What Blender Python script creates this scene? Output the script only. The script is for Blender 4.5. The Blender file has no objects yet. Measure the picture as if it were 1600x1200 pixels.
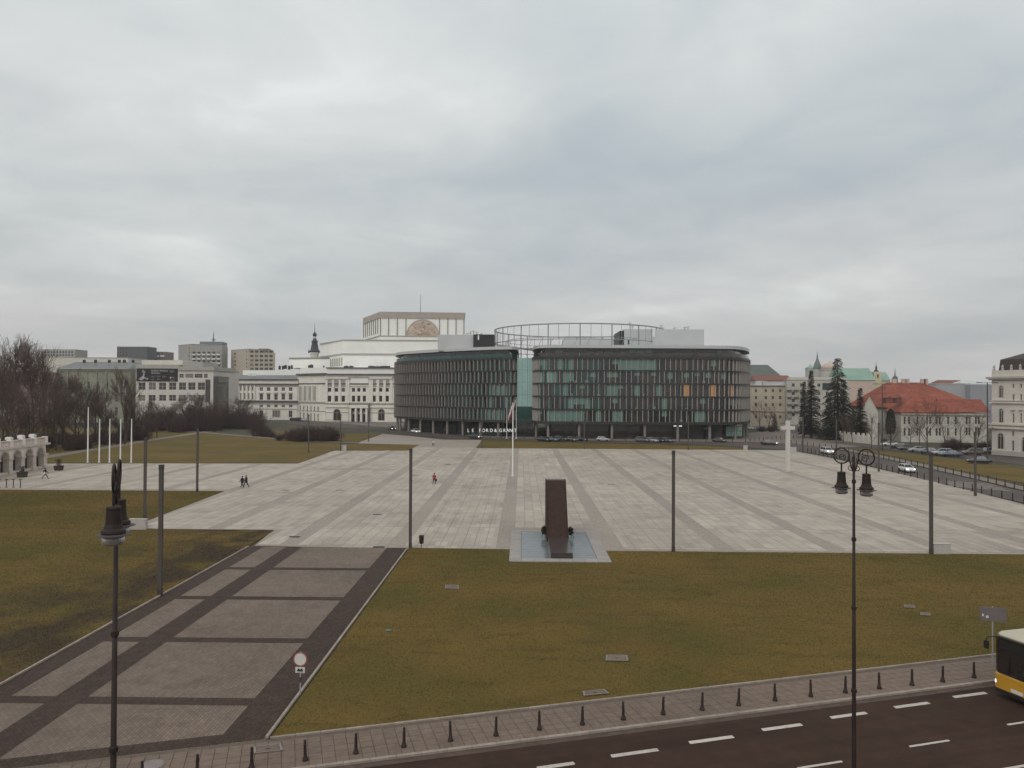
import bpy, bmesh, math, random
import numpy as np
from mathutils import Vector, Matrix
R = math.radians
S = bpy.context.scene
COL = S.collection
# ------------------------------------------------------------------ camera
EYE = Vector((0.0, 0.0, 14.0))
F = 1202.0                                   # focal length in pixels of a 1600 px wide frame
YAW, PITCH, ROLL = math.atan(15 / F), math.atan(16 / F), R(0.30)
CM = Matrix.Rotation(YAW, 4, 'Z') @ Matrix.Rotation(R(90) + PITCH, 4, 'X') @ Matrix.Rotation(ROLL, 4, 'Z')
cam_d = bpy.data.cameras.new('camera'); cam = bpy.data.objects.new('camera', cam_d); COL.objects.link(cam)
cam.matrix_world = Matrix.Translation(EYE) @ CM
cam_d.sensor_width = 36; cam_d.lens = 36 * F / 1600; cam_d.clip_start = 0.2; cam_d.clip_end = 8000
S.camera = cam
# ------------------------------------------------------------------ sky
SUN_EL, SUN_AZ = R(38), R(205)
W = bpy.data.worlds.new('World'); S.world = W; W.use_nodes = True
wn, wl = W.node_tree.nodes, W.node_tree.links
wn.clear()
def N(nt, typ, **kw):
    n = nt.nodes.new(typ)
    for k, v in kw.items(): setattr(n, k, v)
    return n
def wmath(op, a, b=None, clamp=False):
    n = N(W.node_tree, 'ShaderNodeMath', operation=op, use_clamp=clamp)
    for i, q in enumerate((a, b)):
        if q is None: continue
        if isinstance(q, (int, float)): n.inputs[i].default_value = q
        else: wl.new(q, n.inputs[i])
    return n.outputs[0]
sky = N(W.node_tree, 'ShaderNodeTexSky', sky_type='NISHITA'); sky.sun_disc = False
sky.sun_elevation = SUN_EL; sky.sun_rotation = SUN_AZ; sky.air_density = 1.2; sky.dust_density = 3
bg1 = N(W.node_tree, 'ShaderNodeBackground'); bg1.inputs[1].default_value = 0.06
wl.new(sky.outputs[0], bg1.inputs[0])
tc = N(W.node_tree, 'ShaderNodeTexCoord'); sep = N(W.node_tree, 'ShaderNodeSeparateXYZ'); wl.new(tc.outputs['Generated'], sep.inputs[0])
zc = wmath('MAXIMUM', sep.outputs[2], 0.0)
den = wmath('ADD', zc, 0.16)
cx = wmath('DIVIDE', sep.outputs[0], den); cy = wmath('DIVIDE', sep.outputs[1], den)
cmb = N(W.node_tree, 'ShaderNodeCombineXYZ'); wl.new(cx, cmb.inputs[0]); wl.new(cy, cmb.inputs[1]); cmb.inputs[2].default_value = 3.1
def wnoise(scale, detail, rough, dist=0.0, off=(0, 0, 0)):
    mp = N(W.node_tree, 'ShaderNodeMapping'); mp.inputs['Location'].default_value = off
    wl.new(cmb.outputs[0], mp.inputs[0])
    n = N(W.node_tree, 'ShaderNodeTexNoise'); n.inputs['Scale'].default_value = scale; n.inputs['Detail'].default_value = detail
    n.inputs['Roughness'].default_value = rough; n.inputs['Distortion'].default_value = dist
    wl.new(mp.outputs[0], n.inputs[0]); return n.outputs[0]
n1 = wnoise(0.62, 5, 0.48, 0.25, (2.3, 0.4, 0)); n2 = wnoise(2.3, 5, 0.55, 0.5, (0, 4.2, 1)); n3 = wnoise(0.9, 3, 0.5, 0.0, (7, 1, 5))
cl = wmath('ADD', wmath('MULTIPLY', n1, 0.72), wmath('MULTIPLY', n2, 0.28))
rmp = N(W.node_tree, 'ShaderNodeValToRGB'); wl.new(cl, rmp.inputs[0])
e = rmp.color_ramp.elements
e[0].position = 0.33; e[0].color = (0.44, 0.515, 0.55, 1)
e[1].position = 0.68; e[1].color = (0.86, 0.945, 0.93, 1)
q = e.new(0.46); q.color = (0.565, 0.625, 0.633, 1)
q = e.new(0.56); q.color = (0.67, 0.722, 0.715, 1)
# warm / cool drift of the cloud deck
mx = N(W.node_tree, 'ShaderNodeMixRGB', blend_type='MULTIPLY'); wl.new(n3, mx.inputs[0]); wl.new(rmp.outputs[0], mx.inputs[1]); mx.inputs[2].default_value = (1.05, 0.965, 0.97, 1)
# pale pinkish murk low down
hz = wmath('POWER', wmath('SUBTRACT', 1.0, wmath('MULTIPLY', zc, 3.4), True), 2.2)
mh = N(W.node_tree, 'ShaderNodeMixRGB'); wl.new(wmath('MULTIPLY', hz, 0.72), mh.inputs[0]); wl.new(mx.outputs[0], mh.inputs[1]); mh.inputs[2].default_value = (0.545, 0.525, 0.52, 1)
# the deck is thinner, so brighter, overhead (as overcast skies are)
ov = wmath('ADD', 0.93, wmath('MULTIPLY', zc, 0.48))
mo = N(W.node_tree, 'ShaderNodeMixRGB', blend_type='MULTIPLY'); mo.inputs[0].default_value = 1; wl.new(mh.outputs[0], mo.inputs[1]); wl.new(ov, mo.inputs[2])
bg2 = N(W.node_tree, 'ShaderNodeBackground'); wl.new(mo.outputs[0], bg2.inputs[0]); bg2.inputs[1].default_value = 1.0
ms = N(W.node_tree, 'ShaderNodeMixShader'); ms.inputs[0].default_value = 0.93
wl.new(bg1.outputs[0], ms.inputs[1]); wl.new(bg2.outputs[0], ms.inputs[2])
wo = N(W.node_tree, 'ShaderNodeOutputWorld'); wl.new(ms.outputs[0], wo.inputs[0])
# ------------------------------------------------------------------ sun behind the cloud
sun_d = bpy.data.lights.new('sun', 'SUN'); sun_d.energy = 0.95; sun_d.angle = R(40); sun_d.color = (1, 0.96, 0.91)
sun = bpy.data.objects.new('sun', sun_d); COL.objects.link(sun)
sd = Vector((math.sin(SUN_AZ) * math.cos(SUN_EL), math.cos(SUN_AZ) * math.cos(SUN_EL), math.sin(SUN_EL)))
sun.rotation_euler = sd.to_track_quat('Z', 'Y').to_euler()
S.view_settings.view_transform = 'Standard'; S.view_settings.look = 'None'; S.view_settings.exposure = 0.0; S.view_settings.gamma = 1
S.view_settings.use_curve_mapping = False
S.render.engine = 'CYCLES'; S.cycles.use_denoising = True
S.cycles.max_bounces = 6; S.cycles.diffuse_bounces = 3; S.cycles.glossy_bounces = 3; S.cycles.transmission_bounces = 4
S.cycles.sample_clamp_indirect = 4; S.cycles.caustics_reflective = False; S.cycles.caustics_refractive = False

# ------------------------------------------------------------------ survey helpers: where a sight line meets the place
def ray(px, py):
    d = Vector(((px - 800) / F, -(py - 600) / F, -1.0))
    return (CM.to_3x3() @ d)
def G(px, py, z=0.0):
    d = ray(px, py); t = (z - EYE.z) / d.z
    return EYE + d * t
def at(px, py, D):
    d = ray(px, py); return EYE + d * (D / d.y)
def g2(px, py): p = G(px, py); return (p.x, p.y)
# ------------------------------------------------------------------ mesh builder
class MB:
    def __init__(s): s.v = []; s.f = []; s.m = []; s.mi = 0
    def add(s, vs, fs):
        o = len(s.v); s.v += [tuple(q) for q in vs]
        for f in fs: s.f.append(tuple(o + i for i in f)); s.m.append(s.mi)
        return s
    def box(s, x0, x1, y0, y1, z0, z1, M=None):
        vs = [Vector((x, y, z)) for z in (z0, z1) for x, y in ((x0, y0), (x1, y0), (x1, y1), (x0, y1))]
        if M is not None: vs = [M @ q for q in vs]
        return s.add(vs, [(3, 2, 1, 0), (4, 5, 6, 7), (0, 1, 5, 4), (1, 2, 6, 5), (2, 3, 7, 6), (3, 0, 4, 7)])
    def prism(s, poly, z0, z1, bottom=True):
        n = len(poly)
        a = sum(poly[i][0] * poly[(i + 1) % n][1] - poly[(i + 1) % n][0] * poly[i][1] for i in range(n))
        if a < 0: poly = poly[::-1]
        vs = [(p[0], p[1], z0) for p in poly] + [(p[0], p[1], z1) for p in poly]
        fs = [tuple(range(n, 2 * n))] + [(i, (i + 1) % n, n + (i + 1) % n, n + i) for i in range(n)]
        if bottom: fs.append(tuple(range(n - 1, -1, -1)))
        return s.add(vs, fs)
    def loft(s, rings, cap=True, closed=True):
        n = len(rings[0]); vs = [p for r in rings for p in r]; fs = []
        for k in range(len(rings) - 1):
            for i in range(n if closed else n - 1):
                j = (i + 1) % n; fs.append((k * n + i, k * n + j, (k + 1) * n + j, (k + 1) * n + i))
        if cap: fs.append(tuple(range(n - 1, -1, -1))); fs.append(tuple(range((len(rings) - 1) * n, len(rings) * n)))
        return s.add(vs, fs)
    def lathe(s, prof, n=12, c=(0, 0, 0), a0=0):
        rings = [[(c[0] + r * math.cos(a0 + 2 * math.pi * i / n), c[1] + r * math.sin(a0 + 2 * math.pi * i / n), c[2] + z) for i in range(n)] for r, z in prof]
        return s.loft(rings)
    def tube(s, pts, rad, n=5, cap=True):
        pts = [Vector(p) for p in pts]; k = len(pts)
        if isinstance(rad, (int, float)): rad = [rad] * k
        rings = []; ref = None
        for i in range(k):
            t = (pts[min(i + 1, k - 1)] - pts[max(i - 1, 0)])
            if t.length < 1e-9: t = Vector((0, 0, 1))
            t.normalize()
            if ref is None:
                ref = Vector((0, 0, 1)) if abs(t.z) < 0.9 else Vector((1, 0, 0))
            a = t.cross(ref)
            if a.length < 1e-6: a = t.orthogonal()
            a.normalize(); b = t.cross(a)
            ref = a.cross(t) if abs(a.cross(t).dot(t)) < .5 else ref
            rings.append([pts[i] + (a * math.cos(2 * math.pi * j / n) + b * math.sin(2 * math.pi * j / n)) * rad[i] for j in range(n)])
        return s.loft(rings, cap)
    def build(s, name, mat, parent=None, smooth=False, flip=False, loc=None):
        me = bpy.data.meshes.new(name)
        me.from_pydata(s.v, [], s.f)
        mats = mat if isinstance(mat, (list, tuple)) else [mat]
        for m_ in mats: me.materials.append(m_)
        if len(mats) > 1: me.polygons.foreach_set('material_index', s.m)
        me.update()
        if smooth: me.polygons.foreach_set('use_smooth', [True] * len(me.polygons))
        return obj(name, me, parent, loc)
def fix_normals(me):
    bm = bmesh.new(); bm.from_mesh(me); bmesh.ops.recalc_face_normals(bm, faces=bm.faces); bm.to_mesh(me); bm.free()
def obj(name, me, parent=None, loc=None, M=None):
    o = bpy.data.objects.new(name, me); COL.objects.link(o)
    if parent is not None: o.parent = parent
    if loc is not None: o.location = loc
    if M is not None: o.matrix_local = M
    return o
def empty(name, loc=(0, 0, 0), rz=0.0):
    o = bpy.data.objects.new(name, None); COL.objects.link(o); o.location = loc; o.rotation_euler = (0, 0, rz); o.empty_display_size = .3
    return o
def tag(o, label, cat, group=None, kind=None):
    o['label'] = label; o['category'] = cat
    if group: o['group'] = group
    if kind: o['kind'] = kind
    return o
def struct(o): o['kind'] = 'structure'; return o
def copy_tree(o, parent=None, mats=None):
    c = o.copy(); COL.objects.link(c)
    if parent is not None: c.parent = parent
    for ch in o.children: copy_tree(ch, c)
    return c
# ------------------------------------------------------------------ materials
def mat(name, col, rough=.8, var=.12, scale=1.5, col2=None, big=0.0, bigscale=.08, bump=0.0, bscale=20., spec=.3, metal=0.0, emit=None, estr=0., rnd=0.0, stretch=None, coat=0.0):
    m = bpy.data.materials.new(name); m.use_nodes = True; nt = m.node_tree; b = nt.nodes['Principled BSDF']
    b.inputs['Roughness'].default_value = rough; b.inputs['Metallic'].default_value = metal; b.inputs['Specular IOR Level'].default_value = spec
    if coat: b.inputs['Coat Weight'].default_value = coat
    geo = N(nt, 'ShaderNodeNewGeometry'); src = geo.outputs['Position']
    if stretch:
        mp = N(nt, 'ShaderNodeMapping'); mp.inputs['Scale'].default_value = stretch; nt.links.new(src, mp.inputs[0]); src = mp.outputs[0]
    c = tuple(col) + (1,)
    lo = tuple(max(0, x * (1 - var)) for x in col) + (1,)
    hi = (tuple(col2) + (1,)) if col2 else tuple(min(1, x * (1 + var)) for x in col) + (1,)
    no = N(nt, 'ShaderNodeTexNoise'); no.inputs['Scale'].default_value = scale; no.inputs['Detail'].default_value = 6; no.inputs['Roughness'].default_value = .62
    nt.links.new(src, no.inputs[0])
    rp = N(nt, 'ShaderNodeValToRGB'); rp.color_ramp.elements[0].position = .3; rp.color_ramp.elements[1].position = .7
    rp.color_ramp.elements[0].color = lo; rp.color_ramp.elements[1].color = hi
    nt.links.new(no.outputs[0], rp.inputs[0]); out = rp.outputs[0]
    def mult(out, val):
        x = N(nt, 'ShaderNodeMixRGB', blend_type='MULTIPLY'); x.inputs[0].default_value = 1
        nt.links.new(out, x.inputs[1]); nt.links.new(val, x.inputs[2]); return x.outputs[0]
    if big:
        nb = N(nt, 'ShaderNodeTexNoise'); nb.inputs['Scale'].default_value = bigscale; nb.inputs['Detail'].default_value = 4; nt.links.new(geo.outputs['Position'], nb.inputs[0])
        mr = N(nt, 'ShaderNodeMapRange'); mr.inputs[1].default_value = .3; mr.inputs[2].default_value = .7; mr.inputs[3].default_value = 1 - big; mr.inputs[4].default_value = 1 + big
        nt.links.new(nb.outputs[0], mr.inputs[0]); out = mult(out, mr.outputs[0])
    if rnd:
        oi = N(nt, 'ShaderNodeObjectInfo'); mr = N(nt, 'ShaderNodeMapRange'); mr.inputs[3].default_value = 1 - rnd; mr.inputs[4].default_value = 1 + rnd
        nt.links.new(oi.outputs['Random'], mr.inputs[0]); out = mult(out, mr.outputs[0])
    nt.links.new(out, b.inputs['Base Color'])
    if bump:
        nb = N(nt, 'ShaderNodeTexNoise'); nb.inputs['Scale'].default_value = bscale; nb.inputs['Detail'].default_value = 3; nt.links.new(src, nb.inputs[0])
        bp = N(nt, 'ShaderNodeBump'); bp.inputs['Strength'].default_value = bump; bp.inputs['Distance'].default_value = .05
        nt.links.new(nb.outputs[0], bp.inputs['Height']); nt.links.new(bp.outputs[0], b.inputs['Normal'])
    if emit:
        b.inputs['Emission Color'].default_value = tuple(emit) + (1,); b.inputs['Emission Strength'].default_value = estr
    m['out'] = 1
    return m
def base_socket(m): return m.node_tree.nodes['Principled BSDF'].inputs['Base Color']
def brick_mul(m, bw, bh, mortar, dark, rot=0.0, vary=.12, bump=.4):
    """multiply the material's colour by a sett / paver pattern laid in world metres, with recessed joints"""
    nt = m.node_tree; b = nt.nodes['Principled BSDF']; lk = base_socket(m).links[0]; src = lk.from_socket
    geo = N(nt, 'ShaderNodeNewGeometry'); mp = N(nt, 'ShaderNodeMapping'); mp.inputs['Rotation'].default_value = (0, 0, rot); nt.links.new(geo.outputs['Position'], mp.inputs[0])
    br = N(nt, 'ShaderNodeTexBrick'); br.inputs['Scale'].default_value = 1; br.inputs['Brick Width'].default_value = bw; br.inputs['Row Height'].default_value = bh
    br.inputs['Mortar Size'].default_value = mortar; br.inputs['Mortar Smooth'].default_value = .2
    br.inputs['Color1'].default_value = (1 - vary,) * 3 + (1,); br.inputs['Color2'].default_value = (1 + vary,) * 3 + (1,); br.inputs['Mortar'].default_value = (dark,) * 3 + (1,)
    nt.links.new(mp.outputs[0], br.inputs[0])
    x = N(nt, 'ShaderNodeMixRGB', blend_type='MULTIPLY'); x.inputs[0].default_value = 1
    nt.links.new(src, x.inputs[1]); nt.links.new(br.outputs[0], x.inputs[2]); nt.links.new(x.outputs[0], b.inputs['Base Color'])
    bp = N(nt, 'ShaderNodeBump'); bp.inputs['Strength'].default_value = bump; bp.inputs['Distance'].default_value = -.01
    nt.links.new(br.outputs['Fac'], bp.inputs['Height']); nt.links.new(bp.outputs[0], b.inputs['Normal'])
    return m
def slab_vary(m, sx, sy, ox, oy, lo, hi, amt=.5):
    """each slab its own tone: white noise on the slab's cell"""
    nt = m.node_tree; b = nt.nodes['Principled BSDF']; src = base_socket(m).links[0].from_socket
    geo = N(nt, 'ShaderNodeNewGeometry'); mp = N(nt, 'ShaderNodeMapping'); mp.inputs['Location'].default_value = (-ox / sx, -oy / sy, 0); mp.inputs['Scale'].default_value = (1 / sx, 1 / sy, 0)
    nt.links.new(geo.outputs['Position'], mp.inputs[0])
    fl = N(nt, 'ShaderNodeVectorMath', operation='FLOOR'); nt.links.new(mp.outputs[0], fl.inputs[0])
    wn_ = N(nt, 'ShaderNodeTexWhiteNoise', noise_dimensions='3D'); nt.links.new(fl.outputs[0], wn_.inputs[0])
    mr = N(nt, 'ShaderNodeMapRange'); mr.inputs[3].default_value = lo; mr.inputs[4].default_value = hi; nt.links.new(wn_.outputs[0], mr.inputs[0])
    x = N(nt, 'ShaderNodeMixRGB', blend_type='MULTIPLY'); x.inputs[0].default_value = 1
    nt.links.new(src, x.inputs[1]); nt.links.new(mr.outputs[0], x.inputs[2]); nt.links.new(x.outputs[0], b.inputs['Base Color'])
    return m
def glassy(name, col, rough=.08, spec=.6, var=.1):
    return mat(name, col, rough=rough, spec=spec, var=var, scale=.3)
def stain(m, scale, lo, thr=(.52, .72), stretch=(1, 1, 1), rot=0.0, hi=1.0):
    nt = m.node_tree; b = nt.nodes['Principled BSDF']; src = base_socket(m).links[0].from_socket
    geo = N(nt, 'ShaderNodeNewGeometry'); mp = N(nt, 'ShaderNodeMapping'); mp.inputs['Rotation'].default_value = (0, 0, rot); mp.inputs['Scale'].default_value = stretch; mp.vector_type = 'POINT'
    r0 = N(nt, 'ShaderNodeMapping'); r0.inputs['Rotation'].default_value = (0, 0, -rot); nt.links.new(geo.outputs['Position'], r0.inputs[0]); mp.inputs['Rotation'].default_value = (0, 0, 0); nt.links.new(r0.outputs[0], mp.inputs[0])
    no = N(nt, 'ShaderNodeTexNoise'); no.inputs['Scale'].default_value = scale; no.inputs['Detail'].default_value = 7; no.inputs['Roughness'].default_value = .65; nt.links.new(mp.outputs[0], no.inputs[0])
    mr = N(nt, 'ShaderNodeMapRange'); mr.inputs[1].default_value = thr[0]; mr.inputs[2].default_value = thr[1]; mr.inputs[3].default_value = hi; mr.inputs[4].default_value = lo; nt.links.new(no.outputs[0], mr.inputs[0])
    x = N(nt, 'ShaderNodeMixRGB', blend_type='MULTIPLY'); x.inputs[0].default_value = 1; nt.links.new(src, x.inputs[1]); nt.links.new(mr.outputs[0], x.inputs[2]); nt.links.new(x.outputs[0], b.inputs['Base Color'])
K = {}
K['slab'] = mat('granite_slab', (.392, .332, .272), .62, .10, 1.1, big=.12, bigscale=.05, bump=.15, bscale=14, spec=.35)
stain(K['slab'], .16, .80); stain(K['slab'], .55, .88)
K['sett'] = mat('granite_setts', (.345, .29, .243), .75, .15, 2.5, big=.10, bigscale=.07)
brick_mul(K['sett'], .22, .11, .012, .55, R(90))
K['prom'] = mat('promenade_setts', (.172, .124, .092), .72, .16, .9, big=.16, bigscale=.12, spec=.35)
brick_mul(K['prom'], .30, .15, .016, .50, R(90), .16)
stain(K['prom'], .5, .78); stain(K['prom'], 2.2, .72, (.60, .72))
K['band'] = mat('dark_setts', (.068, .044, .034), .8, .2, 1.4, big=.12, bigscale=.1, spec=.15)
brick_mul(K['band'], .22, .11, .014, .5, R(90), .2)
K['walk'] = mat('sidewalk_paver', (.168, .120, .092), .78, .16, 3., big=.15, bigscale=.2, bump=.2, bscale=30, rnd=.07)
K['joint'] = mat('joint_sand', (.125, .094, .074), .9, .2, 4)
K['kerb'] = mat('kerb_granite', (.30, .245, .205), .75, .2, 3., bump=.3, bscale=25, rnd=.12)
K['asphalt'] = mat('asphalt', (.050, .0275, .0190), .85, .14, 1.2, big=.16, bigscale=.15, bump=.35, bscale=60, spec=.12)
K['asphalt2'] = mat('worn_asphalt', (.085, .066, .056), .8, .16, .5, big=.15, bigscale=.06, bump=.2, bscale=30)
K['gutter'] = mat('gutter_concrete', (.088, .058, .045), .8, .25, 2.5)
K['paint'] = mat('road_paint', (.50, .44, .39), .6, .16, 6, rnd=.08); stain(K['paint'], 3.5, .45, (.56, .74))
K['soil'] = mat('park_ground', (.070, .058, .036), .95, .35, .4, (.085, .078, .040), big=.3, bigscale=.03, bump=.4, bscale=5)
K['path'] = mat('gravel_path', (.20, .165, .14), .95, .12, 2)
def grass_mat(name, c_dark, c_green, c_dry, c_bare, c_mud=(.048, .032, .019)):
    m = bpy.data.materials.new(name); m.use_nodes = True; nt = m.node_tree; b = nt.nodes['Principled BSDF']
    b.inputs['Roughness'].default_value = .9; b.inputs['Specular IOR Level'].default_value = .15
    geo = N(nt, 'ShaderNodeNewGeometry')
    def no(scale, det, st=None, off=0):
        mp = N(nt, 'ShaderNodeMapping'); mp.inputs['Scale'].default_value = st or (1, 1, 1); mp.inputs['Location'].default_value = (off, off * .7, 0); nt.links.new(geo.outputs['Position'], mp.inputs[0])
        q = N(nt, 'ShaderNodeTexNoise'); q.inputs['Scale'].default_value = scale; q.inputs['Detail'].default_value = det; q.inputs['Roughness'].default_value = .6; nt.links.new(mp.outputs[0], q.inputs[0]); return q.outputs[0]
    def ramp(f, a, b2, p0, p1):
        r_ = N(nt, 'ShaderNodeMapRange'); r_.inputs[1].default_value = p0; r_.inputs[2].default_value = p1; nt.links.new(f, r_.inputs[0]); return r_.outputs[0]
    def mix(f, a, bb, mode='MIX'):
        x = N(nt, 'ShaderNodeMixRGB', blend_type=mode)
        if isinstance(f, float): x.inputs[0].default_value = f
        else: nt.links.new(f, x.inputs[0])
        for i, q in ((1, a), (2, bb)):
            if isinstance(q, tuple): x.inputs[i].default_value = q + (1,)
            else: nt.links.new(q, x.inputs[i])
        return x.outputs[0]
    c = mix(ramp(no(.085, 5), 0, 0, .38, .62), c_green, c_dry)
    c = mix(ramp(no(.19, 6, (.6, 1.6, 1), 9), 0, 0, .55, .80), c, c_bare)
    c = mix(ramp(no(.55, 6, (.5, 1.3, 1), 4), 0, 0, .52, .86), c, c_dark)
    f = ramp(no(7, 5, None, 3), 0, 0, .25, .75)
    lo = mix(1.0, c, (.80, .80, .80), 'MULTIPLY'); hi = mix(1.0, c, (1.16, 1.16, 1.14), 'MULTIPLY')
    c = mix(f, lo, hi)
    # worn, muddy turf beside the promenade's left kerb (X -24.7, nearer than the square)
    sx = N(nt, 'ShaderNodeSeparateXYZ'); nt.links.new(geo.outputs['Position'], sx.inputs[0])
    def mr(v, a0, a1, b0, b1):
        q = N(nt, 'ShaderNodeMapRange'); q.interpolation_type = 'SMOOTHSTEP'
        for i_, val in enumerate((a0, a1, b0, b1)): q.inputs[i_ + 1].default_value = val
        nt.links.new(v, q.inputs[0]); return q.outputs[0]
    def mul(u, v):
        q = N(nt, 'ShaderNodeMath', operation='MULTIPLY'); nt.links.new(u, q.inputs[0]); nt.links.new(v, q.inputs[1]); return q.outputs[0]
    side = mul(mr(sx.outputs[0], -40, -27, 0, 1), mr(sx.outputs[0], -24.6, -24.4, 1, 0))
    mud = mul(mul(side, mr(sx.outputs[1], 78, 84, 1, 0)), mr(no(.22, 6, (1, .7, 1), 21), .36, .60, 0, .92))
    c = mix(mud, c, c_mud)
    nt.links.new(c, b.inputs['Base Color'])
    bp = N(nt, 'ShaderNodeBump'); bp.inputs['Strength'].default_value = .3; bp.inputs['Distance'].default_value = .05
    nt.links.new(no(16, 4), bp.inputs['Height']); nt.links.new(bp.outputs[0], b.inputs['Normal'])
    return m
K['grass'] = grass_mat('mown_grass', (.072, .050, .014), (.100, .077, .018), (.150, .096, .026), (.146, .083, .027))
K['blade'] = grass_mat('grass_blades', (.074, .051, .014), (.106, .085, .020), (.158, .104, .028), (.150, .088, .028))
K['cream'] = mat('cream_stucco', (.64, .60, .52), .85, .07, .6, big=.06, bigscale=.1)
K['white'] = mat('white_stucco', (.66, .655, .63), .85, .05, .5, big=.05, bigscale=.08)
K['trim'] = mat('stone_trim', (.40, .38, .34), .85, .12, .8)
K['dtrim'] = mat('dark_cornice_metal', (.11, .10, .095), .6, .15, 1)
K['win'] = glassy('window_glass', (.022, .024, .026))
K['winb'] = glassy('window_glass_brown', (.045, .036, .030))
K['frame'] = mat('window_frame', (.42, .40, .36), .6, .1, 3)
K['roofgrey'] = mat('sheet_metal_roof', (.15, .155, .15), .5, .15, .3, spec=.4, big=.1)
K['bark'] = mat('bark', (.075, .055, .046), .95, .3, 3)
K['twig'] = mat('twigs', (.100, .064, .051), .95, .25, .5)
K['bushtwig'] = mat('shrub_twigs', (.078, .050, .044), .95, .25, .8)
K['spruce'] = mat('spruce_needles', (.042, .043, .029), .9, .35, 1.2)
K['thuja'] = mat('thuja_foliage', (.032, .034, .020), .9, .35, 2)
K['pole'] = mat('dark_pole_steel', (.062, .051, .045), .6, .15, 2, spec=.25)
K['iron'] = mat('cast_iron_paint', (.034, .023, .020), .6, .25, 3, spec=.22)
K['wpole'] = mat('white_pole_paint', (.78, .77, .74), .4, .05, 2)
K['black'] = mat('black_paint', (.022, .020, .020), .5, .2, 3)
K['grey'] = mat('grey_metal', (.33, .33, .33), .5, .08, .5)
# ================================================================== THE GROUND
def inside(p, poly):
    x, y = p; c = False; n = len(poly)
    for i in range(n):
        x1, y1 = poly[i]; x2, y2 = poly[(i + 1) % n]
        if (y1 > y) != (y2 > y) and x < (x2 - x1) * (y - y1) / (y2 - y1) + x1: c = not c
    return c
def sheet(name, poly, z, m, parent=None, thick=0.0):
    """a flat polygon (triangulated), optionally with a skirt"""
    bm = bmesh.new(); vs = [bm.verts.new((p[0], p[1], z)) for p in poly]
    f = bm.faces.new(vs)
    if f.normal.z == 0: f.normal_update()
    f.normal_update()
    if f.normal.z < 0: f.normal_flip()
    if thick:
        n = len(vs); lo = [bm.verts.new((v.co.x, v.co.y, z - thick)) for v in vs]
        for i in range(n): bm.faces.new((vs[i], lo[i], lo[(i + 1) % n], vs[(i + 1) % n]))
    bmesh.ops.triangulate(bm, faces=[q for q in bm.faces if len(q.verts) > 4])
    me = bpy.data.meshes.new(name); bm.to_mesh(me); bm.free(); me.materials.append(m)
    return obj(name, me, parent)
def px(*pts): return [g2(*p) for p in pts]
g_ = MB()
g_.add([(-3500, -300, -.06), (3500, -300, -.06), (3500, 6000, -.06), (-3500, 6000, -.06)], [(0, 1, 2, 3)])
struct(g_.build('ground', K['soil']))
# --- the square
SQ = px((428, 827.5), (398, 852), (640, 857.5), (1600, 866), (1900, 869), (1750, 834), (1600, 788), (1455, 751), (1300, 716), (1235, 703.5), (1172, 703),
        (744, 700), (753, 687.5), (693, 687), (643, 681.5), (598, 678), (556, 692.5), (655, 694.8), (637, 704), (522, 704), (466, 724), (130, 724), (-100, 725), (-200, 760), (0, 765), (350, 767), (228, 813), (228, 826))
square = struct(sheet('square_paving', SQ, 0.0, K['sett'], thick=.1))
BX, BP, LY = -1.4, 10.0, 70.9                      # 10 m bays: band centre, bay, first cross line
slab_vary(K['slab'], 1.05, 2.0, BX + .8, LY + .12, .88, 1.10); slab_vary(K['slab'], 1.05, 10.0, BX + .8, LY, .93, 1.06); slab_vary(K['slab'], 10.0, 4.0, BX + .8, LY + .12, .95, 1.05)
def slab_mesh(w, l, h=.022):
    m = MB(); b = .012
    m.add([(0, 0, 0), (w, 0, 0), (w, l, 0), (0, l, 0), (b, b, h), (w - b, b, h), (w - b, l - b, h), (b, l - b, h)], [(4, 5, 6, 7), (0, 1, 5, 4), (1, 2, 6, 5), (2, 3, 7, 6), (3, 0, 4, 7)])
    return m
PATH0 = G(600, 705).y                              # beyond this the far paths are plainer
POOL = [G(797, 879), G(955, 880), G(934, 830), G(815, 830)]
poolx0, poolx1 = POOL[0].x - .05, POOL[1].x + .05
slabs = []
for i in range(-11, 15):
    bx0 = BX + i * BP + .8
    for k in range(8):
        x0 = bx0 + k * 1.05
        for j in range(0, 13):
            for r_ in range(5):
                y0 = LY + .12 + j * 10 + r_ * 1.956 - .0
                if r_ == 4: l = 1.93
                else: l = 1.94
                w = 1.005
                cs = ((x0, y0), (x0 + w, y0), (x0 + w, y0 + l), (x0, y0 + l))
                if all(inside(c, SQ) for c in cs):
                    slabs.append((x0, y0, w, l))
# front rows between the square's near edge and the first cross line
for i in range(-11, 15):
    for k in range(8):
        x0 = BX + i * BP + .8 + k * 1.05
        y0 = LY - .9; l = .88; w = 1.005
        if all(inside(c, SQ) for c in ((x0, y0), (x0 + w, y0), (x0 + w, y0 + l), (x0, y0 + l))): slabs.append((x0, y0, w, l))
slabs = [s for s in slabs if not (s[0] + s[2] > poolx0 and s[0] < poolx1 and s[1] < POOL[2].y + .3)]
vis = [s for s in slabs if abs(s[0]) < s[1] * .66]
vis.sort(key=lambda s: -(s[2] * s[3]) / (s[1] ** 3)); near = set(vis[:300])
cache = {}
for s_ in vis[:300]:
    key = (round(s_[2], 3), round(s_[3], 3))
    if key not in cache:
        m_ = slab_mesh(s_[2], s_[3]); me = bpy.data.meshes.new('slab'); me.from_pydata(m_.v, [], m_.f); me.materials.append(K['slab']); cache[key] = me
    obj('slab', cache[key], square, (s_[0], s_[1], -.002))
rest = MB(); rn = random.Random(3)
for s_ in slabs:
    if s_ in near: continue
    q = slab_mesh(s_[2], s_[3]); dz = rn.uniform(-.003, .003); rest.add([(v[0] + s_[0], v[1] + s_[1], v[2] - .002 + dz) for v in q.v], q.f)
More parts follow.
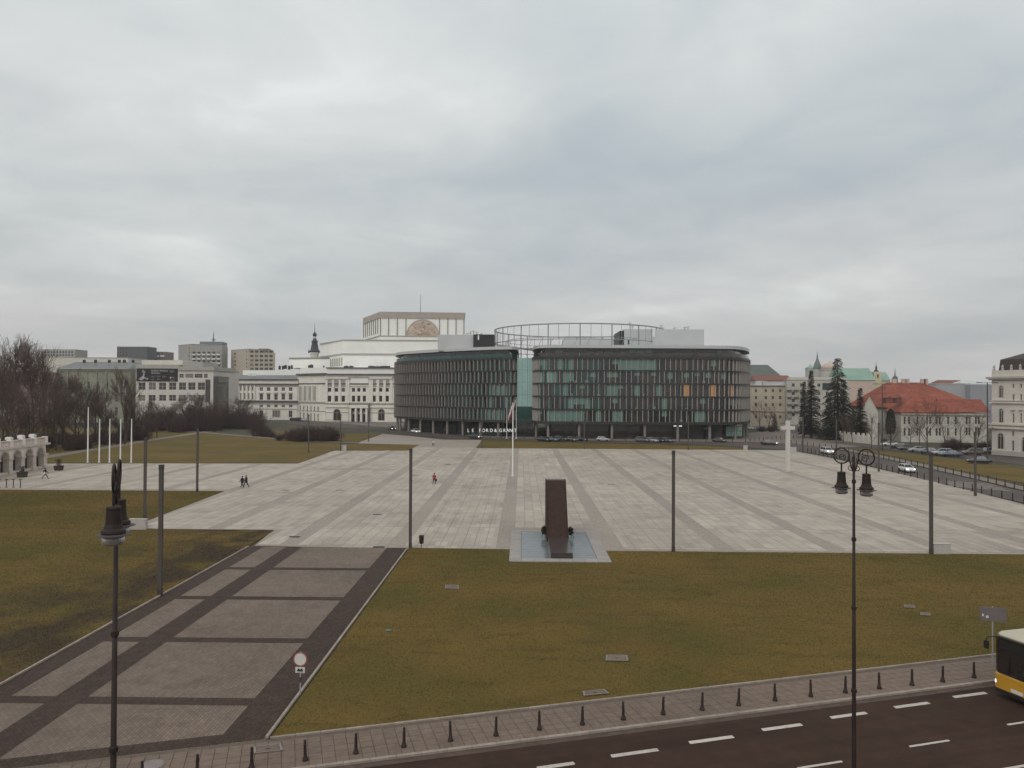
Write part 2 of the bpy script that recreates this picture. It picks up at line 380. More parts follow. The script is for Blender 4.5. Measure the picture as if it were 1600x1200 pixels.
o = rest.build('far_slabs', K['slab'], square); o['kind'] = 'stuff'
# drain covers let into the square
K['drain'] = mat('drain_grate', (.05, .045, .04), .6, .2, 4)
for a, dl in (((447, 766), 'right of the walking pair'), ((530, 766), 'midway between the walking pair and the red-jacketed walker'), ((590, 804), 'left of the promenade-corner column'), ((460, 839), 'near the square end of the promenade'), ((592, 855), 'at the promenade edge'), ((648, 743), 'just left of the red-jacketed walker'), ((700, 726), 'above and right of the red-jacketed walker'), ((840, 716), 'right of the tall flagpole'), ((955, 757), 'right of the memorial top'), ((1120, 733), 'left of the white cross')):
    p = G(*a); mm = MB()
    for t in range(5): mm.box(-.5, .5, -.2 + t * .09, -.15 + t * .09, 0, .012)
    mm.box(-.55, .55, -.27, -.21, 0, .014); mm.box(-.55, .55, .21, .27, 0, .014)
    d_ = mm.build('drain_cover', K['drain'], None, loc=(p.x, p.y, .021)); tag(d_, 'slotted drain cover in the square ' + dl, 'drain', 'drain covers in the square')
# --- promenade
XL, XR = -24.7, -10.25
wl0, wl1 = G(413, 1156), G(1548, 1024.5)           # back edge of the roadside pavement
kl0, kl1 = G(494, 1198), G(1551, 1064)             # kerb line
wd = (wl1 - wl0).normalized(); wd.z = 0; wd.normalize()
kd = (kl1 - kl0); kd.z = 0; kd.normalize()
wn_v = Vector((-kd.y, kd.x, 0))                    # away from the road, towards the square
ROADA = math.atan2(kd.y, kd.x)
def wline(x): t = (x - wl0.x) / wd.x; return wl0.y + wd.y * t
def kline(x): t = (x - kl0.x) / kd.x; return kl0.y + kd.y * t
PY1 = LY - 1.0
prom = struct(sheet('promenade', [(XL, wline(XL)), (XR, wline(XR)), (XR, PY1), (XL, PY1)], .006, K['prom'], thick=.1))
def band(poly, z=.011): sheet('paving_band', poly, z, K['band'], prom)
zb = .0105
for Yc in (G(200, 886.8).y, G(200, 933).y, G(200, 999).y, G(200, 1095).y):
    xs = [(XL + 1.3, -21.35), (-19.85, XR - 1.9)]
    for a, b in xs: band([(a, Yc - .42), (b, Yc - .42), (b, Yc + .42), (a, Yc + .42)])
band([(-21.35, wline(-21.35) + 1.0), (-19.85, wline(-19.85) + 1.0), (-19.85, PY1), (-21.35, PY1)])
band([(XL, wline(XL) + 1.0), (XL + 1.3, wline(XL + 1.3) + 1.0), (XL + 1.3, PY1), (XL, PY1)])
band([(XR - 1.9, wline(XR - 1.9) + 1.0), (XR - .12, wline(XR - .12) + 1.0), (XR - .12, PY1), (XR - 1.9, PY1)])
band([(XL, wline(XL) + .05), (XR - .12, wline(XR - .12) + .05), (XR - .12, wline(XR - .12) + 1.0), (XL, wline(XL) + 1.0)])
# --- lawns
LAWN = {}
def lawn(name, poly, z=.035):
    LAWN[name] = poly; return struct(sheet('lawn', poly, z, K['grass'], thick=.12))
lawn('main', [(XR + .15, PY1 - .1), (POOL[0].x, G(797, 858.5).y - .1), (POOL[0].x, POOL[0].y), (POOL[1].x, POOL[1].y), (POOL[1].x, G(946, 861.5).y - .1), g2(1600, 867), g2(2100, 872),
              (90, wline(90) + .12), (XR + .15, wline(XR + .15) + .12)])
lawn('left', px((-300, 762), (0, 765.5), (350, 767.8), (228, 814.5), (229, 827), (428, 829)) + [(XL - .15, PY1 + .2), (XL - .15, wline(XL) + .1), (-60, wline(-60))])
lawn('park', px((-300, 720), (130, 723.3), (466, 723.5), (522, 703.5), (637, 703.6), (655, 695.2), (484, 693.2), (420, 684.5), (330, 676), (230, 672), (100, 668), (-300, 662)))
lawn('strip', px((744, 699.4), (753, 688.2), (880, 692), (1000, 694.2), (1100, 697), (1150, 699.5), (1172, 703)))
lawn('wedge', px((400, 672), (520, 678), (594, 678.5), (556, 691.6), (490, 691.5), (425, 682)))
# park paths
def ribbon(name, pts, w, z, m, parent=None):
    P = [Vector((p[0], p[1], 0)) for p in pts]; mm = MB(); L = []; Rr = []
    for i, p in enumerate(P):
        t = (P[min(i + 1, len(P) - 1)] - P[max(i - 1, 0)]).normalized(); n = Vector((-t.y, t.x, 0))
        L.append(p + n * w / 2); Rr.append(p - n * w / 2)
    for i in range(len(P) - 1):
        mm.add([(L[i].x, L[i].y, z), (Rr[i].x, Rr[i].y, z), (Rr[i + 1].x, Rr[i + 1].y, z), (L[i + 1].x, L[i + 1].y, z)], [(0, 1, 2, 3)])
    return mm.build(name, m, parent)
struct(ribbon('path', px((60, 716), (110, 708), (170, 699), (240, 687), (300, 678), (330, 673.5)), 3.6, .045, K['path']))
struct(ribbon('path', px((262, 671), (330, 677), (400, 683), (484, 690.2), (560, 692.2)), 2.6, .049, K['path']))
# --- the tall grass of the lawns: short blades, mown
def blades(name, poly, dens, hmin, hmax, seed, xlim=None):
    rs = np.random.RandomState(seed); P = np.array(poly)
    (x0, y0), (x1, y1) = P.min(0), P.max(0)
    if xlim: x0, x1, y0, y1 = max(x0, xlim[0]), min(x1, xlim[1]), max(y0, xlim[2]), min(y1, xlim[3])
    n = int((x1 - x0) * (y1 - y0) * dens); X = rs.uniform(x0, x1, n); Y = rs.uniform(y0, y1, n)
    # clumps
    keep = np.abs(X) < Y * .70 + 1; X, Y = X[keep], Y[keep]
    c = np.zeros(len(X), bool); m = len(poly)
    for i in range(m):
        xa, ya = poly[i]; xb, yb = poly[(i + 1) % m]
        if ya == yb: continue
        s = ((ya > Y) != (yb > Y)) & (X < (xb - xa) * (Y - ya) / (yb - ya) + xa); c ^= s
    X, Y = X[c], Y[c]; n = len(X)
    a = rs.uniform(0, 2 * np.pi, n); h = rs.uniform(hmin, hmax, n) * (1 + .8 * (rs.rand(n) > .97)); w = rs.uniform(.010, .022, n) * (1 + Y / 60)
    lean = rs.uniform(0, .9, n) * h; b = rs.uniform(0, 2 * np.pi, n)
    V = np.empty((n, 3, 3)); z = .03
    V[:, 0] = np.stack([X - np.cos(a) * w, Y - np.sin(a) * w, np.full(n, z)], 1)
    V[:, 1] = np.stack([X + np.cos(a) * w, Y + np.sin(a) * w, np.full(n, z)], 1)
    V[:, 2] = np.stack([X + np.cos(b) * lean, Y + np.sin(b) * lean, z + h], 1)
    me = bpy.data.meshes.new(name); me.vertices.add(3 * n); me.vertices.foreach_set('co', V.reshape(-1))
    me.loops.add(3 * n); me.loops.foreach_set('vertex_index', np.arange(3 * n)); me.polygons.add(n)
    me.polygons.foreach_set('loop_start', np.arange(n) * 3); me.polygons.foreach_set('loop_total', np.full(n, 3)); me.update(); me.validate()
    me.materials.append(K['blade']); return obj(name, me)
o = blades('grass', LAWN['main'], 150, .015, .045, 1, (-12, 52, 25, 72)); tag(o, 'short mown grass of the large lawn in front of the square', 'grass', kind='stuff')
o = blades('grass', LAWN['left'], 105, .018, .05, 2, (-95, -16, 30, 118)); tag(o, 'patchy olive grass of the lawn left of the promenade', 'grass', kind='stuff')
# --- kerb stones along the promenade and the pavement
kst = bpy.data.meshes.new('kerb_stone'); kk = MB(); b_ = .012
kk.loft([[(x, -.06 + dy, z), (x, .06 - dy, z), (x, .06 - dy, 0), (x, -.06 + dy, 0)][::-1] for x, z, dy in ((.004, .1, .0), (.02, .112, .0), (.96, .112, .0), (.992, .1, .0))])
kst.from_pydata(kk.v, [], kk.f); kst.materials.append(K['kerb']); fix_normals(kst)
def kerb_run(name, a, b, h=.0, wide=1.0, label=None):
    a = Vector(a); b = Vector(b); d = b - a; n = int(d.length); ang = math.atan2(d.y, d.x); d.normalize()
    root = struct(empty(name, (a.x, a.y, 0), ang))
    for i in range(n):
        o = obj('kerb_stone', kst, root, (i, 0, h - .10)); o.scale = (1, wide, 1)
    return root
kerb_run('kerb', (XL - .06, wline(XL) + .2, 0), (XL - .06, PY1, 0), .09)
kerb_run('kerb', (XR, wline(XR) + .1, 0), (XR, PY1, 0), .09)
a = wl0 + wd * .2; kerb_run('kerb', (a.x, a.y + .05, 0), (wl0 + wd * 62), .055)
# roadside pavement of square pavers
walk_poly = []
t0, t1 = -34, 66
A0 = wl0 + wd * t0; A1 = wl0 + wd * t1
SW = [(A0.x, A0.y), (A1.x, A1.y), (A1.x + .2, kline(A1.x + .2)), (A0.x, kline(A0.x))]
walk = struct(sheet('pavement', [(x, y) for x, y in SW], .0, K['joint'], thick=.2))
pv = MB(); pv.add([(-.245, -.245, 0), (.245, -.245, 0), (.245, .245, 0), (-.245, .245, 0), (-.235, -.235, .03), (.235, -.235, .03), (.235, .235, .03), (-.235, .235, .03)], [(4, 5, 6, 7), (0, 1, 5, 4), (1, 2, 6, 5), (2, 3, 7, 6), (3, 0, 4, 7)])
pme = bpy.data.meshes.new('paver'); pme.from_pydata(pv.v, [], pv.f); pme.materials.append(K['walk'])
SWi = SW; pavers = []
for i in range(-70, 132):
    for j in range(0, 12):
        c = kl0 + kd * (i * .5) + wn_v * (.33 + j * .5)
        if all(inside((c.x + dx, c.y + dy), SWi) for dx, dy in ((-.24, -.24), (.24, -.24), (.24, .24), (-.24, .24))): pavers.append((c.x, c.y))
vis = sorted([p for p in pavers if abs(p[0]) < p[1] * .68 and G(800, 1200).y - 1 < p[1]], key=lambda p: p[1]); nearp = set(vis[:300]); rn = random.Random(8)
RM = Matrix.Rotation(ROADA, 4, 'Z'); rest = MB()
for p in pavers:
    z = -.008 + rn.uniform(-.003, .003)
    if p in nearp:
        obj('paver', pme, walk, M=Matrix.Translation((p[0], p[1], z)) @ RM)
    else:
        M_ = Matrix.Translation((p[0], p[1], z)) @ RM; rest.add([M_ @ Vector(v) for v in pv.v], pv.f)
o = rest.build('far_pavers', K['walk'], walk); o['kind'] = 'stuff'
ra = kl0 + kd * -16; rb = kl0 + kd * 66
kerb_run('road_kerb', (ra.x, ra.y, 0), (rb.x, rb.y, 0), .03, 1.5)
# --- the near road
stain(K['asphalt'], .9, .80, (.45, .7), (.06, 1.0, 1), ROADA, 1.08); stain(K['asphalt'], .25, .86); stain(K['walk'], .8, .82)
def rp(t, s): p = kl0 + kd * t - wn_v * s; return (p.x, p.y)
struct(sheet('road', [rp(-40, .1), rp(120, .1), rp(120, 34), rp(-40, 34)], -.045, K['asphalt']))
struct(sheet('gutter', [rp(-40, .10), rp(120, .10), rp(120, .48), rp(-40, .48)], -.040, K['gutter']))
def dash(pa, pb, w, name='lane_dash', lab='wide white lane dash on the near road', grp='wide lane dashes'):
    a, b = G(*pa), G(*pb); d = b - a; L = d.length; m_ = MB()
    # follow the road's own direction
    m_.add([(0, -w / 2, 0), (.06, -w / 2 - .01, 0), (L - .05, -w / 2, 0), (L, -w / 2 + .03, 0), (L, w / 2, 0), (L - .08, w / 2 + .01, 0), (.05, w / 2, 0)], [tuple(range(7))])
    o = m_.build(name, K['paint'], None, loc=(a.x, a.y, -.036)); o.rotation_euler = (0, 0, ROADA); o['kind'] = 'structure'; return o
for a, b in (((723, 1219), (786, 1208)), ((838, 1199), (897, 1190)), ((954, 1180), (1027, 1168.5)), ((1076, 1159), (1144, 1148)), ((1190, 1139), (1252, 1130)), ((1297, 1120), (1353, 1112)), ((1397, 1104), (1450, 1096)), ((1489, 1088), (1538, 1080))):
    dash(a, b, .24)
for a, b in (((1245, 1199), (1313, 1186)), ((1420, 1165), (1479, 1153)), ((1573, 1131), (1630, 1120))):
    dash(a, b, .13, 'lane_dash')
dash((1545, 1204), (1720, 1160), .14, 'lane_line')
# --- the far road in front of the office block and on the right
farA = px((250, 640), (380, 651), (480, 658), (570, 665), (640, 672), (700, 678.5), (760, 683.8), (900, 688.3), (1050, 690), (1130, 691), (1175, 691), (1240, 694), (1300, 702), (1380, 718), (1447, 733), (1540, 754), (1700, 792), (1950, 850))
farB = px((250, 644), (380, 656), (480, 664), (570, 671), (640, 679), (700, 685), (760, 686.3), (900, 691), (1050, 693.4), (1130, 696), (1175, 699.5), (1240, 703), (1300, 714), (1380, 733), (1460, 753.5), (1600, 786), (1800, 838), (2050, 900))
mm = MB()
for i in range(len(farA) - 1):
    mm.add([(farB[i][0], farB[i][1], .012), (farB[i + 1][0], farB[i + 1][1], .012), (farA[i + 1][0], farA[i + 1][1], .012), (farA[i][0], farA[i][1], .012)], [(0, 1, 2, 3)])
struct(mm.build('far_road', K['asphalt2']))
# pavement between the far road and the buildings
struct(sheet('far_pavement', px((340, 648), (480, 652), (620, 660), (700, 665), (840, 671), (1170, 676), (1220, 672), (1320, 688), (1370, 697), (1290, 699.5), (1240, 693.5), (1175, 690.4), (1050, 689.4), (900, 687.7), (760, 683), (640, 671.4), (570, 664.4), (480, 657.4), (340, 648.4)), -.02, K['path']))
struct(ribbon('far_pavement', px((1232, 691), (1300, 698.5), (1380, 714), (1450, 729), (1540, 749.5), (1640, 773)), 2.6, .03, K['path']))
struct(sheet('side_road', px((1280, 690), (1400, 704), (1500, 714), (1600, 727), (1900, 760), (1900, 744), (1600, 716), (1540, 711), (1400, 698), (1310, 690)), .0, K['asphalt2']))
lawn('right', px((1330, 701), (1400, 707), (1500, 718), (1600, 733), (1900, 772), (1900, 815), (1600, 755), (1540, 744), (1450, 724), (1380, 710)), .02)
# zebra crossing
for i in range(5):
    t = i / 4
    a = G(1477 + 14 * (1 - t) * 0 + t * 8, 751.5 + t * 7.5); b = G(1552 + t * 26, 757 + t * 10)
    d = b - a; d.normalize(); n = Vector((-d.y, d.x, 0)) * .16
    m_ = MB(); m_.add([(q.x, q.y, .018) for q in (a - n, b - n, b + n, a + n)], [(0, 1, 2, 3)]); o = m_.build('zebra_stripe', K['paint']); struct(o)
# ================================================================== BUILDINGS
class Fac:
    """a vertical plane through two sight lines at known distances; u runs left to right, z up, off towards the viewer"""
    def __init__(s, ax, ad, bx, bd):
        s.A = at(ax, 616, ad); s.B = at(bx, 616, bd); s.A.z = s.B.z = 0
        s.e = (s.B - s.A); s.L = s.e.length; s.e.normalize(); s.n = Vector((s.e.y, -s.e.x, 0)); s.ang = math.atan2(s.e.y, s.e.x)
    def uv(s, x, y):
        d = ray(x, y); t = (s.A - EYE).dot(s.n) / d.dot(s.n); p = EYE + d * t
        return (p - s.A).dot(s.e), p.z
    def pt(s, u, z, off=0.0): p = s.A + s.e * u + s.n * off; return Vector((p.x, p.y, z))
    def M(s, u, z, off=0.0): return Matrix.Translation(s.pt(u, z, off)) @ Matrix.Rotation(s.ang, 4, 'Z')
    def rect(s, x0, x1, y0, y1):           # pixel rectangle (y0 above y1) -> u0,u1,z0,z1
        xm, ym = (x0 + x1) / 2, (y0 + y1) / 2
        return (s.uv(x0, ym)[0], s.uv(x1, ym)[0], s.uv(xm, y1)[1], s.uv(xm, y0)[1])
def wall_mesh(mb, fac, u0, u1, z0, z1, holes=(), reveal=.3, off=0.0):
    us = sorted({u0, u1, *[h[0] for h in holes], *[h[1] for h in holes]}); zs = sorted({z0, z1, *[h[2] for h in holes], *[h[3] for h in holes]})
    us = [u for u in us if u0 <= u <= u1]; zs = [z for z in zs if z0 <= z <= z1]
    for i in range(len(us) - 1):
        for j in range(len(zs) - 1):
            uc, zc_ = (us[i] + us[i + 1]) / 2, (zs[j] + zs[j + 1]) / 2
            if any(h[0] < uc < h[1] and h[2] < zc_ < h[3] for h in holes): continue
            mb.add([fac.pt(us[i], zs[j], off), fac.pt(us[i + 1], zs[j], off), fac.pt(us[i + 1], zs[j + 1], off), fac.pt(us[i], zs[j + 1], off)], [(0, 1, 2, 3)])
    for h in holes:
        a, b, c, d = h[:4]; o2 = off - reveal
        q = [(a, c), (b, c), (b, d), (a, d)]
        for k in range(4):
            p1, p2 = q[k], q[(k + 1) % 4]
            mb.add([fac.pt(p1[0], p1[1], off), fac.pt(p2[0], p2[1], off), fac.pt(p2[0], p2[1], o2), fac.pt(p1[0], p1[1], o2)], [(3, 2, 1, 0)])
def fbox(mb, fac, u0, u1, z0, z1, o0, o1):
    """box in facade coordinates, from off o0 (inner) to o1 (outer)"""
    c = [fac.pt(u, z, o) for z in (z0, z1) for u, o in ((u0, o1), (u1, o1), (u1, o0), (u0, o0))]
    mb.add(c, [(3, 2, 1, 0), (4, 5, 6, 7), (0, 1, 5, 4), (1, 2, 6, 5), (2, 3, 7, 6), (3, 0, 4, 7)])
def body(name, parent, fac, u0, u1, z0, z1, depth, holes, m, reveal=.3, roof=True, off=0.0):
    mb = MB(); wall_mesh(mb, fac, u0, u1, z0, z1, holes, reveal, off)
    c = lambda u, z, o: fac.pt(u, z, o)
    for u, f in ((u0, 0), (u1, 1)):
        q = [c(u, z0, off), c(u, z0, -depth), c(u, z1, -depth), c(u, z1, off)]; mb.add(q if f else q[::-1], [(0, 1, 2, 3)])
    mb.add([c(u1, z0, -depth), c(u0, z0, -depth), c(u0, z1, -depth), c(u1, z1, -depth)], [(0, 1, 2, 3)])
    if roof: mb.add([c(u0, z1, off), c(u1, z1, off), c(u1, z1, -depth), c(u0, z1, -depth)], [(0, 1, 2, 3)])
    return mb.build(name, m, parent)
WC = {}; WRN = random.Random(77); K['curt'] = glassy('window_with_curtain', (.16, .14, .12), .3, .5, .4)
def window(parent, fac, r, nx=2, ny=2, fw=.09, glass=None, frame=None, deep=.22, off=0.0, simple=False):
    w, h = r[1] - r[0], r[3] - r[2]; glass = glass or K['win']; frame = frame or K['frame']
    if glass.name.startswith('window_glass'):
        q_ = WRN.random(); glass = K['curt'] if q_ < .14 else (K['win'] if q_ < .5 else K['winb'])
    key = (round(w, 2), round(h, 2), nx, ny, frame.name, glass.name, fw, simple)
    if key not in WC:
        m_ = MB()
        if simple: m_.box(0, w, 0, .04, 0, h); fm = None
        else:
            m_.box(0, fw, -.05, .05, 0, h); m_.box(w - fw, w, -.05, .05, 0, h); m_.box(fw, w - fw, -.05, .05, 0, fw); m_.box(fw, w - fw, -.05, .05, h - fw, h)
            for i in range(1, nx): m_.box(w * i / nx - fw * .4, w * i / nx + fw * .4, -.04, .04, fw, h - fw)
            for j in range(1, ny): m_.box(fw, w - fw, -.038, .038, h * j / ny - fw * .4, h * j / ny + fw * .4)
        me = bpy.data.meshes.new('window'); me.from_pydata(m_.v, [], m_.f); me.materials.append(glass if simple else frame)
        p_ = MB(); p_.box(.01, w - .01, .0, .03, .01, h - .01); pm_ = bpy.data.meshes.new('pane'); pm_.from_pydata(p_.v, [], p_.f); pm_.materials.append(glass)
        WC[key] = (me, pm_)
    me, pm_ = WC[key]
    o = obj('window', me, parent, M=parent.matrix_world.inverted() @ fac.M(r[0], r[2], off - deep))
    if not simple: obj('pane', pm_, o)
    return o
def shift(r, e=0): return r
def mansion(name, label, fac, y_eave, y_base, px0, depth): pass
def bt(name, fac, label, cat='building'):
    o = empty(name, (0, 0, 0)); p = fac.pt(fac.L / 2, 0); o.location = (p.x, p.y, 0); bpy.context.view_layer.update(); tag(o, label, cat); return o
def part(mb, name, m, parent, **k):
    """mesh in world coordinates under a root that only has a location"""
    l = parent.matrix_world.translation if parent.parent is None else parent.parent.matrix_world.translation
    mb.v = [(v[0] - l.x, v[1] - l.y, v[2] - l.z) for v in mb.v]; return mb.build(name, m, parent, **k)
_body = body
def body(name, parent, *a, **k):
    l = parent.location.copy(); o = _body(name, None, *a, **k); o.parent = parent; o.matrix_parent_inverse = Matrix.Translation(-l); return o
def band_on(parent, fac, z0, z1, proud, m, u0=None, u1=None, name='cornice', inner=-.1):
    mb = MB(); fbox(mb, fac, 0 if u0 is None else u0, fac.L if u1 is None else u1, z0, z1, inner, proud); return part(mb, name, m, parent)
def arch_poly(w, zs, h, n=10):
    """outline of an arched opening: width w, springing at zs, from 0 up"""
    r_ = w / 2; return [(0, 0), (w, 0), (w, zs)] + [(r_ + r_ * math.cos(math.pi * i / n), zs + r_ * math.sin(math.pi * i / n)) for i in range(1, n)] + [(0, zs)]
def arched_window(parent, fac, r, glass=None, off=.03, ring=.3, frame=None, name='arched_window'):
    w, h = r[1] - r[0], r[3] - r[2]; zs = h - w / 2; P = arch_poly(w, zs, h)
    Mx = fac.M(r[0], r[2], off); m_ = MB(); n = len(P)
    m_.add([(x, 0, z) for x, z in P] + [(x, .2, z) for x, z in P], [tuple(range(n)), *[((i + 1) % n, i, n + i, n + (i + 1) % n) for i in range(n)]])
    o = m_.build(name, glass or K['win'], parent); o.matrix_local = parent.matrix_world.inverted() @ Mx
    f_ = MB(); c = (w / 2, zs); out = []
    for x, z in P[1:]:
        dx, dz = x - c[0], max(z - c[1], 0); 
        if z <= zs: out.append((x + (ring if x > c[0] else -ring), z))
        else:
            l_ = math.hypot(dx, dz); out.append((x + dx / l_ * ring, z + dz / l_ * ring))
    inn = P[1:]; out = out; inn = inn + [(0, 0)]; out = out + [(-ring, 0)]
    k = len(inn)
    for i in range(k - 1):
        a, b, c2, d = inn[i], inn[i + 1], out[i + 1], out[i]
        f_.add([(a[0], -.08, a[1]), (b[0], -.08, b[1]), (c2[0], -.08, c2[1]), (d[0], -.08, d[1]), (a[0], .1, a[1]), (b[0], .1, b[1]), (c2[0], .1, c2[1]), (d[0], .1, d[1])],
               [(3, 2, 1, 0), (0, 1, 5, 4), (2, 3, 7, 6)])
    f_.build('surround', frame or K['trim'], o); 
    b_ = MB(); b_.box(w / 2 - .06, w / 2 + .06, -.03, .02, 0, h * .98); b_.box(.02, w - .02, -.028, .018, zs - .06, zs + .06); b_.build('glazing_bar', K['frame'], o)
    return o

# ------------------------------------------------------------------ the glass office block
K['finr'] = mat('fin_pale_granite', (.38, .345, .32), .7, .10, .6)
K['fin'] = mat('fin_granite', (.235, .208, .192), .7, .12, .6, rnd=.05)
K['slabedge'] = mat('floor_edge_metal', (.022, .022, .022), .45, .2, 1, spec=.5)
K['gdark'] = glassy('office_glass', (.013, .019, .0185), .06, .75, .5)
K['gteal'] = glassy('office_glass_teal', (.014, .062, .054), .06, .75, .4)
K['gblind'] = glassy('office_glass_with_blind', (.135, .235, .205), .25, .6)
K['gblind2'] = glassy('office_glass_with_pale_blind', (.25, .39, .345), .25, .6)
K['gbrown'] = glassy('office_glass_brown', (.040, .034, .030), .08, .7, .5)
K['glit'] = mat('lit_office_window', (.30, .16, .07), .3, .4, 3, emit=(1, .52, .22), estr=.16)
K['gbay'] = glassy('frosted_bay_glass', (.33, .50, .475), .22, .6)
K['roofedge'] = mat('roof_edge_metal', (.50, .51, .505), .45, .05, .3, spec=.4)
K['steel'] = mat('galvanised_steel', (.25, .26, .26), .5, .12, 1, metal=.2)
K['clad'] = mat('grey_cladding', (.50, .51, .51), .6, .04, .3)
K['cladd'] = mat('dark_cladding', (.025, .025, .027), .5, .2, .5)
K['blinds'] = K['gblind']
off = empty('office_block', at(900, 616, 262).to_2d().to_3d()); bpy.context.view_layer.update()
tag(off, 'dark glass office block with curved ends, stone fins and a rooftop steel ring', 'building')
def plan(pts): return [Vector((at(x, 616, d).x, at(x, 616, d).y)) for x, d in pts]
def smooth_plan(P, n=6):
    out = []
    for i in range(len(P) - 1):
        p0, p1, p2, p3 = P[max(i - 1, 0)], P[i], P[i + 1], P[min(i + 2, len(P) - 1)]
        for k in range(n):
            t = k / n; out.append(.5 * ((2 * p1) + (-p0 + p2) * t + (2 * p0 - 5 * p1 + 4 * p2 - p3) * t * t + (-p0 + 3 * p1 - 3 * p2 + p3) * t ** 3))
    return out + [P[-1]]
RB = smooth_plan(plan([(831, 262), (832, 253), (836, 247), (846, 243.6), (880, 242.6), (960, 242.4), (1060, 242.6), (1130, 243.6), (1152, 246), (1165, 252), (1171, 262), (1172, 275)]))
LB = smooth_plan(plan([(616.5, 306), (617, 298), (622, 290), (640, 282.5), (680, 271), (720, 262), (760, 255.5), (785, 252.5), (800, 252), (808, 255), (811, 262)]))
def resample(P, step):
    L = [0]
    for i in range(1, len(P)): L.append(L[-1] + (P[i] - P[i - 1]).length)
    n = max(1, round(L[-1] / step)); out = []; k = 0
    for i in range(n + 1):
        d = L[-1] * i / n
        while k < len(P) - 2 and L[k + 1] < d: k += 1
        t = (d - L[k]) / (L[k + 1] - L[k]); out.append(P[k].lerp(P[k + 1], t))
    return out
def offset(P, d):
    out = []
    for i, p in enumerate(P):
        t = (P[min(i + 1, len(P) - 1)] - P[max(i - 1, 0)]).normalized(); out.append(p + Vector((t.y, -t.x)) * d)
    return out
def closed(P, back): return [tuple(p) for p in P] + [(P[-1].x * .985, back), (P[0].x + (.02 * P[0].x if P[0].x < -10 else 3), back)]
Z0, ZT, NF = 5.25, 25.7, 5; FH = (ZT - Z0) / NF
rng = random.Random(21); panes = []; fins = []
for blk, P in (('R', RB), ('L', LB)):
    pts = resample(P, 1.74); back = 330
    core = MB(); inner = offset(pts, -.75); core.prism(closed(inner, back), Z0 - .6, ZT); part(core, 'core', K['cladd'], off)
    gf = MB(); gi = offset(pts, -4.5 if blk == 'R' else -3.5); gf.prism(closed(gi, back - 2), -.05, Z0 - .3); part(gf, 'ground_floor', K['gbrown'] if blk == 'R' else K['gdark'], off)
    # floor edges
    for k in range(NF + 1):
        z = Z0 + k * FH; ring_o = offset(pts, .08); ring_i = offset(pts, -1.0); mb = MB(); h0, h1 = (-.30, .22) if 0 < k < NF else ((-.55, .30) if k == 0 else (-.42, .42))
        if k == NF: ring_o = offset(pts, .2)
        for i in range(len(pts) - 1):
            a, b, c, d = ring_o[i], ring_o[i + 1], ring_i[i + 1], ring_i[i]
            mb.add([(a.x, a.y, z + h0), (b.x, b.y, z + h0), (c.x, c.y, z + h0), (d.x, d.y, z + h0), (a.x, a.y, z + h1), (b.x, b.y, z + h1), (c.x, c.y, z + h1), (d.x, d.y, z + h1)],
                   [(0, 1, 5, 4), (4, 5, 6, 7), (3, 2, 1, 0)])
        part(mb, 'floor_edge', K['slabedge'], off)
    for k in range(NF):
        z0, z1 = Z0 + k * FH + .22, Z0 + (k + 1) * FH - .30
        for i in range(len(pts) - 1):
            a, b = pts[i], pts[i + 1]; panes.append((blk, k, i, a, b, z0, z1, len(pts)))
            t = (b - a).normalized(); n = Vector((t.y, -t.x)); jit = (.5 if k % 2 else 0) if blk == 'L' else rng.choice((0, 0, .12, -.1))
            c = a.lerp(b, .5 + jit * .5 if blk == 'L' else .5 + jit); fins.append((blk, c, t, n, z0, z1))
pane_me = {}
def pane_mesh(w, h, m):
    key = (round(w, 2), round(h, 2), m.name)
    if key not in pane_me:
        mb = MB(); mb.box(.02, w - .02, 0, .05, 0, h); me = bpy.data.meshes.new('pane'); me.from_pydata(mb.v, [], mb.f); me.materials.append(m); pane_me[key] = me
    return pane_me[key]
lit = {(2, 31), (2, 36), (2, 40)}
BL = {4: [5, 8, 10, 19, 20, 21, 22, 23, 24, 25], 3: [1, 3, 4, 6, 7, 9, 10], 2: [9, 17, 18, 22, 26], 1: [10, 13, 27], 0: [2, 3, 6, 7, 8, 9, 10, 11, 12, 15, 18, 19, 33, 34]}
def pane_mat(blk, k, i, n):
    if blk == 'R':
        q = i - 6
        if (k, q) in lit: return K['glit']
        if q in BL[k] : return K['gblind2'] if rng.random() < .35 and k in (3, 2) else K['gblind']
        return K['gteal'] if q < 16 and rng.random() < .6 else (K['gbrown'] if rng.random() < .55 else K['gdark'])
    q = n - i
    if (k, q) in ((0, 13), (0, 12), (1, 12), (2, 12), (2, 11), (2, 10), (2, 9), (0, 11), (0, 10)): return K['gblind']
    return K['gteal'] if i > n - 26 and rng.random() < .75 else K['gdark']
pr = [p for p in panes if p[0] == 'R'][:]; pl = [p for p in panes if p[0] == 'L']
order = sorted(pr, key=lambda p: -abs((p[4] - p[3]).x)) + sorted(pl, key=lambda p: -abs((p[4] - p[3]).x))
li = off.matrix_world.inverted(); RM_ = {}
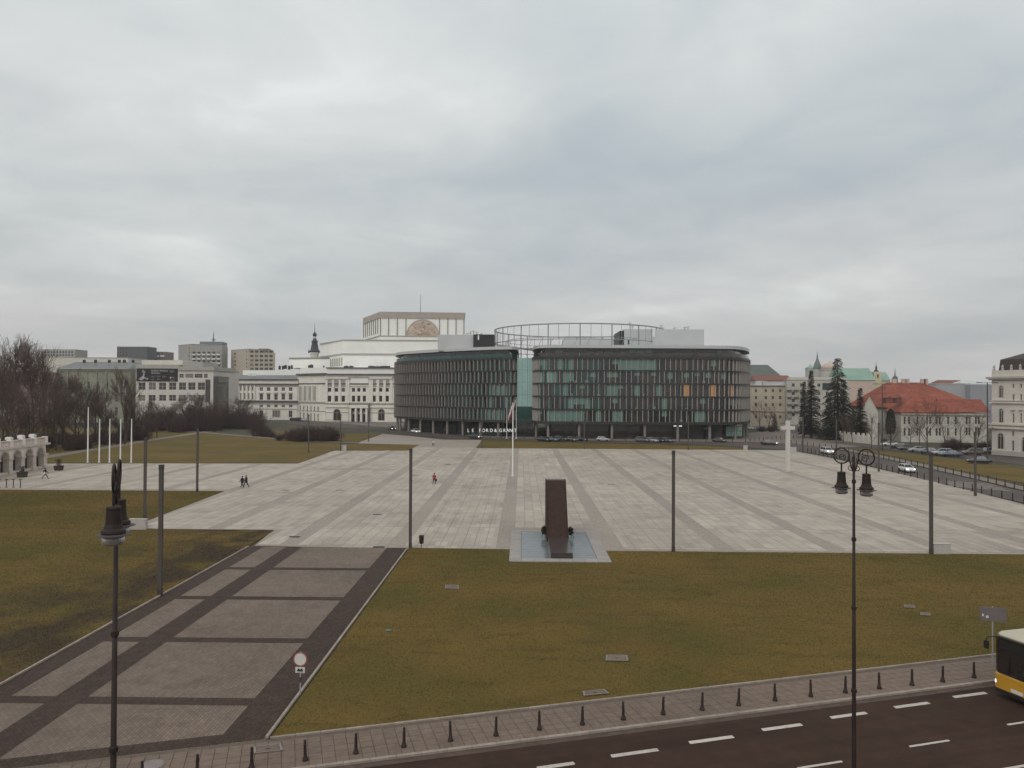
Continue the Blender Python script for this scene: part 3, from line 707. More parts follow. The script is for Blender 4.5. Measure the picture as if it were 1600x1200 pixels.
for idx, (blk, k, i, a, b, z0, z1, n) in enumerate(order):
    m_ = pane_mat(blk, k, i, n); t = b - a; ang = math.atan2(t.y, t.x)
    nn = Vector((t.y, -t.x)).normalized() * -.55; p = a + nn
    if idx < 300:
        po = obj('pane', pane_mesh(t.length, z1 - z0, m_), off, M=li @ Matrix.Translation((p.x, p.y, z0)) @ Matrix.Rotation(ang, 4, 'Z')); q_ = rng.random()
        if blk == 'R' and q_ < .13:                 # a half-lowered blind
            hb_ = rng.choice((.35, .5, .62)) * (z1 - z0); mb = MB(); mb.box(.06, t.length - .06, -.03, -.005, z1 - z0 - hb_, z1 - z0 - .02); mb.build('blind', K['gblind'], po)
        elif blk == 'R' and q_ < .30:               # something standing on the sill
            mb = MB(); w_ = rng.uniform(.4, 1.1); x_ = rng.uniform(.1, t.length - w_ - .1); mb.box(x_, x_ + w_, -.03, -.005, .02, rng.uniform(.3, 1.0)); mb.build('sill_clutter', K[rng.choice(('gblind', 'cladd', 'gbrown', 'fin'))], po)
    else: RM_.setdefault(m_, []).append((p, ang, t.length, z0, z1))
rest = MB(); rm = list(RM_)
for j, m_ in enumerate(rm):
    rest.mi = j
    for p, ang, w, z0, z1 in RM_[m_]: rest.box(.02, w - .02, 0, .05, 0, z1 - z0, Matrix.Translation((p.x, p.y, z0)) @ Matrix.Rotation(ang, 4, 'Z'))
o = part(rest, 'more_panes', rm, off); o['kind'] = 'stuff'
fm = MB(); fm.box(-.10, .10, -.12, .62, 0, 1); fme = bpy.data.meshes.new('fin'); fme.from_pydata([(x, y, z) for x, y, z in fm.v], [], fm.f); fme.materials.append(K['fin']); fmr = fme.copy(); fmr.materials[0] = K['finr']; rest = MB(); rest2 = MB()
for idx, (blk, c, t, n, z0, z1) in enumerate(sorted(fins, key=lambda q: (q[0] != 'L', q[1].y))):
    ang = math.atan2(n.y, n.x) + math.pi / 2
    M_ = Matrix.Translation((c.x - n.x * .52, c.y - n.y * .52, z0 - .02)) @ Matrix.Rotation(math.atan2(n.y, n.x) - math.pi / 2, 4, 'Z') @ Matrix.Diagonal((1.5 if blk == 'L' else .75, 1.15 if blk == 'L' else 1, z1 - z0 + .04, 1))
    if idx < 300: obj('fin', fme if blk == 'L' else fmr, off, M=li @ M_)
    else: rest.add([M_ @ Vector(v) for v in fm.v], fm.f)
o = part(rest, 'more_fins', K['finr'], off); o['kind'] = 'stuff'
# ground-floor columns and shopfronts
for P, ins, st in ((RB, -1.2, 10.2), (LB, -1.2, 7.5)):
    for p in offset(resample(P, st), ins):
        mb = MB(); mb.lathe([(.42, -.05), (.42, Z0 - .4)], 12, (p.x, p.y, 0)); part(mb, 'column', K['fin'], off)
fr = Fac(832, 247.6, 1172, 247.6)
for x0, x1, y0, y1, m_ in ((858, 872, 664, 684, 'gbrown'), (930, 985, 664, 684, 'gdark'), (988, 1000, 664, 684, 'gteal'), (1010, 1026, 664, 684, 'gdark'), (1036, 1052, 664, 683, 'gteal'), (1058, 1066, 664, 684, 'gdark'), (1090, 1112, 667, 684, 'gblind'), (1134, 1160, 666, 682, 'gblind')):
    window(off, fr, fr.rect(x0, x1, y0, y1), 3, 2, .12, K[m_], K['cladd'], deep=-.06)
mb = MB(); r_ = fr.rect(1097, 1110, 671, 684); fbox(mb, fr, r_[0], r_[1], 0, r_[3], 0, .2); part(mb, 'shop_door', K['gdark'], off)
K['lamp'] = mat('lit_strip', (.8, .8, .75), .5, .05, 1, emit=(1, .95, .85), estr=1.2)
for x0, x1, y in ((1052, 1065, 665.5), (1010, 1021, 665)):
    mb = MB(); r_ = fr.rect(x0, x1, y - .6, y + .6); fbox(mb, fr, r_[0], r_[1], r_[2], r_[3], .3, .6); part(mb, 'strip_light', K['lamp'], off)
fl = Fac(640, 285, 805, 256)
for i in range(9):
    u0 = fl.L * (.02 + i * .108); window(off, fl, (u0, u0 + fl.L * .085, .3, 4.4), 3, 1, .12, K['gbrown' if i < 5 else 'gdark'], K['cladd'], deep=1.2)
mb = MB(); r_ = fl.rect(706, 711, 659, 671); fbox(mb, fl, r_[0], r_[1], r_[2], r_[3], 0, 1.1 * 0 - .9); part(mb, 'lit_doorway', mat('lit_doorway', (.5, .3, .1), .5, .3, 2, emit=(1, .62, .22), estr=.7), off)
# recessed glass bay between the blocks
bayf = Fac(807, 254, 833, 254)
for k in range(4):
    zt = ZT + .35 - k * FH * .985; mb = MB(); zb_ = zt - FH * .985 + .05
    for j in range(3): fbox(mb, bayf, bayf.L * (.04 + j * .31), bayf.L * (.04 + (j + 1) * .31) - .06, zb_, zt, -.3, 0)
    part(mb, 'bay_panel', K['gbay'], off)
mb = MB(); fbox(mb, bayf, 0, bayf.L, -.05, ZT, -6, -.4); part(mb, 'bay_core', K['gdark'], off)
mb = MB(); fbox(mb, bayf, .3, bayf.L - .3, Z0, ZT + .3 - 4 * FH * .985, -.3, -.1); part(mb, 'bay_lobby', K['gteal'], off)
# set-back top floor with the roof plate over it
for P, back, m_ in ((RB, 326, 'gbrown'), (LB, 326, 'gdark')):
    pts = resample(P, 2.6); ins = offset(pts, -2.6)
    zc_ = ZT + .42; mb = MB(); mb.prism(closed(ins, back), zc_, zc_ + 2.6); part(mb, 'top_floor', K['gdark'], off)
    for j in range(1, len(ins) - 1):
        if rng.random() < (.5 if P is RB else .2):
            a, b = ins[j], ins[j + 1]; t = b - a; mb = MB(); n = Vector((t.y, -t.x)).normalized() * .1; p = a + n
            mb.box(.1, t.length - .1, 0, .05, .1, 2.2, Matrix.Translation((p.x, p.y, zc_)) @ Matrix.Rotation(math.atan2(t.y, t.x), 4, 'Z')); part(mb, 'top_floor_pane', K[rng.choice(('gblind', 'gbrown', 'fin', 'gbrown'))], off)
    mb = MB(); ov_ = offset(pts, -.25); mb.prism(closed(ov_, back), zc_ + 2.6, zc_ + 3.6); part(mb, 'roof_plate', K['roofedge'], off)
    mb = MB(); sc_ = offset(pts, -.35)
    for j in range(len(sc_) - 1):               # glass wind screen in front of the terrace
        a, b = sc_[j], sc_[j + 1]; t = b - a; mb.box(.03, t.length - .03, 0, .03, 0, 1.15, Matrix.Translation((a.x, a.y, zc_)) @ Matrix.Rotation(math.atan2(t.y, t.x), 4, 'Z'))
    part(mb, 'terrace_screen', K['gteal'] if P is LB else K['gbrown'], off)
# rooftop: plant boxes and the steel ring
def roofbox(x0, x1, D, y0, y1, dep, m_, name):
    f_ = Fac(x0, D, x1, D); r_ = f_.rect(x0, x1, y0, y1); mb = MB(); fbox(mb, f_, 0, f_.L, r_[2], r_[3], -dep, 0); return part(mb, name, m_, off), f_
roofbox(683.5, 740, 268, 523, 548, 16, K['clad'], 'plant_box'); roofbox(739, 771.5, 266, 522.5, 547, 14, K['cladd'], 'plant_box')
roofbox(975, 1100, 262, 514.5, 541, 18, K['clad'], 'plant_box'); roofbox(968, 975.3, 262.4, 517, 541, 17, K['cladd'], 'plant_box')
roofbox(880, 972, 290, 530, 541, 10, K['clad'], 'plant_box'); roofbox(981, 983, 261.9, 531, 538, .4, K['cladd'], 'vent'); roofbox(1019, 1023, 261.8, 514, 526, .5, K['wpole'], 'vent_duct')
roofbox(746, 748, 265.8, 524, 531, .3, K['wpole'], 'vent_duct')
rc = at(903, 616, 281); RR = 30.5; ringm = MB()
def ring_(z, rad, r0, n=64):
    m_ = MB(); m_.tube([(rc.x + r0 * math.cos(2 * math.pi * i / n), rc.y + r0 * math.sin(2 * math.pi * i / n), z) for i in range(n + 1)], rad, 6); return m_
for z, rad in ((37.2, .22), (32.2, .15)): part(ring_(z, rad, RR), 'ring_beam', K['steel'], off)
for i in range(18):
    a_ = 2 * math.pi * (i + .35) / 18; p = (rc.x + RR * math.cos(a_), rc.y + RR * math.sin(a_)); m_ = MB(); m_.tube([(p[0], p[1], 25.9), (p[0], p[1], 37.2)], .2, 6); part(m_, 'ring_post', K['steel'], off)
    for k in (1, 2):
        b_ = a_ + k * 2 * math.pi / 54; p = (rc.x + RR * math.cos(b_), rc.y + RR * math.sin(b_)); m_ = MB(); m_.tube([(p[0], p[1], 32.2), (p[0], p[1], 37.2)], .07, 4); part(m_, 'ring_rod', K['steel'], off)
for i in range(16):                               # stays under the far side of the ring
    m_ = MB(); a_ = .2 + i * .2; p = (rc.x + RR * math.cos(a_), rc.y + RR * math.sin(a_), 32.2); m_.tube([p, (rc.x + 12 * math.cos(a_), rc.y + 12 * math.sin(a_), 29.5)], .12, 4); part(m_, 'ring_stay', K['steel'], off)
part(ring_(33.2, .09, 26.5), 'inner_ring_beam', K['steel'], off); part(ring_(29.6, .12, 26.5), 'inner_ring_beam', K['steel'], off)
for i in range(40):
    a_ = 2 * math.pi * i / 40; m_ = MB(); m_.tube([(rc.x + 26.5 * math.cos(a_), rc.y + 26.5 * math.sin(a_), 29.0), (rc.x + 26.5 * math.cos(a_ + .09), rc.y + 26.5 * math.sin(a_ + .09), 33.2)], .07, 4); part(m_, 'inner_ring_rod', K['steel'], off)
rg = random.Random(5)
for x, y in ((730, 520), (735, 517), (740, 516), (745, 518), (752, 520), (984, 503), (988, 508), (1033, 507), (1036, 511), (1054, 511), (1070, 510), (1075, 509)):
    p = at(x, y, 270); m_ = MB(); zb_ = at(x, 524 if x < 800 else 515, 270).z - .2; m_.tube([(p.x, p.y, zb_), (p.x, p.y, p.z)], .06, 4); m_.tube([(p.x - .7, p.y, p.z - .5), (p.x + .7, p.y, p.z - .3)], .05, 4); m_.tube([(p.x - .4, p.y, p.z - 1), (p.x + .4, p.y, p.z - .9)], .05, 4); part(m_, 'antenna', K['black'], off)
# terrace furniture and lit lamp seen behind the screen
for x, w in ((897, 2), (905, 4), (926, 5), (952, 4), (971, 6), (852, 5), (868, 4), (845, 3)):
    f_ = Fac(x, 244.6, x + w, 244.6); m_ = MB(); r_ = f_.rect(x, x + w, 551, 556); fbox(m_, f_, 0, f_.L, ZT + .42, r_[3], -.6, 0); part(m_, 'terrace_planter', K['wpole'], off)
# shop lettering
def text_mesh(s, size, depth=.02, font_align='CENTER'):
    c = bpy.data.curves.new('t', 'FONT'); c.body = s; c.size = size; c.extrude = depth; c.align_x = font_align; c.resolution_u = 3
    o = bpy.data.objects.new('t', c); COL.objects.link(o); bpy.context.view_layer.update()
    me = bpy.data.meshes.new_from_object(o.evaluated_get(bpy.context.evaluated_depsgraph_get())); bpy.data.objects.remove(o); bpy.data.curves.remove(c); return me
K['letter'] = mat('lit_letter', (.75, .75, .72), .5, .05, 1, emit=(.9, .95, .92), estr=.25)
lf = Fac(725, 259, 812, 249.5)
for ch, x in zip('LEFORD&GRANT', (732, 739, 750, 756, 761.5, 768, 774.5, 782.5, 788.5, 793.5, 798.5, 805.5)):
    me = text_mesh(ch, 1.6, .06); me.materials.clear(); me.materials.append(K['letter']); u, z = lf.uv(x, 675.0)
    o = obj('sign_letter', me, off, M=li @ lf.M(u, z - .0, .1) @ Matrix.Rotation(R(90), 4, 'X'))
mb = MB(); u0, z0 = lf.uv(729, 676); u1, z1 = lf.uv(809, 677); fbox(mb, lf, u0, u1, z0 - .25, z0 - .05, -.1, .05); part(mb, 'sign_rail', K['slabedge'], off)
# ------------------------------------------------------------------ the opera house
K['opera'] = mat('opera_stone', (.77, .725, .645), .85, .08, .4, big=.06, bigscale=.05)
K['operaw'] = mat('opera_white_render', (.85, .84, .79), .85, .04, .3, big=.04, bigscale=.05)
K['band_br'] = mat('brown_attic_stone', (.40, .345, .30), .85, .12, .3)
K['lun'] = mat('carved_lunette_stone', (.50, .40, .32), .85, .3, .35, bump=.6, bscale=1.2)
K['pil'] = mat('grey_beige_panel', (.36, .35, .31), .85, .1, .6)  # plain grey-beige tone for relief panels, strips and a roof storey
K['line'] = mat('metal_strip', (.23, .22, .20), .7, .1, 1)
fo = Fac(509, 383, 624, 380)
op = bt('opera_house', fo, 'pale classical opera house with stepped blocks and a tall stage tower', 'building')
U = lambda f, x, y=616: f.uv(x, y)[0]
Zp = lambda f, x, y: f.uv(x, y)[1]
holes = []; wins = []
rows = [((512, 517.5), (523, 528.2), (533.8, 539), (549.8, 554.8), (558.2, 563), (566.8, 571.6), (582, 587), (592.3, 597), (602.5, 607.5))]
for x0, x1 in rows[0]:
    for y0, y1 in ((606.3, 612), (618.3, 627.5)):
        r_ = fo.rect(x0, x1, y0, y1); holes.append(r_); wins.append(r_)
zt_ = Zp(fo, 540, 575.5); zc = Zp(fo, 540, 586)
body('wall', op, fo, 0, fo.L, -.05, zc, 34, holes, K['opera'], .45)
for r_ in wins: window(op, fo, r_, 2, 2 if r_[3] - r_[2] < 2.2 else 3, .14, K['winb'], K['cladd'], deep=.4)
body('attic', op, fo, .3, fo.L, zc + .6, zt_, 33, [], K['operaw'], off=-.5)
for y0, y1, pr_, m_ in ((574, 575.6, .2, 'dtrim'), (584, 586.3, 1.3, 'dtrim'), (586.4, 588.5, .8, 'opera'), (598.8, 600.4, .35, 'dtrim'), (603.4, 604.2, .25, 'trim'), (629.6, 631.4, .5, 'trim'), (634.0, 636.6, .6, 'opera'), (644.5, 645.3, .12, 'line')):
    band_on(op, fo, Zp(fo, 540, y1), Zp(fo, 540, y0), pr_, K[m_])
for x in (508.8, 519, 529.5, 540.6, 543, 576.5, 579.5, 589.3, 599.5, 610.2):
    mb = MB(); u = U(fo, x); fbox(mb, fo, u, u + 1.1, Zp(fo, x, 629.5), Zp(fo, x, 592.5), 0, .4); part(mb, 'pilaster', K['opera'], op)
    mb = MB(); fbox(mb, fo, u - .25, u + 1.35, Zp(fo, x, 592.4), Zp(fo, x, 590.8), 0, .65); part(mb, 'capital', K['trim'], op)
for x0, x1 in ((508, 545), (577, 613)):
    mb = MB(); fbox(mb, fo, U(fo, x0), U(fo, x1), Zp(fo, x0, 592), Zp(fo, x0, 589), 0, .75); part(mb, 'entablature', K['opera'], op)
for x0, x1 in ((514, 519), (524.6, 530), (535, 540), (583, 588), (593, 599), (603, 609)):
    mb = MB(); fbox(mb, fo, U(fo, x0 - 2), U(fo, x1 - 1), Zp(fo, x0, 603), Zp(fo, x0, 594), 0, .12); part(mb, 'relief_panel', K['pil'], op)
mb = MB(); fbox(mb, fo, U(fo, 548), U(fo, 575), Zp(fo, 560, 599), Zp(fo, 560, 592.5), 0, .2); part(mb, 'name_panel', K['operaw'], op)
for x0, x1 in ((521.5, 531.5), (591.5, 600.5)): arched_window(op, fo, fo.rect(x0, x1, 639.5, 657), K['winb'], ring=.35)
# porch of square columns
mb = MB(); u0, u1 = U(fo, 547.5), U(fo, 577); zp0, zp1 = -.05, Zp(fo, 560, 632.5)
fbox(mb, fo, u0, u1, Zp(fo, 560, 637.5), zp1, -.1, 2.2); part(mb, 'porch_roof', K['opera'], op)
for x in (549, 557.4, 565.8, 574.2):
    mb = MB(); u = U(fo, x); fbox(mb, fo, u - .4, u + .5, -.05, Zp(fo, x, 637.6), 1.1, 2.0); part(mb, 'column', K['opera'], op)
for x0, x1 in ((550.5, 556.2), (559, 564.6), (567.2, 573)):
    window(op, fo, fo.rect(x0, x1, 638.2, 643.2), 2, 1, .12, K['win'], K['cladd'], deep=-.1); window(op, fo, fo.rect(x0, x1, 647, 660), 2, 2, .12, K['win'], K['cladd'], deep=-.1)
mb = MB(); fbox(mb, fo, U(fo, 546.6), u0 - .02, -.05, Zp(fo, 560, 630), 0, 1.6); fbox(mb, fo, u1 + .02, U(fo, 578.5), -.05, Zp(fo, 560, 630), 0, 1.6); part(mb, 'porch_pier', K['line'], op)
mb = MB(); 
for k in range(22): u = u0 + (u1 - u0) * k / 21; fbox(mb, fo, u - .05, u + .05, zp1, zp1 + 1.0, 1.9, 2.0)
fbox(mb, fo, u0, u1, zp1 + 1.0, zp1 + 1.12, 1.85, 2.05); part(mb, 'balcony_railing', K['cladd'], op)
# its left flank, seen obliquely
ff = Fac(464.5, 398, 509, 383.4)
holes = []
for i in range(6):
    x = 468 + i * 5.6
    for y0, y1 in ((633.5, 641), (644.5, 656)): holes.append(ff.rect(x, x + 1.9, y0 + i * .35, y1 + i * .5))
body('flank_wall', op, ff, 0, ff.L - .3, -.05, Zp(ff, 490, 585.5), 20, holes, K['opera'], .4)
for r_ in holes: window(op, ff, r_, 1, 2, .1, K['winb'], K['frame'], deep=.35)
for i in range(4):
    x = 467.5 + i * 7.4; mb = MB(); r_ = ff.rect(x, x + 4.2, 603.5, 626); fbox(mb, ff, r_[0], r_[1], r_[2], r_[3], 0, .15); part(mb, 'relief_panel', K['pil'], op)
    mb = MB(); r_ = ff.rect(x + 4.9, x + 6.3, 601, 627); fbox(mb, ff, r_[0], r_[1], r_[2], r_[3], 0, .4); part(mb, 'pilaster', K['opera'], op)
for y0, y1, pr_, m_ in ((583.6, 586, 1.1, 'dtrim'), (598.6, 600, .35, 'dtrim'), (627.5, 629.5, .5, 'trim'), (642, 642.8, .12, 'line')): band_on(op, ff, Zp(ff, 490, y1), Zp(ff, 490, y0), pr_, K[m_], u1=ff.L - .4)
mb = MB(); fbox(mb, ff, 1, ff.L + 1.2, Zp(ff, 490, 583), Zp(ff, 490, 574.5), -18, -1); part(mb, 'flank_attic', K['operaw'], op)
# long left wing
fw_ = Fac(341, 402, 465.5, 397)
holes = []
for i in range(5):
    x = 405.5 + i * 11.45
    for y0, y1 in ((605.3, 610.8), (615.8, 624.8), (632.6, 636.4)): holes.append(fw_.rect(x, x + 5.4, y0, y1))
for x0, x1 in ((405.5, 411), (451, 456.5)): holes.append(fw_.rect(x0, x1, 641.6, 652))
for i in range(9):
    x = 344 + i * 6.2
    for y0, y1 in ((604.5, 610.5), (614, 624)): holes.append(fw_.rect(x, x + 2.2, y0, y1))
ze = Zp(fw_, 400, 593)
body('wing_wall', op, fw_, 0, fw_.L - .2, -.05, ze, 26, holes, K['opera'], .45)
for r_ in holes: window(op, fw_, r_, 2 if r_[1] - r_[0] > 1.2 else 1, 2, .12, K['winb'], K['frame'], deep=.4)
window(op, fw_, fw_.rect(425.5, 438, 640.5, 652), 3, 1, .35, K['win'], K['trim'], deep=-.05)
for y0, y1, pr_, m_ in ((592.2, 593.6, .9, 'dtrim'), (599.2, 601.2, .8, 'dtrim'), (602.9, 603.6, .3, 'trim'), (625.6, 628.6, .7, 'dtrim'), (628.7, 631, .4, 'trim'), (638.6, 639.4, .15, 'line')): band_on(op, fw_, Zp(fw_, 400, y1), Zp(fw_, 400, y0), pr_, K[m_])
for i in range(5):
    x = 404.8 + i * 11.45; mb = MB(); r_ = fw_.rect(x, x + 6.8, 613.4, 614.6); fbox(mb, fw_, r_[0], r_[1], r_[2], r_[3], 0, .45); part(mb, 'window_hood', K['trim'], op)
for i in range(10):
    x = 341.8 + i * 6.2; mb = MB(); r_ = fw_.rect(x, x + 1.5, 602, 625); fbox(mb, fw_, r_[0], r_[1], r_[2], r_[3], 0, .45); part(mb, 'half_column', K['opera'], op)
mb = MB(); zr = Zp(fw_, 400, 585.5); a, b, c, d = fw_.pt(-.5, ze, .7), fw_.pt(fw_.L, ze, .7), fw_.pt(fw_.L, zr, -9), fw_.pt(5, zr, -9); e2, f2 = fw_.pt(fw_.L, ze, -20), fw_.pt(-.5, ze, -20)
mb.add([a, b, c, d, e2, f2], [(0, 1, 2, 3), (0, 3, 5), (3, 2, 4, 5)]); part(mb, 'wing_roof', K['roofgrey'], op)
mb = MB(); fbox(mb, fw_, U(fw_, 362), U(fw_, 466), ze - 1, Zp(fw_, 400, 577.5), -24, -12); part(mb, 'rear_attic', K['operaw'], op)
for x in (391, 397):
    mb = MB(); p = at(x, 586, 398); mb.box(-1.1, 1.1, -.6, .6, -.4, .7, Matrix.Translation(p)); part(mb, 'skylight', K['wpole'], op)
# stepped upper blocks and the stage tower
def tier(name, x0, x1, D, y0, y1, dep, m_, lip=None, side=None, sd=0):
    f_ = Fac(x0, D, x1, D); mb = MB(); z0, z1 = Zp(f_, (x0 + x1) / 2, y1), Zp(f_, (x0 + x1) / 2, y0); fbox(mb, f_, 0, f_.L, z0, z1, -dep, 0); o = part(mb, name, m_, op)
    if lip:
        mb = MB(); fbox(mb, f_, -.25, f_.L + .25, z1 - lip, z1, -dep - .2, .3); mb2 = part(mb, name + '_coping', K['trim'], op)
    return f_, z0, z1
def tier2(name, pts, y0, y1, m_, lip=.5, lipm='trim', back=520):
    """block whose left flank recedes: pts = ((px, D) of flank end, corner, right end)"""
    P = plan(pts); z0, z1 = at(pts[1][0], y1, pts[1][1]).z, at(pts[1][0], y0, pts[1][1]).z
    bp_ = at(pts[-1][0] - 1.5, 616, back); poly = [tuple(p) for p in P] + [(min(bp_.x, P[-1].x), back), (P[0].x, back)]
    mb = MB(); mb.prism(poly, z0, z1 - lip); part(mb, name, m_, op)
    mb = MB(); Q = [(p[0] + (-.4 if i in (0, len(poly) - 1) else (.4 if i in (2, 3) else 0)), p[1] - (.4 if i < 3 else 0)) for i, p in enumerate(poly)]; mb.prism(Q, z1 - lip, z1); part(mb, name + '_coping', K[lipm], op)
    return P, z0, z1
tier2('low_block', ((452, 430), (500, 425), (520, 425)), 558.5, 575, K['operaw'], .7, 'line', 460)
tier2('middle_block', ((500, 446), (536, 412), (760, 412)), 530.5, 554, K['operaw'], .6, 'trim')
tier2('broad_block', ((500, 440), (536, 404), (760, 404)), 552, 577, K['operaw'], .9, 'trim')
for i in range(11):
    mb = MB(); t = (i + .4) / 11; a = plan(((500, 440), (536, 404))); p = a[0].lerp(a[1], t); n = Vector((-.5, -.8)).normalized() * .25
    mb.box(-.35, .35, -.3, .3, at(520, 573, 420).z, at(520, 560.5, 420).z, Matrix.Translation((p.x + n.x, p.y + n.y, 0))); part(mb, 'fin_strip', K['pil'], op)
P, z0t, z1t = tier2('stage_tower', ((567.5, 470), (593, 432), (725.5, 436)), 487, 531, K['operaw'], .4, 'trim')
ft = Fac(593, 432, 725.5, 436); mb = MB(); za, zb_ = Zp(ft, 650, 497.5), Zp(ft, 650, 489)
fs = Fac(567.5, 470, 593, 432); fbox(mb, ft, -.0, ft.L, za, zb_, 0, .5); part(mb, 'tower_frieze', K['band_br'], op)
mb = MB(); fbox(mb, fs, 0, fs.L + .3, za, zb_, 0, .5); part(mb, 'tower_frieze', K['band_br'], op)
for x in (593.6, 606.5, 620, 633.5, 686, 699, 711.8, 724.2):
    mb = MB(); u = U(ft, x); fbox(mb, ft, u - .2, u + .2, Zp(ft, x, 524.2), za, 0, .4); part(mb, 'tower_strip', K['line'], op)
for i in range(8):
    mb = MB(); u = fs.L * (i + .1) / 8; fbox(mb, fs, u - .2, u + .2, Zp(fs, 580, 524.5), za, 0, .45); part(mb, 'tower_strip', K['line'], op)
band_on(op, ft, Zp(ft, 650, 526), Zp(ft, 650, 524.6), .4, K['trim']); band_on(op, fs, Zp(ft, 650, 526), Zp(ft, 650, 524.6), .4, K['trim'])
mb = MB(); uc = U(ft, 660); rr = (U(ft, 684.5) - U(ft, 635.5)) / 2; zl = Zp(ft, 660, 524.6); pts = [(uc + rr * math.cos(math.pi * i / 24), zl + rr * math.sin(math.pi * i / 24)) for i in range(25)]
mb.add([ft.pt(u, z, .3) for u, z in pts] + [ft.pt(u, z, -.1) for u, z in pts], [tuple(range(25))] + [(i + 1, i, 25 + i, 26 + i) for i in range(24)]); part(mb, 'lunette', K['lun'], op)
mb = MB()
for i in range(24):
    (u0, z0), (u1, z1) = pts[i], pts[i + 1]; k = lambda u, z, s: (uc + (u - uc) * s, zl + (z - zl) * s)
    a, b, c, d = k(u0, z0, 1.0), k(u1, z1, 1.0), k(u1, z1, 1.05), k(u0, z0, 1.05); mb.add([ft.pt(*q, .45) for q in (a, b, c, d)], [(0, 3, 2, 1)])
part(mb, 'lunette_moulding', K['trim'], op)
mb = MB(); rs_ = random.Random(2)
for i in range(60):
    a_ = rs_.uniform(.1, 3.0); q = rs_.uniform(.1, .9) * rr; mb.lathe([(.1, -.3), (rs_.uniform(.3, .6), 0), (.1, .4)], 6, ft.pt(uc + q * math.cos(a_), zl + q * math.sin(a_) + .2, .3))
part(mb, 'relief_figures', K['lun'], op)
p = at(657, 487, 440); mb = MB(); mb.tube([(p.x, p.y, p.z - 1), (p.x, p.y, at(657, 460, 440).z)], [.16, .08], 5); part(mb, 'mast', K['pole'], op)
for x, y, w in ((437, 573, 1), (442, 573, .8), (446, 572, 1.4), (452, 573, 1.1), (456, 572, .8), (483, 572, .8), (487, 571, 1.6), (506, 573, .6), (541, 573, 2.5), (549, 573, 2), (580, 573, 3), (590, 573.5, 5), (602, 573, 5)):
    p = at(x, y, 400); mb = MB(); mb.box(-w / 2, w / 2, -.5, .5, -1.5, .4, Matrix.Translation(p)); mb.tube([(p.x, p.y, p.z), (p.x, p.y, p.z + .9)], .1, 4); part(mb, 'roof_vent', K['cladd'], op)
# ------------------------------------------------------------------ generic block with a window grid
def block(name, label, fac, y_top, depth, m, grid=None, cat='building', base=-.05, nxny=(1, 1), glass='winb', frame='frame', simple=True, roof=None, cornice=None, xm=None, deep=.2):
    o = bt(name, fac, label, cat); xm = xm or 0; z1 = fac.uv(*y_top)[1]; holes = [fac.rect(*g) for g in (grid or [])]
    body('wall', o, fac, 0, fac.L, base, z1, depth, holes, m, deep + .1)
    for r_ in holes: window(o, fac, r_, nxny[0], nxny[1], .1, K[glass], K[frame], deep=deep, simple=simple)
    mb = MB(); fbox(mb, fac, -.15, fac.L + .15, z1, z1 + .35, -depth - .1, cornice or .15); part(mb, 'roof_coping', roof or K['trim'], o)
    return o, z1
def cells(x0, x1, n, w, rows): 
    st = (x1 - x0 - w) / max(n - 1, 1); return [(x0 + i * st, x0 + i * st + w, a, b) for i in range(n) for a, b in rows]
# --- modern white building with the banner
K['modern'] = mat('pinkish_white_render', (.62, .57, .52), .85, .06, .5, big=.05)
fm_ = Fac(212, 330, 333, 330)
grid = [(x, x + 11.3, 597.6, 609.3) for x in (216, 232.3, 248.2, 264, 279.4, 294, 309)] + [(x, x + 11, 617, 626.5) for x in (216, 232, 248.5, 264, 279, 294.5, 309)] + [(280, 287, 584, 590.5), (289.5, 302, 584, 590.5), (304, 316.5, 584, 590.5), (318.5, 324.5, 584, 590.5)]
mo_, z1 = block('modern_building', 'white modern building with square windows and a wide dark banner', fm_, (260, 578), 30, K['modern'], grid, nxny=(2, 2), glass='win', frame='modern', simple=False)
mb = MB(); fbox(mb, fm_, .5, fm_.L * .55, z1 + .36, Zp(fm_, 240, 562), -20, -4); part(mb, 'upper_storey', K['cream'], mo_)
mb = MB(); fbox(mb, fm_, 0, U(fm_, 278.5), z1 - .3, Zp(fm_, 240, 569.5), -25, .05); part(mb, 'attic_band', K['trim'], mo_)
mb = MB(); fbox(mb, fm_, U(fm_, 278.6), fm_.L + .5, z1 - .2, Zp(fm_, 300, 573), -25, .6); part(mb, 'attic_band', K['trim'], mo_)
mb = MB(); fbox(mb, fm_, U(fm_, 280), U(fm_, 312), z1, Zp(fm_, 300, 565), -20, -3); part(mb, 'roof_storey', K['pil'], mo_)
mb = MB(); r_ = fm_.rect(321, 328.5, 593, 628); fbox(mb, fm_, r_[0], r_[1], r_[2], r_[3], -.1, .1); part(mb, 'dark_glazing', K['gbrown'], mo_)
mb = MB(); r_ = fm_.rect(333.2, 340.5, 588, 660); fbox(mb, fm_, r_[0], r_[1], -.05, r_[3], -12, -.5); part(mb, 'stair_tower', K['gbrown'], mo_)
# the banner
K['ban'] = mat('banner_dark', (.022, .017, .018), .7, .2, .5); K['banl'] = mat('banner_print_white', (.55, .53, .52), .7, .1, 1); K['bang'] = mat('banner_print_grey', (.22, .20, .20), .7, .15, 1)
br_ = fm_.rect(213.5, 278, 575.8, 596); banner = empty('banner', fm_.pt(br_[0], br_[2], .12), fm_.ang); bpy.context.view_layer.update(); tag(banner, 'wide dark theatre banner with white lettering on the modern building', 'banner')
bw, bh = br_[1] - br_[0], br_[3] - br_[2]
mb = MB(); mb.box(0, bw, -.05, .03, 0, bh); mb.build('sheet', K['ban'], banner)
def flat_text(s, size, x, z, m_, parent, y=-.07):
    me = text_mesh(s, size, .005, 'LEFT'); me.materials.clear(); me.materials.append(m_); return obj('lettering', me, parent, M=Matrix.Translation((x, y, z)) @ Matrix.Rotation(R(90), 4, 'X'))
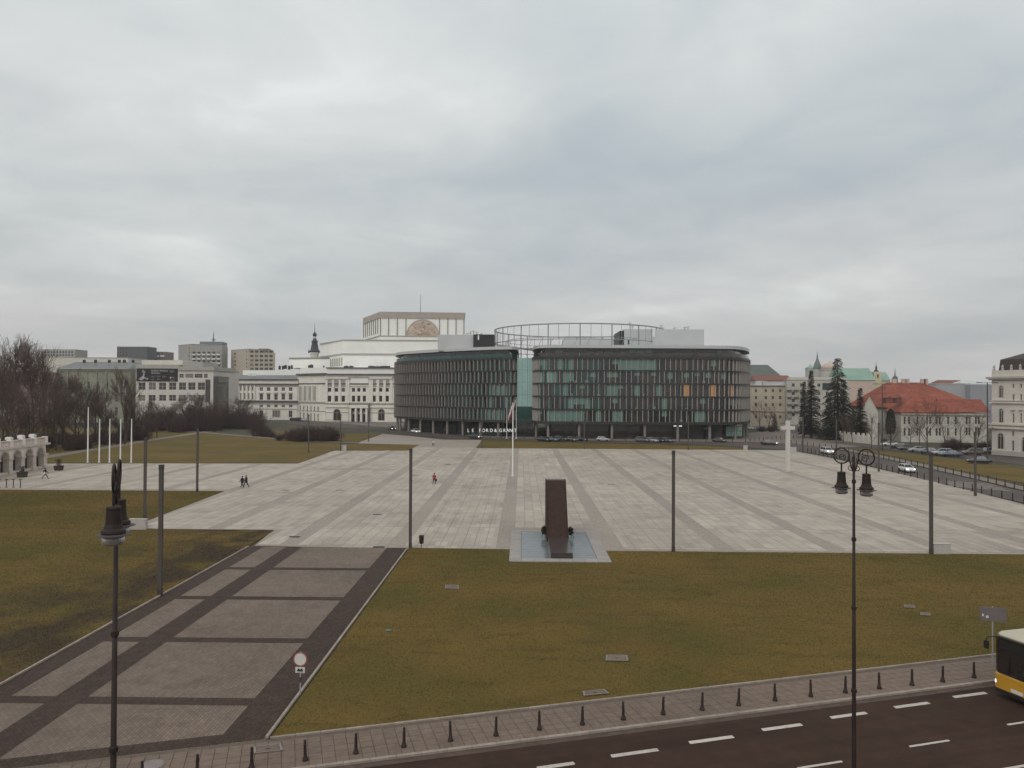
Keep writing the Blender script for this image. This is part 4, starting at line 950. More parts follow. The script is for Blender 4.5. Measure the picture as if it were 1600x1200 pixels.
flat_text('BURZA Williama', 1.02, bw * .36, bh * .77, K['banl'], banner); flat_text('Szekspira', 1.02, bw * .36, bh * .60, K['banl'], banner)
for i, (x, z, w) in enumerate(((.36, .38, .10), (.49, .40, .10), (.63, .39, .09), (.36, .15, .08), (.5, .19, .09), (.80, .82, .12), (.81, .74, .11), (.82, .1, .12))):
    mb = MB(); mb.box(bw * x, bw * (x + w), -.06, -.052, bh * z, bh * z + .18); mb.box(bw * x, bw * (x + w * .7), -.06, -.052, bh * z - .32, bh * z - .16); mb.build('small_print', K['bang'], banner)
mb = MB(); mb.lathe([(.02, 0), (.36, .01)], 10); mb.build('emblem', K['banl'], banner).matrix_local = Matrix.Translation((bw * .83, -.07, bh * .30)) @ Matrix.Rotation(R(90), 4, 'X')
mb = MB(); mb.box(bw * .875, bw * .912, -.062, -.052, bh * .25, bh * .36); mb.build('emblem', K['bang'], banner)
sp = [(.13, .75), (.155, .93), (.19, .78), (.22, .84), (.20, .55), (.185, .36), (.25, .24), (.29, .3), (.27, .12), (.19, .22), (.12, .06), (.06, .16), (.10, .3), (.15, .42), (.165, .62)]
mb = MB(); mb.add([(bw * x, -.058, bh * z) for x, z in sp], [tuple(range(len(sp)))]); mb.build('printed_splash', mat('banner_splash', (.36, .34, .35), .7, .6, .9), banner)
# --- green-grey palace behind the trees
K['palace'] = mat('greenish_stucco', (.25, .25, .195), .9, .14, .5, big=.1)
fp = Fac(88, 352, 203, 347); grid = cells(93, 198, 8, 4.2, ((596, 607), (617, 628), (636, 650)))
pa, z1 = block('palace', 'greenish stucco palace with a grey sheet roof behind bare trees', fp, (145, 577), 26, K['palace'], grid, simple=False, nxny=(2, 3), cornice=.9)
mb = MB(); zr = Zp(fp, 140, 564); fp_ = fp.pt
mb.add([fp_(-.4, z1 + .35, .7), fp_(fp.L + .4, z1 + .35, .7), fp_(fp.L - 4, zr, -9), fp_(3, zr, -9), fp_(fp.L + .4, z1 + .35, -26), fp_(-.4, z1 + .35, -26)], [(0, 1, 2, 3), (0, 3, 5), (1, 4, 2), (3, 2, 4, 5)]); part(mb, 'roof', K['roofgrey'], pa)
for x in (112, 130, 152, 168, 176, 190):
    mb = MB(); p = fp_(U(fp, x), zr - .6, -8); mb.box(-.5, .5, -.4, .4, -.5, 1.5, Matrix.Translation(p)); part(mb, 'chimney', K['cladd'], pa)
for y0, y1 in ((578.5, 580), (612, 613.4)): band_on(pa, fp, Zp(fp, 145, y1), Zp(fp, 145, y0), .5, K['palace'])
for x in (106, 121, 136, 151, 166, 181):
    mb = MB(); u = U(fp, x); fbox(mb, fp, u - .35, u + .35, Zp(fp, x, 611), Zp(fp, x, 580), 0, .3); part(mb, 'pilaster', K['palace'], pa)
fq = Fac(60, 385, 200, 385); o, z1 = block('pale_rear_building', 'long pale building behind the greenish palace roof', fq, (145, 559.5), 20, K['cream'], [])
fq = Fac(10, 340, 86, 346); o, z1 = block('brick_villa', 'brownish villa mostly hidden by bare trees at the left', fq, (45, 582), 24, mat('brown_stucco', (.26, .19, .155), .9, .15, .5), cells(16, 82, 6, 4, ((592, 602), (613, 624))), nxny=(2, 2), simple=False)
# --- high-rises
K['conc'] = mat('panel_concrete', (.36, .34, .31), .9, .1, .15); K['concd'] = mat('dark_panel_concrete', (.105, .107, .11), .8, .12, .15); K['brownp'] = mat('brown_panel', (.20, .165, .15), .9, .12, .2); K['beige'] = mat('beige_panel', (.46, .40, .325), .9, .06, .15); K['bluep'] = mat('blue_grey_cladding', (.15, .18, .20), .6, .1, .1)
fh = Fac(62.5, 640, 117, 640); block('grey_slab_block', 'grey slab block with gridded windows rising behind the leftmost trees', fh, (90, 546.5), 18, K['conc'], cells(65, 114, 11, 2.6, ((549, 551.5), (553.5, 556))), glass='gdark')
fh = Fac(182, 680, 229, 680); o, z1 = block('dark_slab_block', 'dark grey slab block with a blank wall above the banner building', fh, (205, 542), 18, K['concd'], cells(183.5, 198, 4, 1.6, ((544, 547), (549, 552), (554, 557))), glass='win')
fh = Fac(219, 700, 258.5, 700); o, z1 = block('stepped_slab_block', 'lower brown block with pale balconies beside the dark slab block', fh, (240, 550), 16, K['brownp'], cells(229, 255, 5, 2.6, ((551.8, 553.6),)), glass='win')
for i in range(5):
    mb = MB(); r_ = fh.rect(218.5 + i * 8.2, 224 + i * 8.2, 555, 558); fbox(mb, fh, r_[0], r_[1], r_[2], r_[3], 0, 1.2); part(mb, 'balcony', K['wpole'], o)
fh = Fac(278, 560, 299, 545); o, z1 = block('tower_block', 'tall tower block with pale gable and rows of white balconies', fh, (288, 539), 26, K['conc'], [(295, 296.4, y, y + 2.6) for y in (543, 549, 555, 561, 567)], glass='winb')
fh2 = Fac(299.1, 545, 346, 548)
def more(o, fac, y_top, depth, m, grid, name='wing', glass='winb', simple=True):
    l = o.location; holes = [fac.rect(*g) for g in grid]; body(name, o, fac, 0, fac.L, -.05, fac.uv(*y_top)[1], depth, holes, m, .3)
    for r_ in holes: window(o, fac, r_, 1, 1, .1, K[glass], K['frame'], deep=.2, simple=simple)
more(o, fh2, (322, 540), 18, K['conc'], cells(301, 344, 6, 4.5, [(y, y + 3.4) for y in (549.5, 556.2, 563, 569.8, 576.6)]), 'balcony_wing')
for i in range(6):
    for y in (553, 559.8, 566.6, 573.4):
        mb = MB(); x = 300.5 + i * 7.7; r_ = fh2.rect(x, x + 5.2, y, y + 2.1); fbox(mb, fh2, r_[0], r_[1], r_[2], r_[3], .0, 1.1); part(mb, 'balcony', K['wpole'], o)
fh3 = Fac(311, 560, 346.5, 562); more(o, fh3, (330, 533.8), 14, K['bluep'], [], 'lift_tower')
p = at(333.6, 533, 565); mb = MB(); mb.tube([(p.x, p.y, p.z - 1), (p.x, p.y, at(333.6, 524, 565).z), (p.x, p.y, at(333.6, 516, 565).z)], [.55, .3, .06], 6); mb.tube([(p.x - 1.5, p.y, p.z + 1), (p.x + 1.5, p.y, p.z + 1)], .4, 6); part(mb, 'antenna_mast', K['bluep'], o)
fh = Fac(360.5, 560, 387, 545); o, z1 = block('beige_tower_block', 'beige tower block with a blank gable behind the opera wing', fh, (374, 546.5), 20, K['beige'], [(366, 368.3, y, y + 3) for y in (551, 557, 563, 569)] + [(384.5, 386, y, y + 2.4) for y in (548.5, 554.5, 560.5, 566.5, 572)], glass='winb')
fh2 = Fac(387.1, 545, 429.5, 552); more(o, fh2, (408, 551), 16, K['beige'], cells(391, 426, 5, 5, [(y, y + 3.3) for y in (547.8, 554.6, 561.4, 568.2, 574.6)]), 'balcony_wing', 'brick' if 'brick' in K else 'winb')
fh3 = Fac(387, 556, 419, 556); more(o, fh3, (400, 547), 12, K['conc'], cells(390, 402, 2, 4, ((548.4, 550.4),)), 'upper_storey'); fh4 = Fac(403, 554, 417, 554); more(o, fh4, (410, 544.6), 8, K['brownp'], [], 'roof_cabin')
# --- dark baroque spire
sp_ = at(491, 616, 560); spire = empty('spire', (sp_.x, sp_.y, 0)); bpy.context.view_layer.update(); tag(spire, 'dark stepped baroque clock spire rising behind the opera roofs', 'spire')
zz = lambda y: at(491, y, 560).z
K['copperd'] = mat('dark_copper', (.045, .042, .045), .5, .2, .5)
mb = MB(); mb.lathe([(3.0, 0), (3.0, zz(552))], 8); mb.build('shaft', K['cream'], spire)
mb = MB(); mb.lathe([(4.0, zz(550.5)), (4.1, zz(548.5)), (3.2, zz(548)), (2.6, zz(541)), (2.0, zz(536)), (2.3, zz(535)), (2.4, zz(533)), (1.5, zz(531.5)), (1.4, zz(529))], 10); mb.build('dome', K['copperd'], spire, smooth=True)
mb = MB(); mb.lathe([(1.1, zz(529)), (1.1, zz(525.5))], 8); mb.build('lantern', K['cream'], spire)
mb = MB(); mb.lathe([(1.3, zz(525.5)), (1.5, zz(523)), (1.2, zz(521)), (.3, zz(519)), (.14, zz(510)), (.05, zz(504))], 8); mb.build('finial', K['copperd'], spire, smooth=True)
mb = MB()
for s_ in (-1, 1): mb.lathe([(.5, zz(552)), (.6, zz(549)), (.1, zz(546))], 6, (3.6 * s_, -2, 0))
mb.build('corner_turrets', K['copperd'], spire)
# ------------------------------------------------------------------ right-hand side buildings
def tiles(m):
    nt = m.node_tree; b = nt.nodes['Principled BSDF']; src = base_socket(m).links[0].from_socket
    geo = N(nt, 'ShaderNodeNewGeometry'); sp_n = N(nt, 'ShaderNodeSeparateXYZ'); nt.links.new(geo.outputs['Position'], sp_n.inputs[0]); cb = N(nt, 'ShaderNodeCombineXYZ'); nt.links.new(sp_n.outputs[0], cb.inputs[0]); nt.links.new(sp_n.outputs[2], cb.inputs[1])
    br = N(nt, 'ShaderNodeTexBrick'); br.inputs['Scale'].default_value = 1; br.inputs['Brick Width'].default_value = .45; br.inputs['Row Height'].default_value = .34; br.inputs['Mortar Size'].default_value = .05
    br.inputs['Color1'].default_value = (.82, .82, .82, 1); br.inputs['Color2'].default_value = (1.15, 1.12, 1.1, 1); br.inputs['Mortar'].default_value = (.6, .6, .6, 1); nt.links.new(cb.outputs[0], br.inputs[0])
    x = N(nt, 'ShaderNodeMixRGB', blend_type='MULTIPLY'); x.inputs[0].default_value = 1; nt.links.new(src, x.inputs[1]); nt.links.new(br.outputs[0], x.inputs[2]); nt.links.new(x.outputs[0], b.inputs['Base Color']); stain(m, .25, .72, (.45, .7)); stain(m, 1.2, .8, (.5, .75), (1, 1, .35))
K['apt'] = mat('yellowish_stucco', (.52, .45, .35), .9, .07, .3); K['aptw'] = mat('pale_stucco', (.50, .475, .42), .9, .07, .3); K['pinkw'] = mat('pinkish_stucco', (.55, .43, .36), .9, .07, .3)
K['tile'] = mat('red_roof_tile', (.315, .092, .060), .85, .22, .6, big=.14, bigscale=.12, stretch=(1, 1, 3)); tiles(K['tile']); K['tiled'] = mat('dark_red_tile', (.20, .085, .065), .85, .2, .5)
K['copper'] = mat('green_copper', (.24, .36, .29), .7, .1, .3, big=.08); K['slate'] = mat('grey_green_roof', (.115, .125, .112), .8, .12, .2); K['snowy'] = mat('pale_sheet_roof', (.52, .53, .54), .6, .15, .3)
fa = Fac(1172, 330, 1229, 322); xs = (1179, 1194.5, 1205.5, 1217)
o, z1 = block('cream_apartment_house', 'cream apartment house with small square windows beside the office block', fa, (1200, 603), 16, K['apt'], [(x, x + 4, y, y + 5) for x in xs for y in (608, 619, 630, 649)], nxny=(2, 2), simple=False, cornice=.6)
mb = MB(); fbox(mb, fa, 2, fa.L * .3, z1 + .35, z1 + 2.2, -10, -2); fbox(mb, fa, fa.L * .35, fa.L * .98, z1 + .35, z1 + 1.6, -12, -1); part(mb, 'roof_sheet', K['snowy'], o)
band_on(o, fa, Zp(fa, 1200, 643.2), Zp(fa, 1200, 641.8), .35, K['pinkw'])
fb = Fac(1229.2, 312, 1327, 306); xs = (1237, 1250, 1263, 1277, 1290, 1303, 1316)
o, z1 = block('balcony_apartment_house', 'pale modern apartment house with glazed balconies behind the spruces', fb, (1270, 594.5), 18, K['aptw'], [(x, x + 5, y, y + 5.5) for x in xs for y in (599, 612, 623, 634, 645)], nxny=(2, 1), simple=False, glass='win')
for i in range(5):
    for y in (609, 620, 631, 642):
        mb = MB(); x = 1229.5 + i * 10.5; r_ = fb.rect(x, x + 7.6, y, y + 1); fbox(mb, fb, r_[0], r_[1], r_[2], r_[3], 0, 1.4); fbox(mb, fb, r_[0], r_[0] + .12, r_[3], r_[3] + 1.1, 1.2, 1.35); fbox(mb, fb, r_[1] - .12, r_[1], r_[3], r_[3] + 1.1, 1.2, 1.35); fbox(mb, fb, r_[0], r_[1], r_[3] + 1.0, r_[3] + 1.1, 1.2, 1.35); part(mb, 'balcony', K['line'], o)
mb = MB(); r_ = fb.rect(1285, 1312, 598.5, 609); fbox(mb, fb, r_[0], r_[1], r_[2], r_[3], 0, .15); part(mb, 'dark_storey', K['gdark'], o)
mb = MB(); fbox(mb, fb, 1, fb.L - 1, z1 + .35, z1 + 1.4, -12, -3); part(mb, 'roof_storey', K['aptw'], o)
# gabled church roof on the far left of this group
def gable(name, label, x0, x1, D, y_ridge, y_eave, dep, mw, mr, hipL=0, hipR=0, cat='building', over=.4, base=-.05, front=None):
    f_ = Fac(x0, D, x1, D); o = bt(name, f_, label, cat); xm = (x0 + x1) / 2; ze_, zr_ = Zp(f_, xm, y_eave), Zp(f_, xm, y_ridge)
    body('wall', o, f_, 0, f_.L, base, ze_, dep, front or [], mw, .4)
    mb = MB(); c = f_.pt; L = f_.L
    V = [c(-over, ze_ - .1, over), c(L + over, ze_ - .1, over), c(L + over, ze_ - .1, -dep - over), c(-over, ze_ - .1, -dep - over), c(hipL - (0 if hipL else over), zr_, -dep / 2), c(L - hipR + (0 if hipR else over), zr_, -dep / 2)]
    mb.add(V + [v - Vector((0, 0, .25)) for v in V[:4]], [(0, 1, 5, 4), (2, 3, 4, 5), (1, 2, 5), (3, 0, 4), (0, 6, 7, 1), (1, 7, 8, 2), (2, 8, 9, 3), (3, 9, 6, 0)]); r_ = part(mb, 'roof', mr, o)
    return o, f_, ze_, zr_
gable('church', 'church with a steep grey-green roof rising beyond the office block', 1168, 1226, 480, 569, 592, 22, K['tiled'], K['slate'], hipR=7)
gable('red_roofed_house', 'low red-tiled house roof below the grey-green church roof', 1180, 1240, 420, 586, 594, 14, K['aptw'], K['tiled'], 1, 1)
# domed church with a slim helmet spire
c_ = at(1277, 616, 500); ch = empty('church_tower', (c_.x, c_.y, 0)); bpy.context.view_layer.update(); tag(ch, 'square church tower with a green helmet spire between the cream houses', 'church'); zz = lambda y: at(1277, y, 500).z
mb = MB(); mb.box(-2.3, 2.3, -2.3, 2.3, 0, zz(577)); mb.build('tower', K['aptw'], ch)
mb = MB(); mb.lathe([(2.6, zz(577)), (2.5, zz(575)), (2.3, zz(571)), (1.3, zz(565)), (.55, zz(560)), (.2, zz(553)), (.05, zz(547))], 10); mb.build('helmet', mat('weathered_copper', (.14, .17, .15), .6, .2, .5), ch, smooth=True)
c_ = at(1266, 616, 510); ch = empty('church_turret', (c_.x, c_.y, 0)); bpy.context.view_layer.update(); tag(ch, 'low church turret with a flat green cap left of the helmet spire', 'church'); zz = lambda y: at(1266, y, 510).z
mb = MB(); mb.box(-2.4, 2.4, -2.4, 2.4, 0, zz(577)); mb.build('tower', K['aptw'], ch)
for s_ in (-1, 1): mb = MB(); mb.box(s_ * .9 - .5, s_ * .9 + .5, -2.5, -2.3, zz(585), zz(579)); mb.build('belfry_opening', K['win'], ch)
mb = MB(); mb.lathe([(3.6, zz(577)), (3.4, zz(575)), (1.2, zz(572)), (.15, zz(570)), (.05, zz(568))], 4, a0=R(45)); mb.build('cap', K['copper'], ch)
c_ = at(1297, 616, 490); ch = empty('dome_church', (c_.x, c_.y, 0)); bpy.context.view_layer.update(); tag(ch, 'pale domed church body behind the tallest spruce', 'church'); zz = lambda y: at(1297, y, 490).z
mb = MB(); mb.lathe([(5.8, 0), (5.8, zz(579)), (6.2, zz(578.5)), (6.2, zz(577))], 12); mb.build('drum', K['aptw'], ch)
mb = MB(); mb.lathe([(5.6, zz(577)), (5.0, zz(572)), (3.6, zz(568.5)), (1.5, zz(566.5)), (.6, zz(566)), (.6, zz(564.5)), (.1, zz(564))], 14); mb.build('dome', K['pinkw'], ch, smooth=True)
o, f_, ze_, zr_ = gable('copper_roofed_church', 'long church with a pale green copper roof behind the red roofs', 1312, 1367, 470, 574.5, 593.5, 18, K['pinkw'], K['copper'], 0, 0)
o2, f2_, a, b = gable('small_copper_church', 'small church gable with green roof right of the long copper roof', 1366, 1391, 480, 581, 594, 14, K['apt'], K['copper'])
c_ = at(1369, 616, 478); tw = empty('bell_turret', (c_.x, c_.y, 0)); bpy.context.view_layer.update(); tag(tw, 'yellow bell turret with a thin dark spire beside the copper roof', 'church'); zz = lambda y: at(1369, y, 478).z
mb = MB(); mb.box(-2.2, 2.2, -2.2, 2.2, 0, zz(581)); mb.build('tower', mat('yellow_stucco', (.58, .52, .33), .9, .08, .5), tw)
mb = MB(); mb.box(-.5, .5, -2.35, -2.2, zz(590), zz(585)); mb.build('belfry_opening', K['win'], tw)
mb = MB(); mb.lathe([(1.5, zz(581)), (1.2, zz(579)), (.5, zz(577)), (.7, zz(575)), (.2, zz(571)), (.04, zz(565))], 8); mb.build('spirelet', K['copperd'], tw)
c_ = at(1398.5, 616, 520); tw = empty('thin_spire', (c_.x, c_.y, 0)); bpy.context.view_layer.update(); tag(tw, 'thin pale spire far behind the red palace roof', 'spire'); zz = lambda y: at(1398.5, y, 520).z
mb = MB(); mb.lathe([(1.8, 0), (1.8, zz(590)), (.5, zz(587)), (.2, zz(580)), (.05, zz(574))], 8); mb.build('tower', K['slate'], tw)
# red-roofed palace
ro, f_, ze_, zr_ = gable('red_roofed_palace', 'low palace with a large hipped red tile roof behind the street trees', 1386, 1540, 254, 596.5, 636, 30, K['aptw'], K['tile'], 7, 13, over=.6)
grid = [(x, x + 3.4, y, y + 12) for x in (1412, 1419, 1432, 1447, 1452, 1462, 1467, 1480, 1492) for y in (651, 669)] + [(x, x + 3.4, y, y + 12) for x in (1509, 1513.5, 1523.5, 1528) for y in (651, 668)]
fpz = Fac(1408, 238, 1543, 234); holes = [fpz.rect(*g) for g in grid]
l = ro.location
body('front_wing', ro, fpz, 0, fpz.L, -.05, Zp(fpz, 1470, 645), 17, holes, K['aptw'], .4)
for r_ in holes: window(ro, fpz, r_, 1, 3, .08, K['winb'], K['frame'], deep=.3)
zeh, zrh = Zp(fpz, 1470, 644), Zp(fpz, 1470, 612); c = fpz.pt; L = fpz.L
mb = MB(); um = U(fpz, 1492); V = [c(-.5, zeh, .7), c(um + 1, zeh, .7), c(um + 1, zeh, -17), c(-.5, zeh, -17), c(6.5, zrh, -8), c(um - 7.5, zrh, -8)]
mb.add(V + [v - Vector((0, 0, .3)) for v in V[:4]], [(0, 1, 5, 4), (2, 3, 4, 5), (1, 2, 5), (3, 0, 4), (0, 6, 7, 1), (1, 7, 8, 2), (2, 8, 9, 3), (3, 9, 6, 0)]); part(mb, 'front_wing_roof', K['tile'], ro)
zr2 = Zp(fpz, 1520, 624); V = [c(um - 3, zeh + .02, .65), c(L + .6, zeh + .02, .65), c(L + .6, zeh + .02, -14), c(um - 3, zeh + .02, -14), c(um - 3, zr2, -6.5), c(L + .6, zr2, -6.5)]
mb = MB(); mb.add(V, [(0, 1, 5, 4), (2, 3, 4, 5), (1, 2, 5)]); part(mb, 'end_wing_roof', K['tile'], ro)
band_on(ro, fpz, zeh - .9, zeh - .35, .5, K['trim'])
fg = Fac(1345, 240, 1372, 238); zg = Zp(fg, 1358, 643); mb = MB(); zp_ = Zp(fg, 1358, 618.5); c = fg.pt
mb.add([c(0, -.05), c(fg.L, -.05), c(fg.L, zg), c(fg.L / 2, zp_), c(0, zg), c(0, -.05, -14), c(fg.L, -.05, -14), c(fg.L, zg, -14), c(fg.L / 2, zp_, -14), c(0, zg, -14)], [(0, 1, 2, 3, 4), (5, 0, 4, 9), (1, 6, 7, 2)]); part(mb, 'gable_wing', K['aptw'], ro)
mb = MB(); mb.add([c(-.5, zg - .4, .5), c(fg.L / 2, zp_ + .3, .5), c(fg.L + .5, zg - .4, .5), c(-.5, zg - .4, -14), c(fg.L / 2, zp_ + .3, -14), c(fg.L + .5, zg - .4, -14)], [(0, 1, 4, 3), (1, 2, 5, 4)]); part(mb, 'gable_roof', K['tile'], ro)
for x in (1353, 1361): window(ro, fg, fg.rect(x, x + 3, 652, 662), 1, 2, .1, K['winb'], K['frame'], deep=-.06)
for x in (1388.5, 1404):
    mb = MB(); p = at(x, 626, 244); mb.box(-.8, .8, -.4, 2.5, -.8, .8, Matrix.Translation(p)); mb.add([p + Vector(q) for q in ((-1, -.6, .8), (0, -.6, 1.5), (1, -.6, .8), (-1, 2.6, .8), (0, 2.6, 1.5), (1, 2.6, .8))], [(0, 1, 4, 3), (1, 2, 5, 4), (0, 2, 1)]); part(mb, 'dormer', K['tiled'], ro)
for x in (1397, 1412, 1417, 1442, 1446): mb = MB(); p = at(x, 596.5, 269); mb.box(-.7, .7, -.5, .5, -2.5, 1.0, Matrix.Translation(p)); part(mb, 'chimney', K['pinkw'], ro)
# grey long building, flat roofs beyond
fz = Fac(1462, 360, 1516, 360); o, z1 = block('long_grey_building', 'long plain grey building behind the red palace roof', fz, (1490, 600), 20, mat('grey_stucco', (.37, .37, .38), .9, .05, .3), [])
fz = Fac(1516.2, 356, 1552, 356); o, z1 = block('darker_grey_building', 'darker grey building next to the right-hand corner palace', fz, (1530, 602), 20, mat('mid_grey_stucco', (.30, .30, .33), .9, .05, .3), [], roof=K['snowy'])
gable('far_red_house', 'far house with a thin red roof above the long grey building', 1469, 1516, 400, 593.5, 600, 12, K['aptw'], K['tiled'], 2, 2)
gable('far_white_roofed_house', 'far house with a pale sheet roof above the darker grey building', 1505, 1548, 390, 594.5, 599.5, 12, K['aptw'], K['snowy'], 2, 2)
fz = Fac(1545, 300, 1560, 300)
# corner palace at the right edge
K['wpal'] = mat('palace_render', (.58, .53, .47), .85, .07, .5, big=.06); K['mans'] = mat('dark_mansard', (.060, .048, .044), .7, .2, .8)
fe = Fac(1549.5, 189, 1700, 168)
wp = bt('corner_palace', fe, 'white three-storey corner palace with dark mansard at the right edge', 'building')
zt = Zp(fe, 1575, 590); body('wall', wp, fe, 0, fe.L, -.05, zt, 24, [fe.rect(x, x + 2.8, a, b) for x in (1582, 1594, 1606, 1618) for a, b in ((616, 627), (646, 661), (600, 606.5))], K['wpal'], .35)
for x in (1582, 1594, 1606, 1618):
    for a, b in ((616, 627), (646, 661), (600, 606.5)): window(wp, fe, fe.rect(x, x + 2.8, a, b), 1, 3, .07, K['winb'], K['frame'], deep=.25)
    mb = MB(); r_ = fe.rect(x - 1.5, x + 4.3, 640, 641.5); fbox(mb, fe, r_[0], r_[1], r_[2], r_[3], 0, .4); part(mb, 'window_hood', K['trim'], wp)
for a in ((1562, 1567, 603, 621), (1562, 1567.5, 639, 660), (1560, 1568, 677, 701), (1598, 1606, 683, 706)): arched_window(wp, fe, fe.rect(*a), K['winb'], ring=.22)
for x in (1582,): window(wp, fe, fe.rect(x, x + 3, 688, 704), 1, 2, .08, K['winb'], K['frame'], deep=-.06); window(wp, fe, fe.rect(x, x + 3, 673, 681), 1, 2, .08, K['winb'], K['frame'], deep=-.06)
for y0, y1, pr_ in ((589, 592, .9), (592.1, 594, .5), (628, 630, .45), (661, 663.5, .5), (666, 669, .6), (625, 626, .3)): 
    za, zb_ = Zp(fe, 1549.5, y1), Zp(fe, 1549.5, y0); mb = MB(); fbox(mb, fe, -pr_, fe.L, za, zb_, -.1, pr_); part(mb, 'cornice', K['wpal'] if pr_ < .9 else K['trim'], wp)
mb = MB(); fbox(mb, fe, -.02, fe.L, -.05, Zp(fe, 1549.5, 703), -.1, .15); part(mb, 'plinth', K['trim'], wp)
mb = MB(); zp0 = Zp(fe, 1549.5, 588.9); zp1 = Zp(fe, 1549.5, 579); fbox(mb, fe, .1, fe.L, zp0, zp1, -.5, .1); fbox(mb, fe, .1, .7, zp0, zp1, -23, -.5); part(mb, 'parapet', K['wpal'], wp)
for i in range(12):
    mb = MB(); u = .5 + i * 2.2; mb.lathe([(.28, 0), (.34, .25), (.22, .5), (.3, .9), (.12, 1.25), (.02, 1.4)], 8, fe.pt(u, zp1, -.2)); part(mb, 'urn', K['trim'], wp)
mb = MB(); c = fe.pt; z2 = Zp(fe, 1553, 562); z3 = Zp(fe, 1600, 540)
mb.add([c(1, zp1 - .3, -1), c(fe.L, zp1 - .3, -1), c(fe.L, zp1 - .3, -23), c(1, zp1 - .3, -23), c(1.2, z2, -1.4), c(fe.L, z2, -1.4), c(fe.L, z2, -22), c(1.2, z2, -22), c(9.5, z3 + .4, -9), c(fe.L, z3 + .4, -9), c(fe.L, z3 + .4, -14), c(9.5, z3 + .4, -14)],
       [(0, 1, 5, 4), (3, 0, 4, 7), (2, 3, 7, 6), (4, 5, 9, 8), (7, 4, 8, 11), (6, 7, 11, 10), (8, 9, 10, 11)]); part(mb, 'mansard_roof', K['mans'], wp)
# hoarding and garden wall
K['hoard'] = mat('hoarding_panel', (.36, .36, .37), .7, .1, .4); K['hoardp'] = mat('hoarding_print', (.20, .195, .20), .7, .55, .8)
fhd = Fac(1228, 302, 1311, 246); hd = bt('hoarding', fhd, 'pale grey construction hoarding with printed panels along the street', 'hoarding')
for i in range(13):
    mb = MB(); fbox(mb, fhd, fhd.L * i / 13 + .03, fhd.L * (i + 1) / 13 - .03, -.05, 3.0, -.08, 0); part(mb, 'panel', K['hoardp'] if i in (5, 6, 7, 8) else K['hoard'], hd)
    mb = MB(); fbox(mb, fhd, fhd.L * i / 13 - .06, fhd.L * i / 13 + .06, -.05, 3.1, -.3, -.1); part(mb, 'post', K['line'], hd)
fgw = Fac(1311.5, 245, 1372, 222); gw = bt('garden_wall', fgw, 'cream rendered garden wall with stepped piers beside the hoarding', 'wall')
mb = MB(); fbox(mb, fgw, 0, fgw.L, -.05, 2.3, -.3, 0); part(mb, 'wall_face', K['cream'], gw)
for i in range(9): mb = MB(); u = fgw.L * i / 8; fbox(mb, fgw, u - .4, u + .4, -.05, 2.9, -.4, .1); part(mb, 'pier', K['cream'], gw)
fkw = Fac(1219, 306, 1228, 303); kw = bt('white_kiosk', fkw, 'small white kiosk at the end of the street hoarding', 'kiosk')
mb = MB(); fbox(mb, fkw, 0, fkw.L, -.05, 3.2, -2, 0); part(mb, 'cabin', K['cream'], kw); mb = MB(); fbox(mb, fkw, -.2, fkw.L + .2, 3.2, 3.35, -2.2, .2); part(mb, 'roof', K['trim'], kw)
# ------------------------------------------------------------------ arcade of the old palace (left edge)
K['arch_shade'] = mat('shade_toned_inner_wall', (.17, .135, .12), .9, .2, 1.5); K['plq'] = mat('dark_plaque', (.035, .022, .019), .7, .2, 2, spec=.15); K['arc'] = mat('arcade_stone', (.56, .48, .43), .85, .16, 1.2, big=.08); K['arcw'] = mat('arcade_plaster', (.74, .67, .61), .85, .1, 1)
fk = Fac(0, 126.5, 74.5, 141.5); ex = 12.0        # runs on past the frame's edge
arc = bt('arcade', fk, 'stone arcade fragment with three round arches at the left edge', 'monument')
zc1 = Zp(fk, 72, 694.5); zs_ = Zp(fk, 68, 709); bay = fk.L / 4.05; rad = bay * .33
mb = MB(); npt = 12
for i in range(-4, 4):
    uc = fk.L - bay * (.62 + (3 - i)) ; u0, u1 = uc - bay / 2, uc + bay / 2
    for o_, fl in ((0, 0), (-2.6, 1)):
        pts = [(uc + rad * math.cos(math.pi * k / npt), zs_ + rad * math.sin(math.pi * k / npt)) for k in range(npt + 1)]
        for k in range(npt):
            (a0, b0), (a1, b1) = pts[k], pts[k + 1]; t0_, t1_ = u1 + (u0 - u1) * k / npt, u1 + (u0 - u1) * (k + 1) / npt
            q = [fk.pt(a0, b0, o_), fk.pt(t0_, zc1, o_), fk.pt(t1_, zc1, o_), fk.pt(a1, b1, o_)]; mb.add(q if not fl else q[::-1], [(0, 1, 2, 3)])
            if not fl and k == 0:
                for e_, b_e in ((uc + rad, u1), (uc - rad, u0)): mb.add([fk.pt(e_, zs_, 0), fk.pt(b_e, zs_, 0), fk.pt(b_e, zc1, 0)], [(0, 1, 2)])
            if not fl: mb.add([fk.pt(a0, b0, 0), fk.pt(a1, b1, 0), fk.pt(a1, b1, -2.6), fk.pt(a0, b0, -2.6)], [(0, 1, 2, 3)])
part(mb, 'arch_wall', K['arcw'], arc)
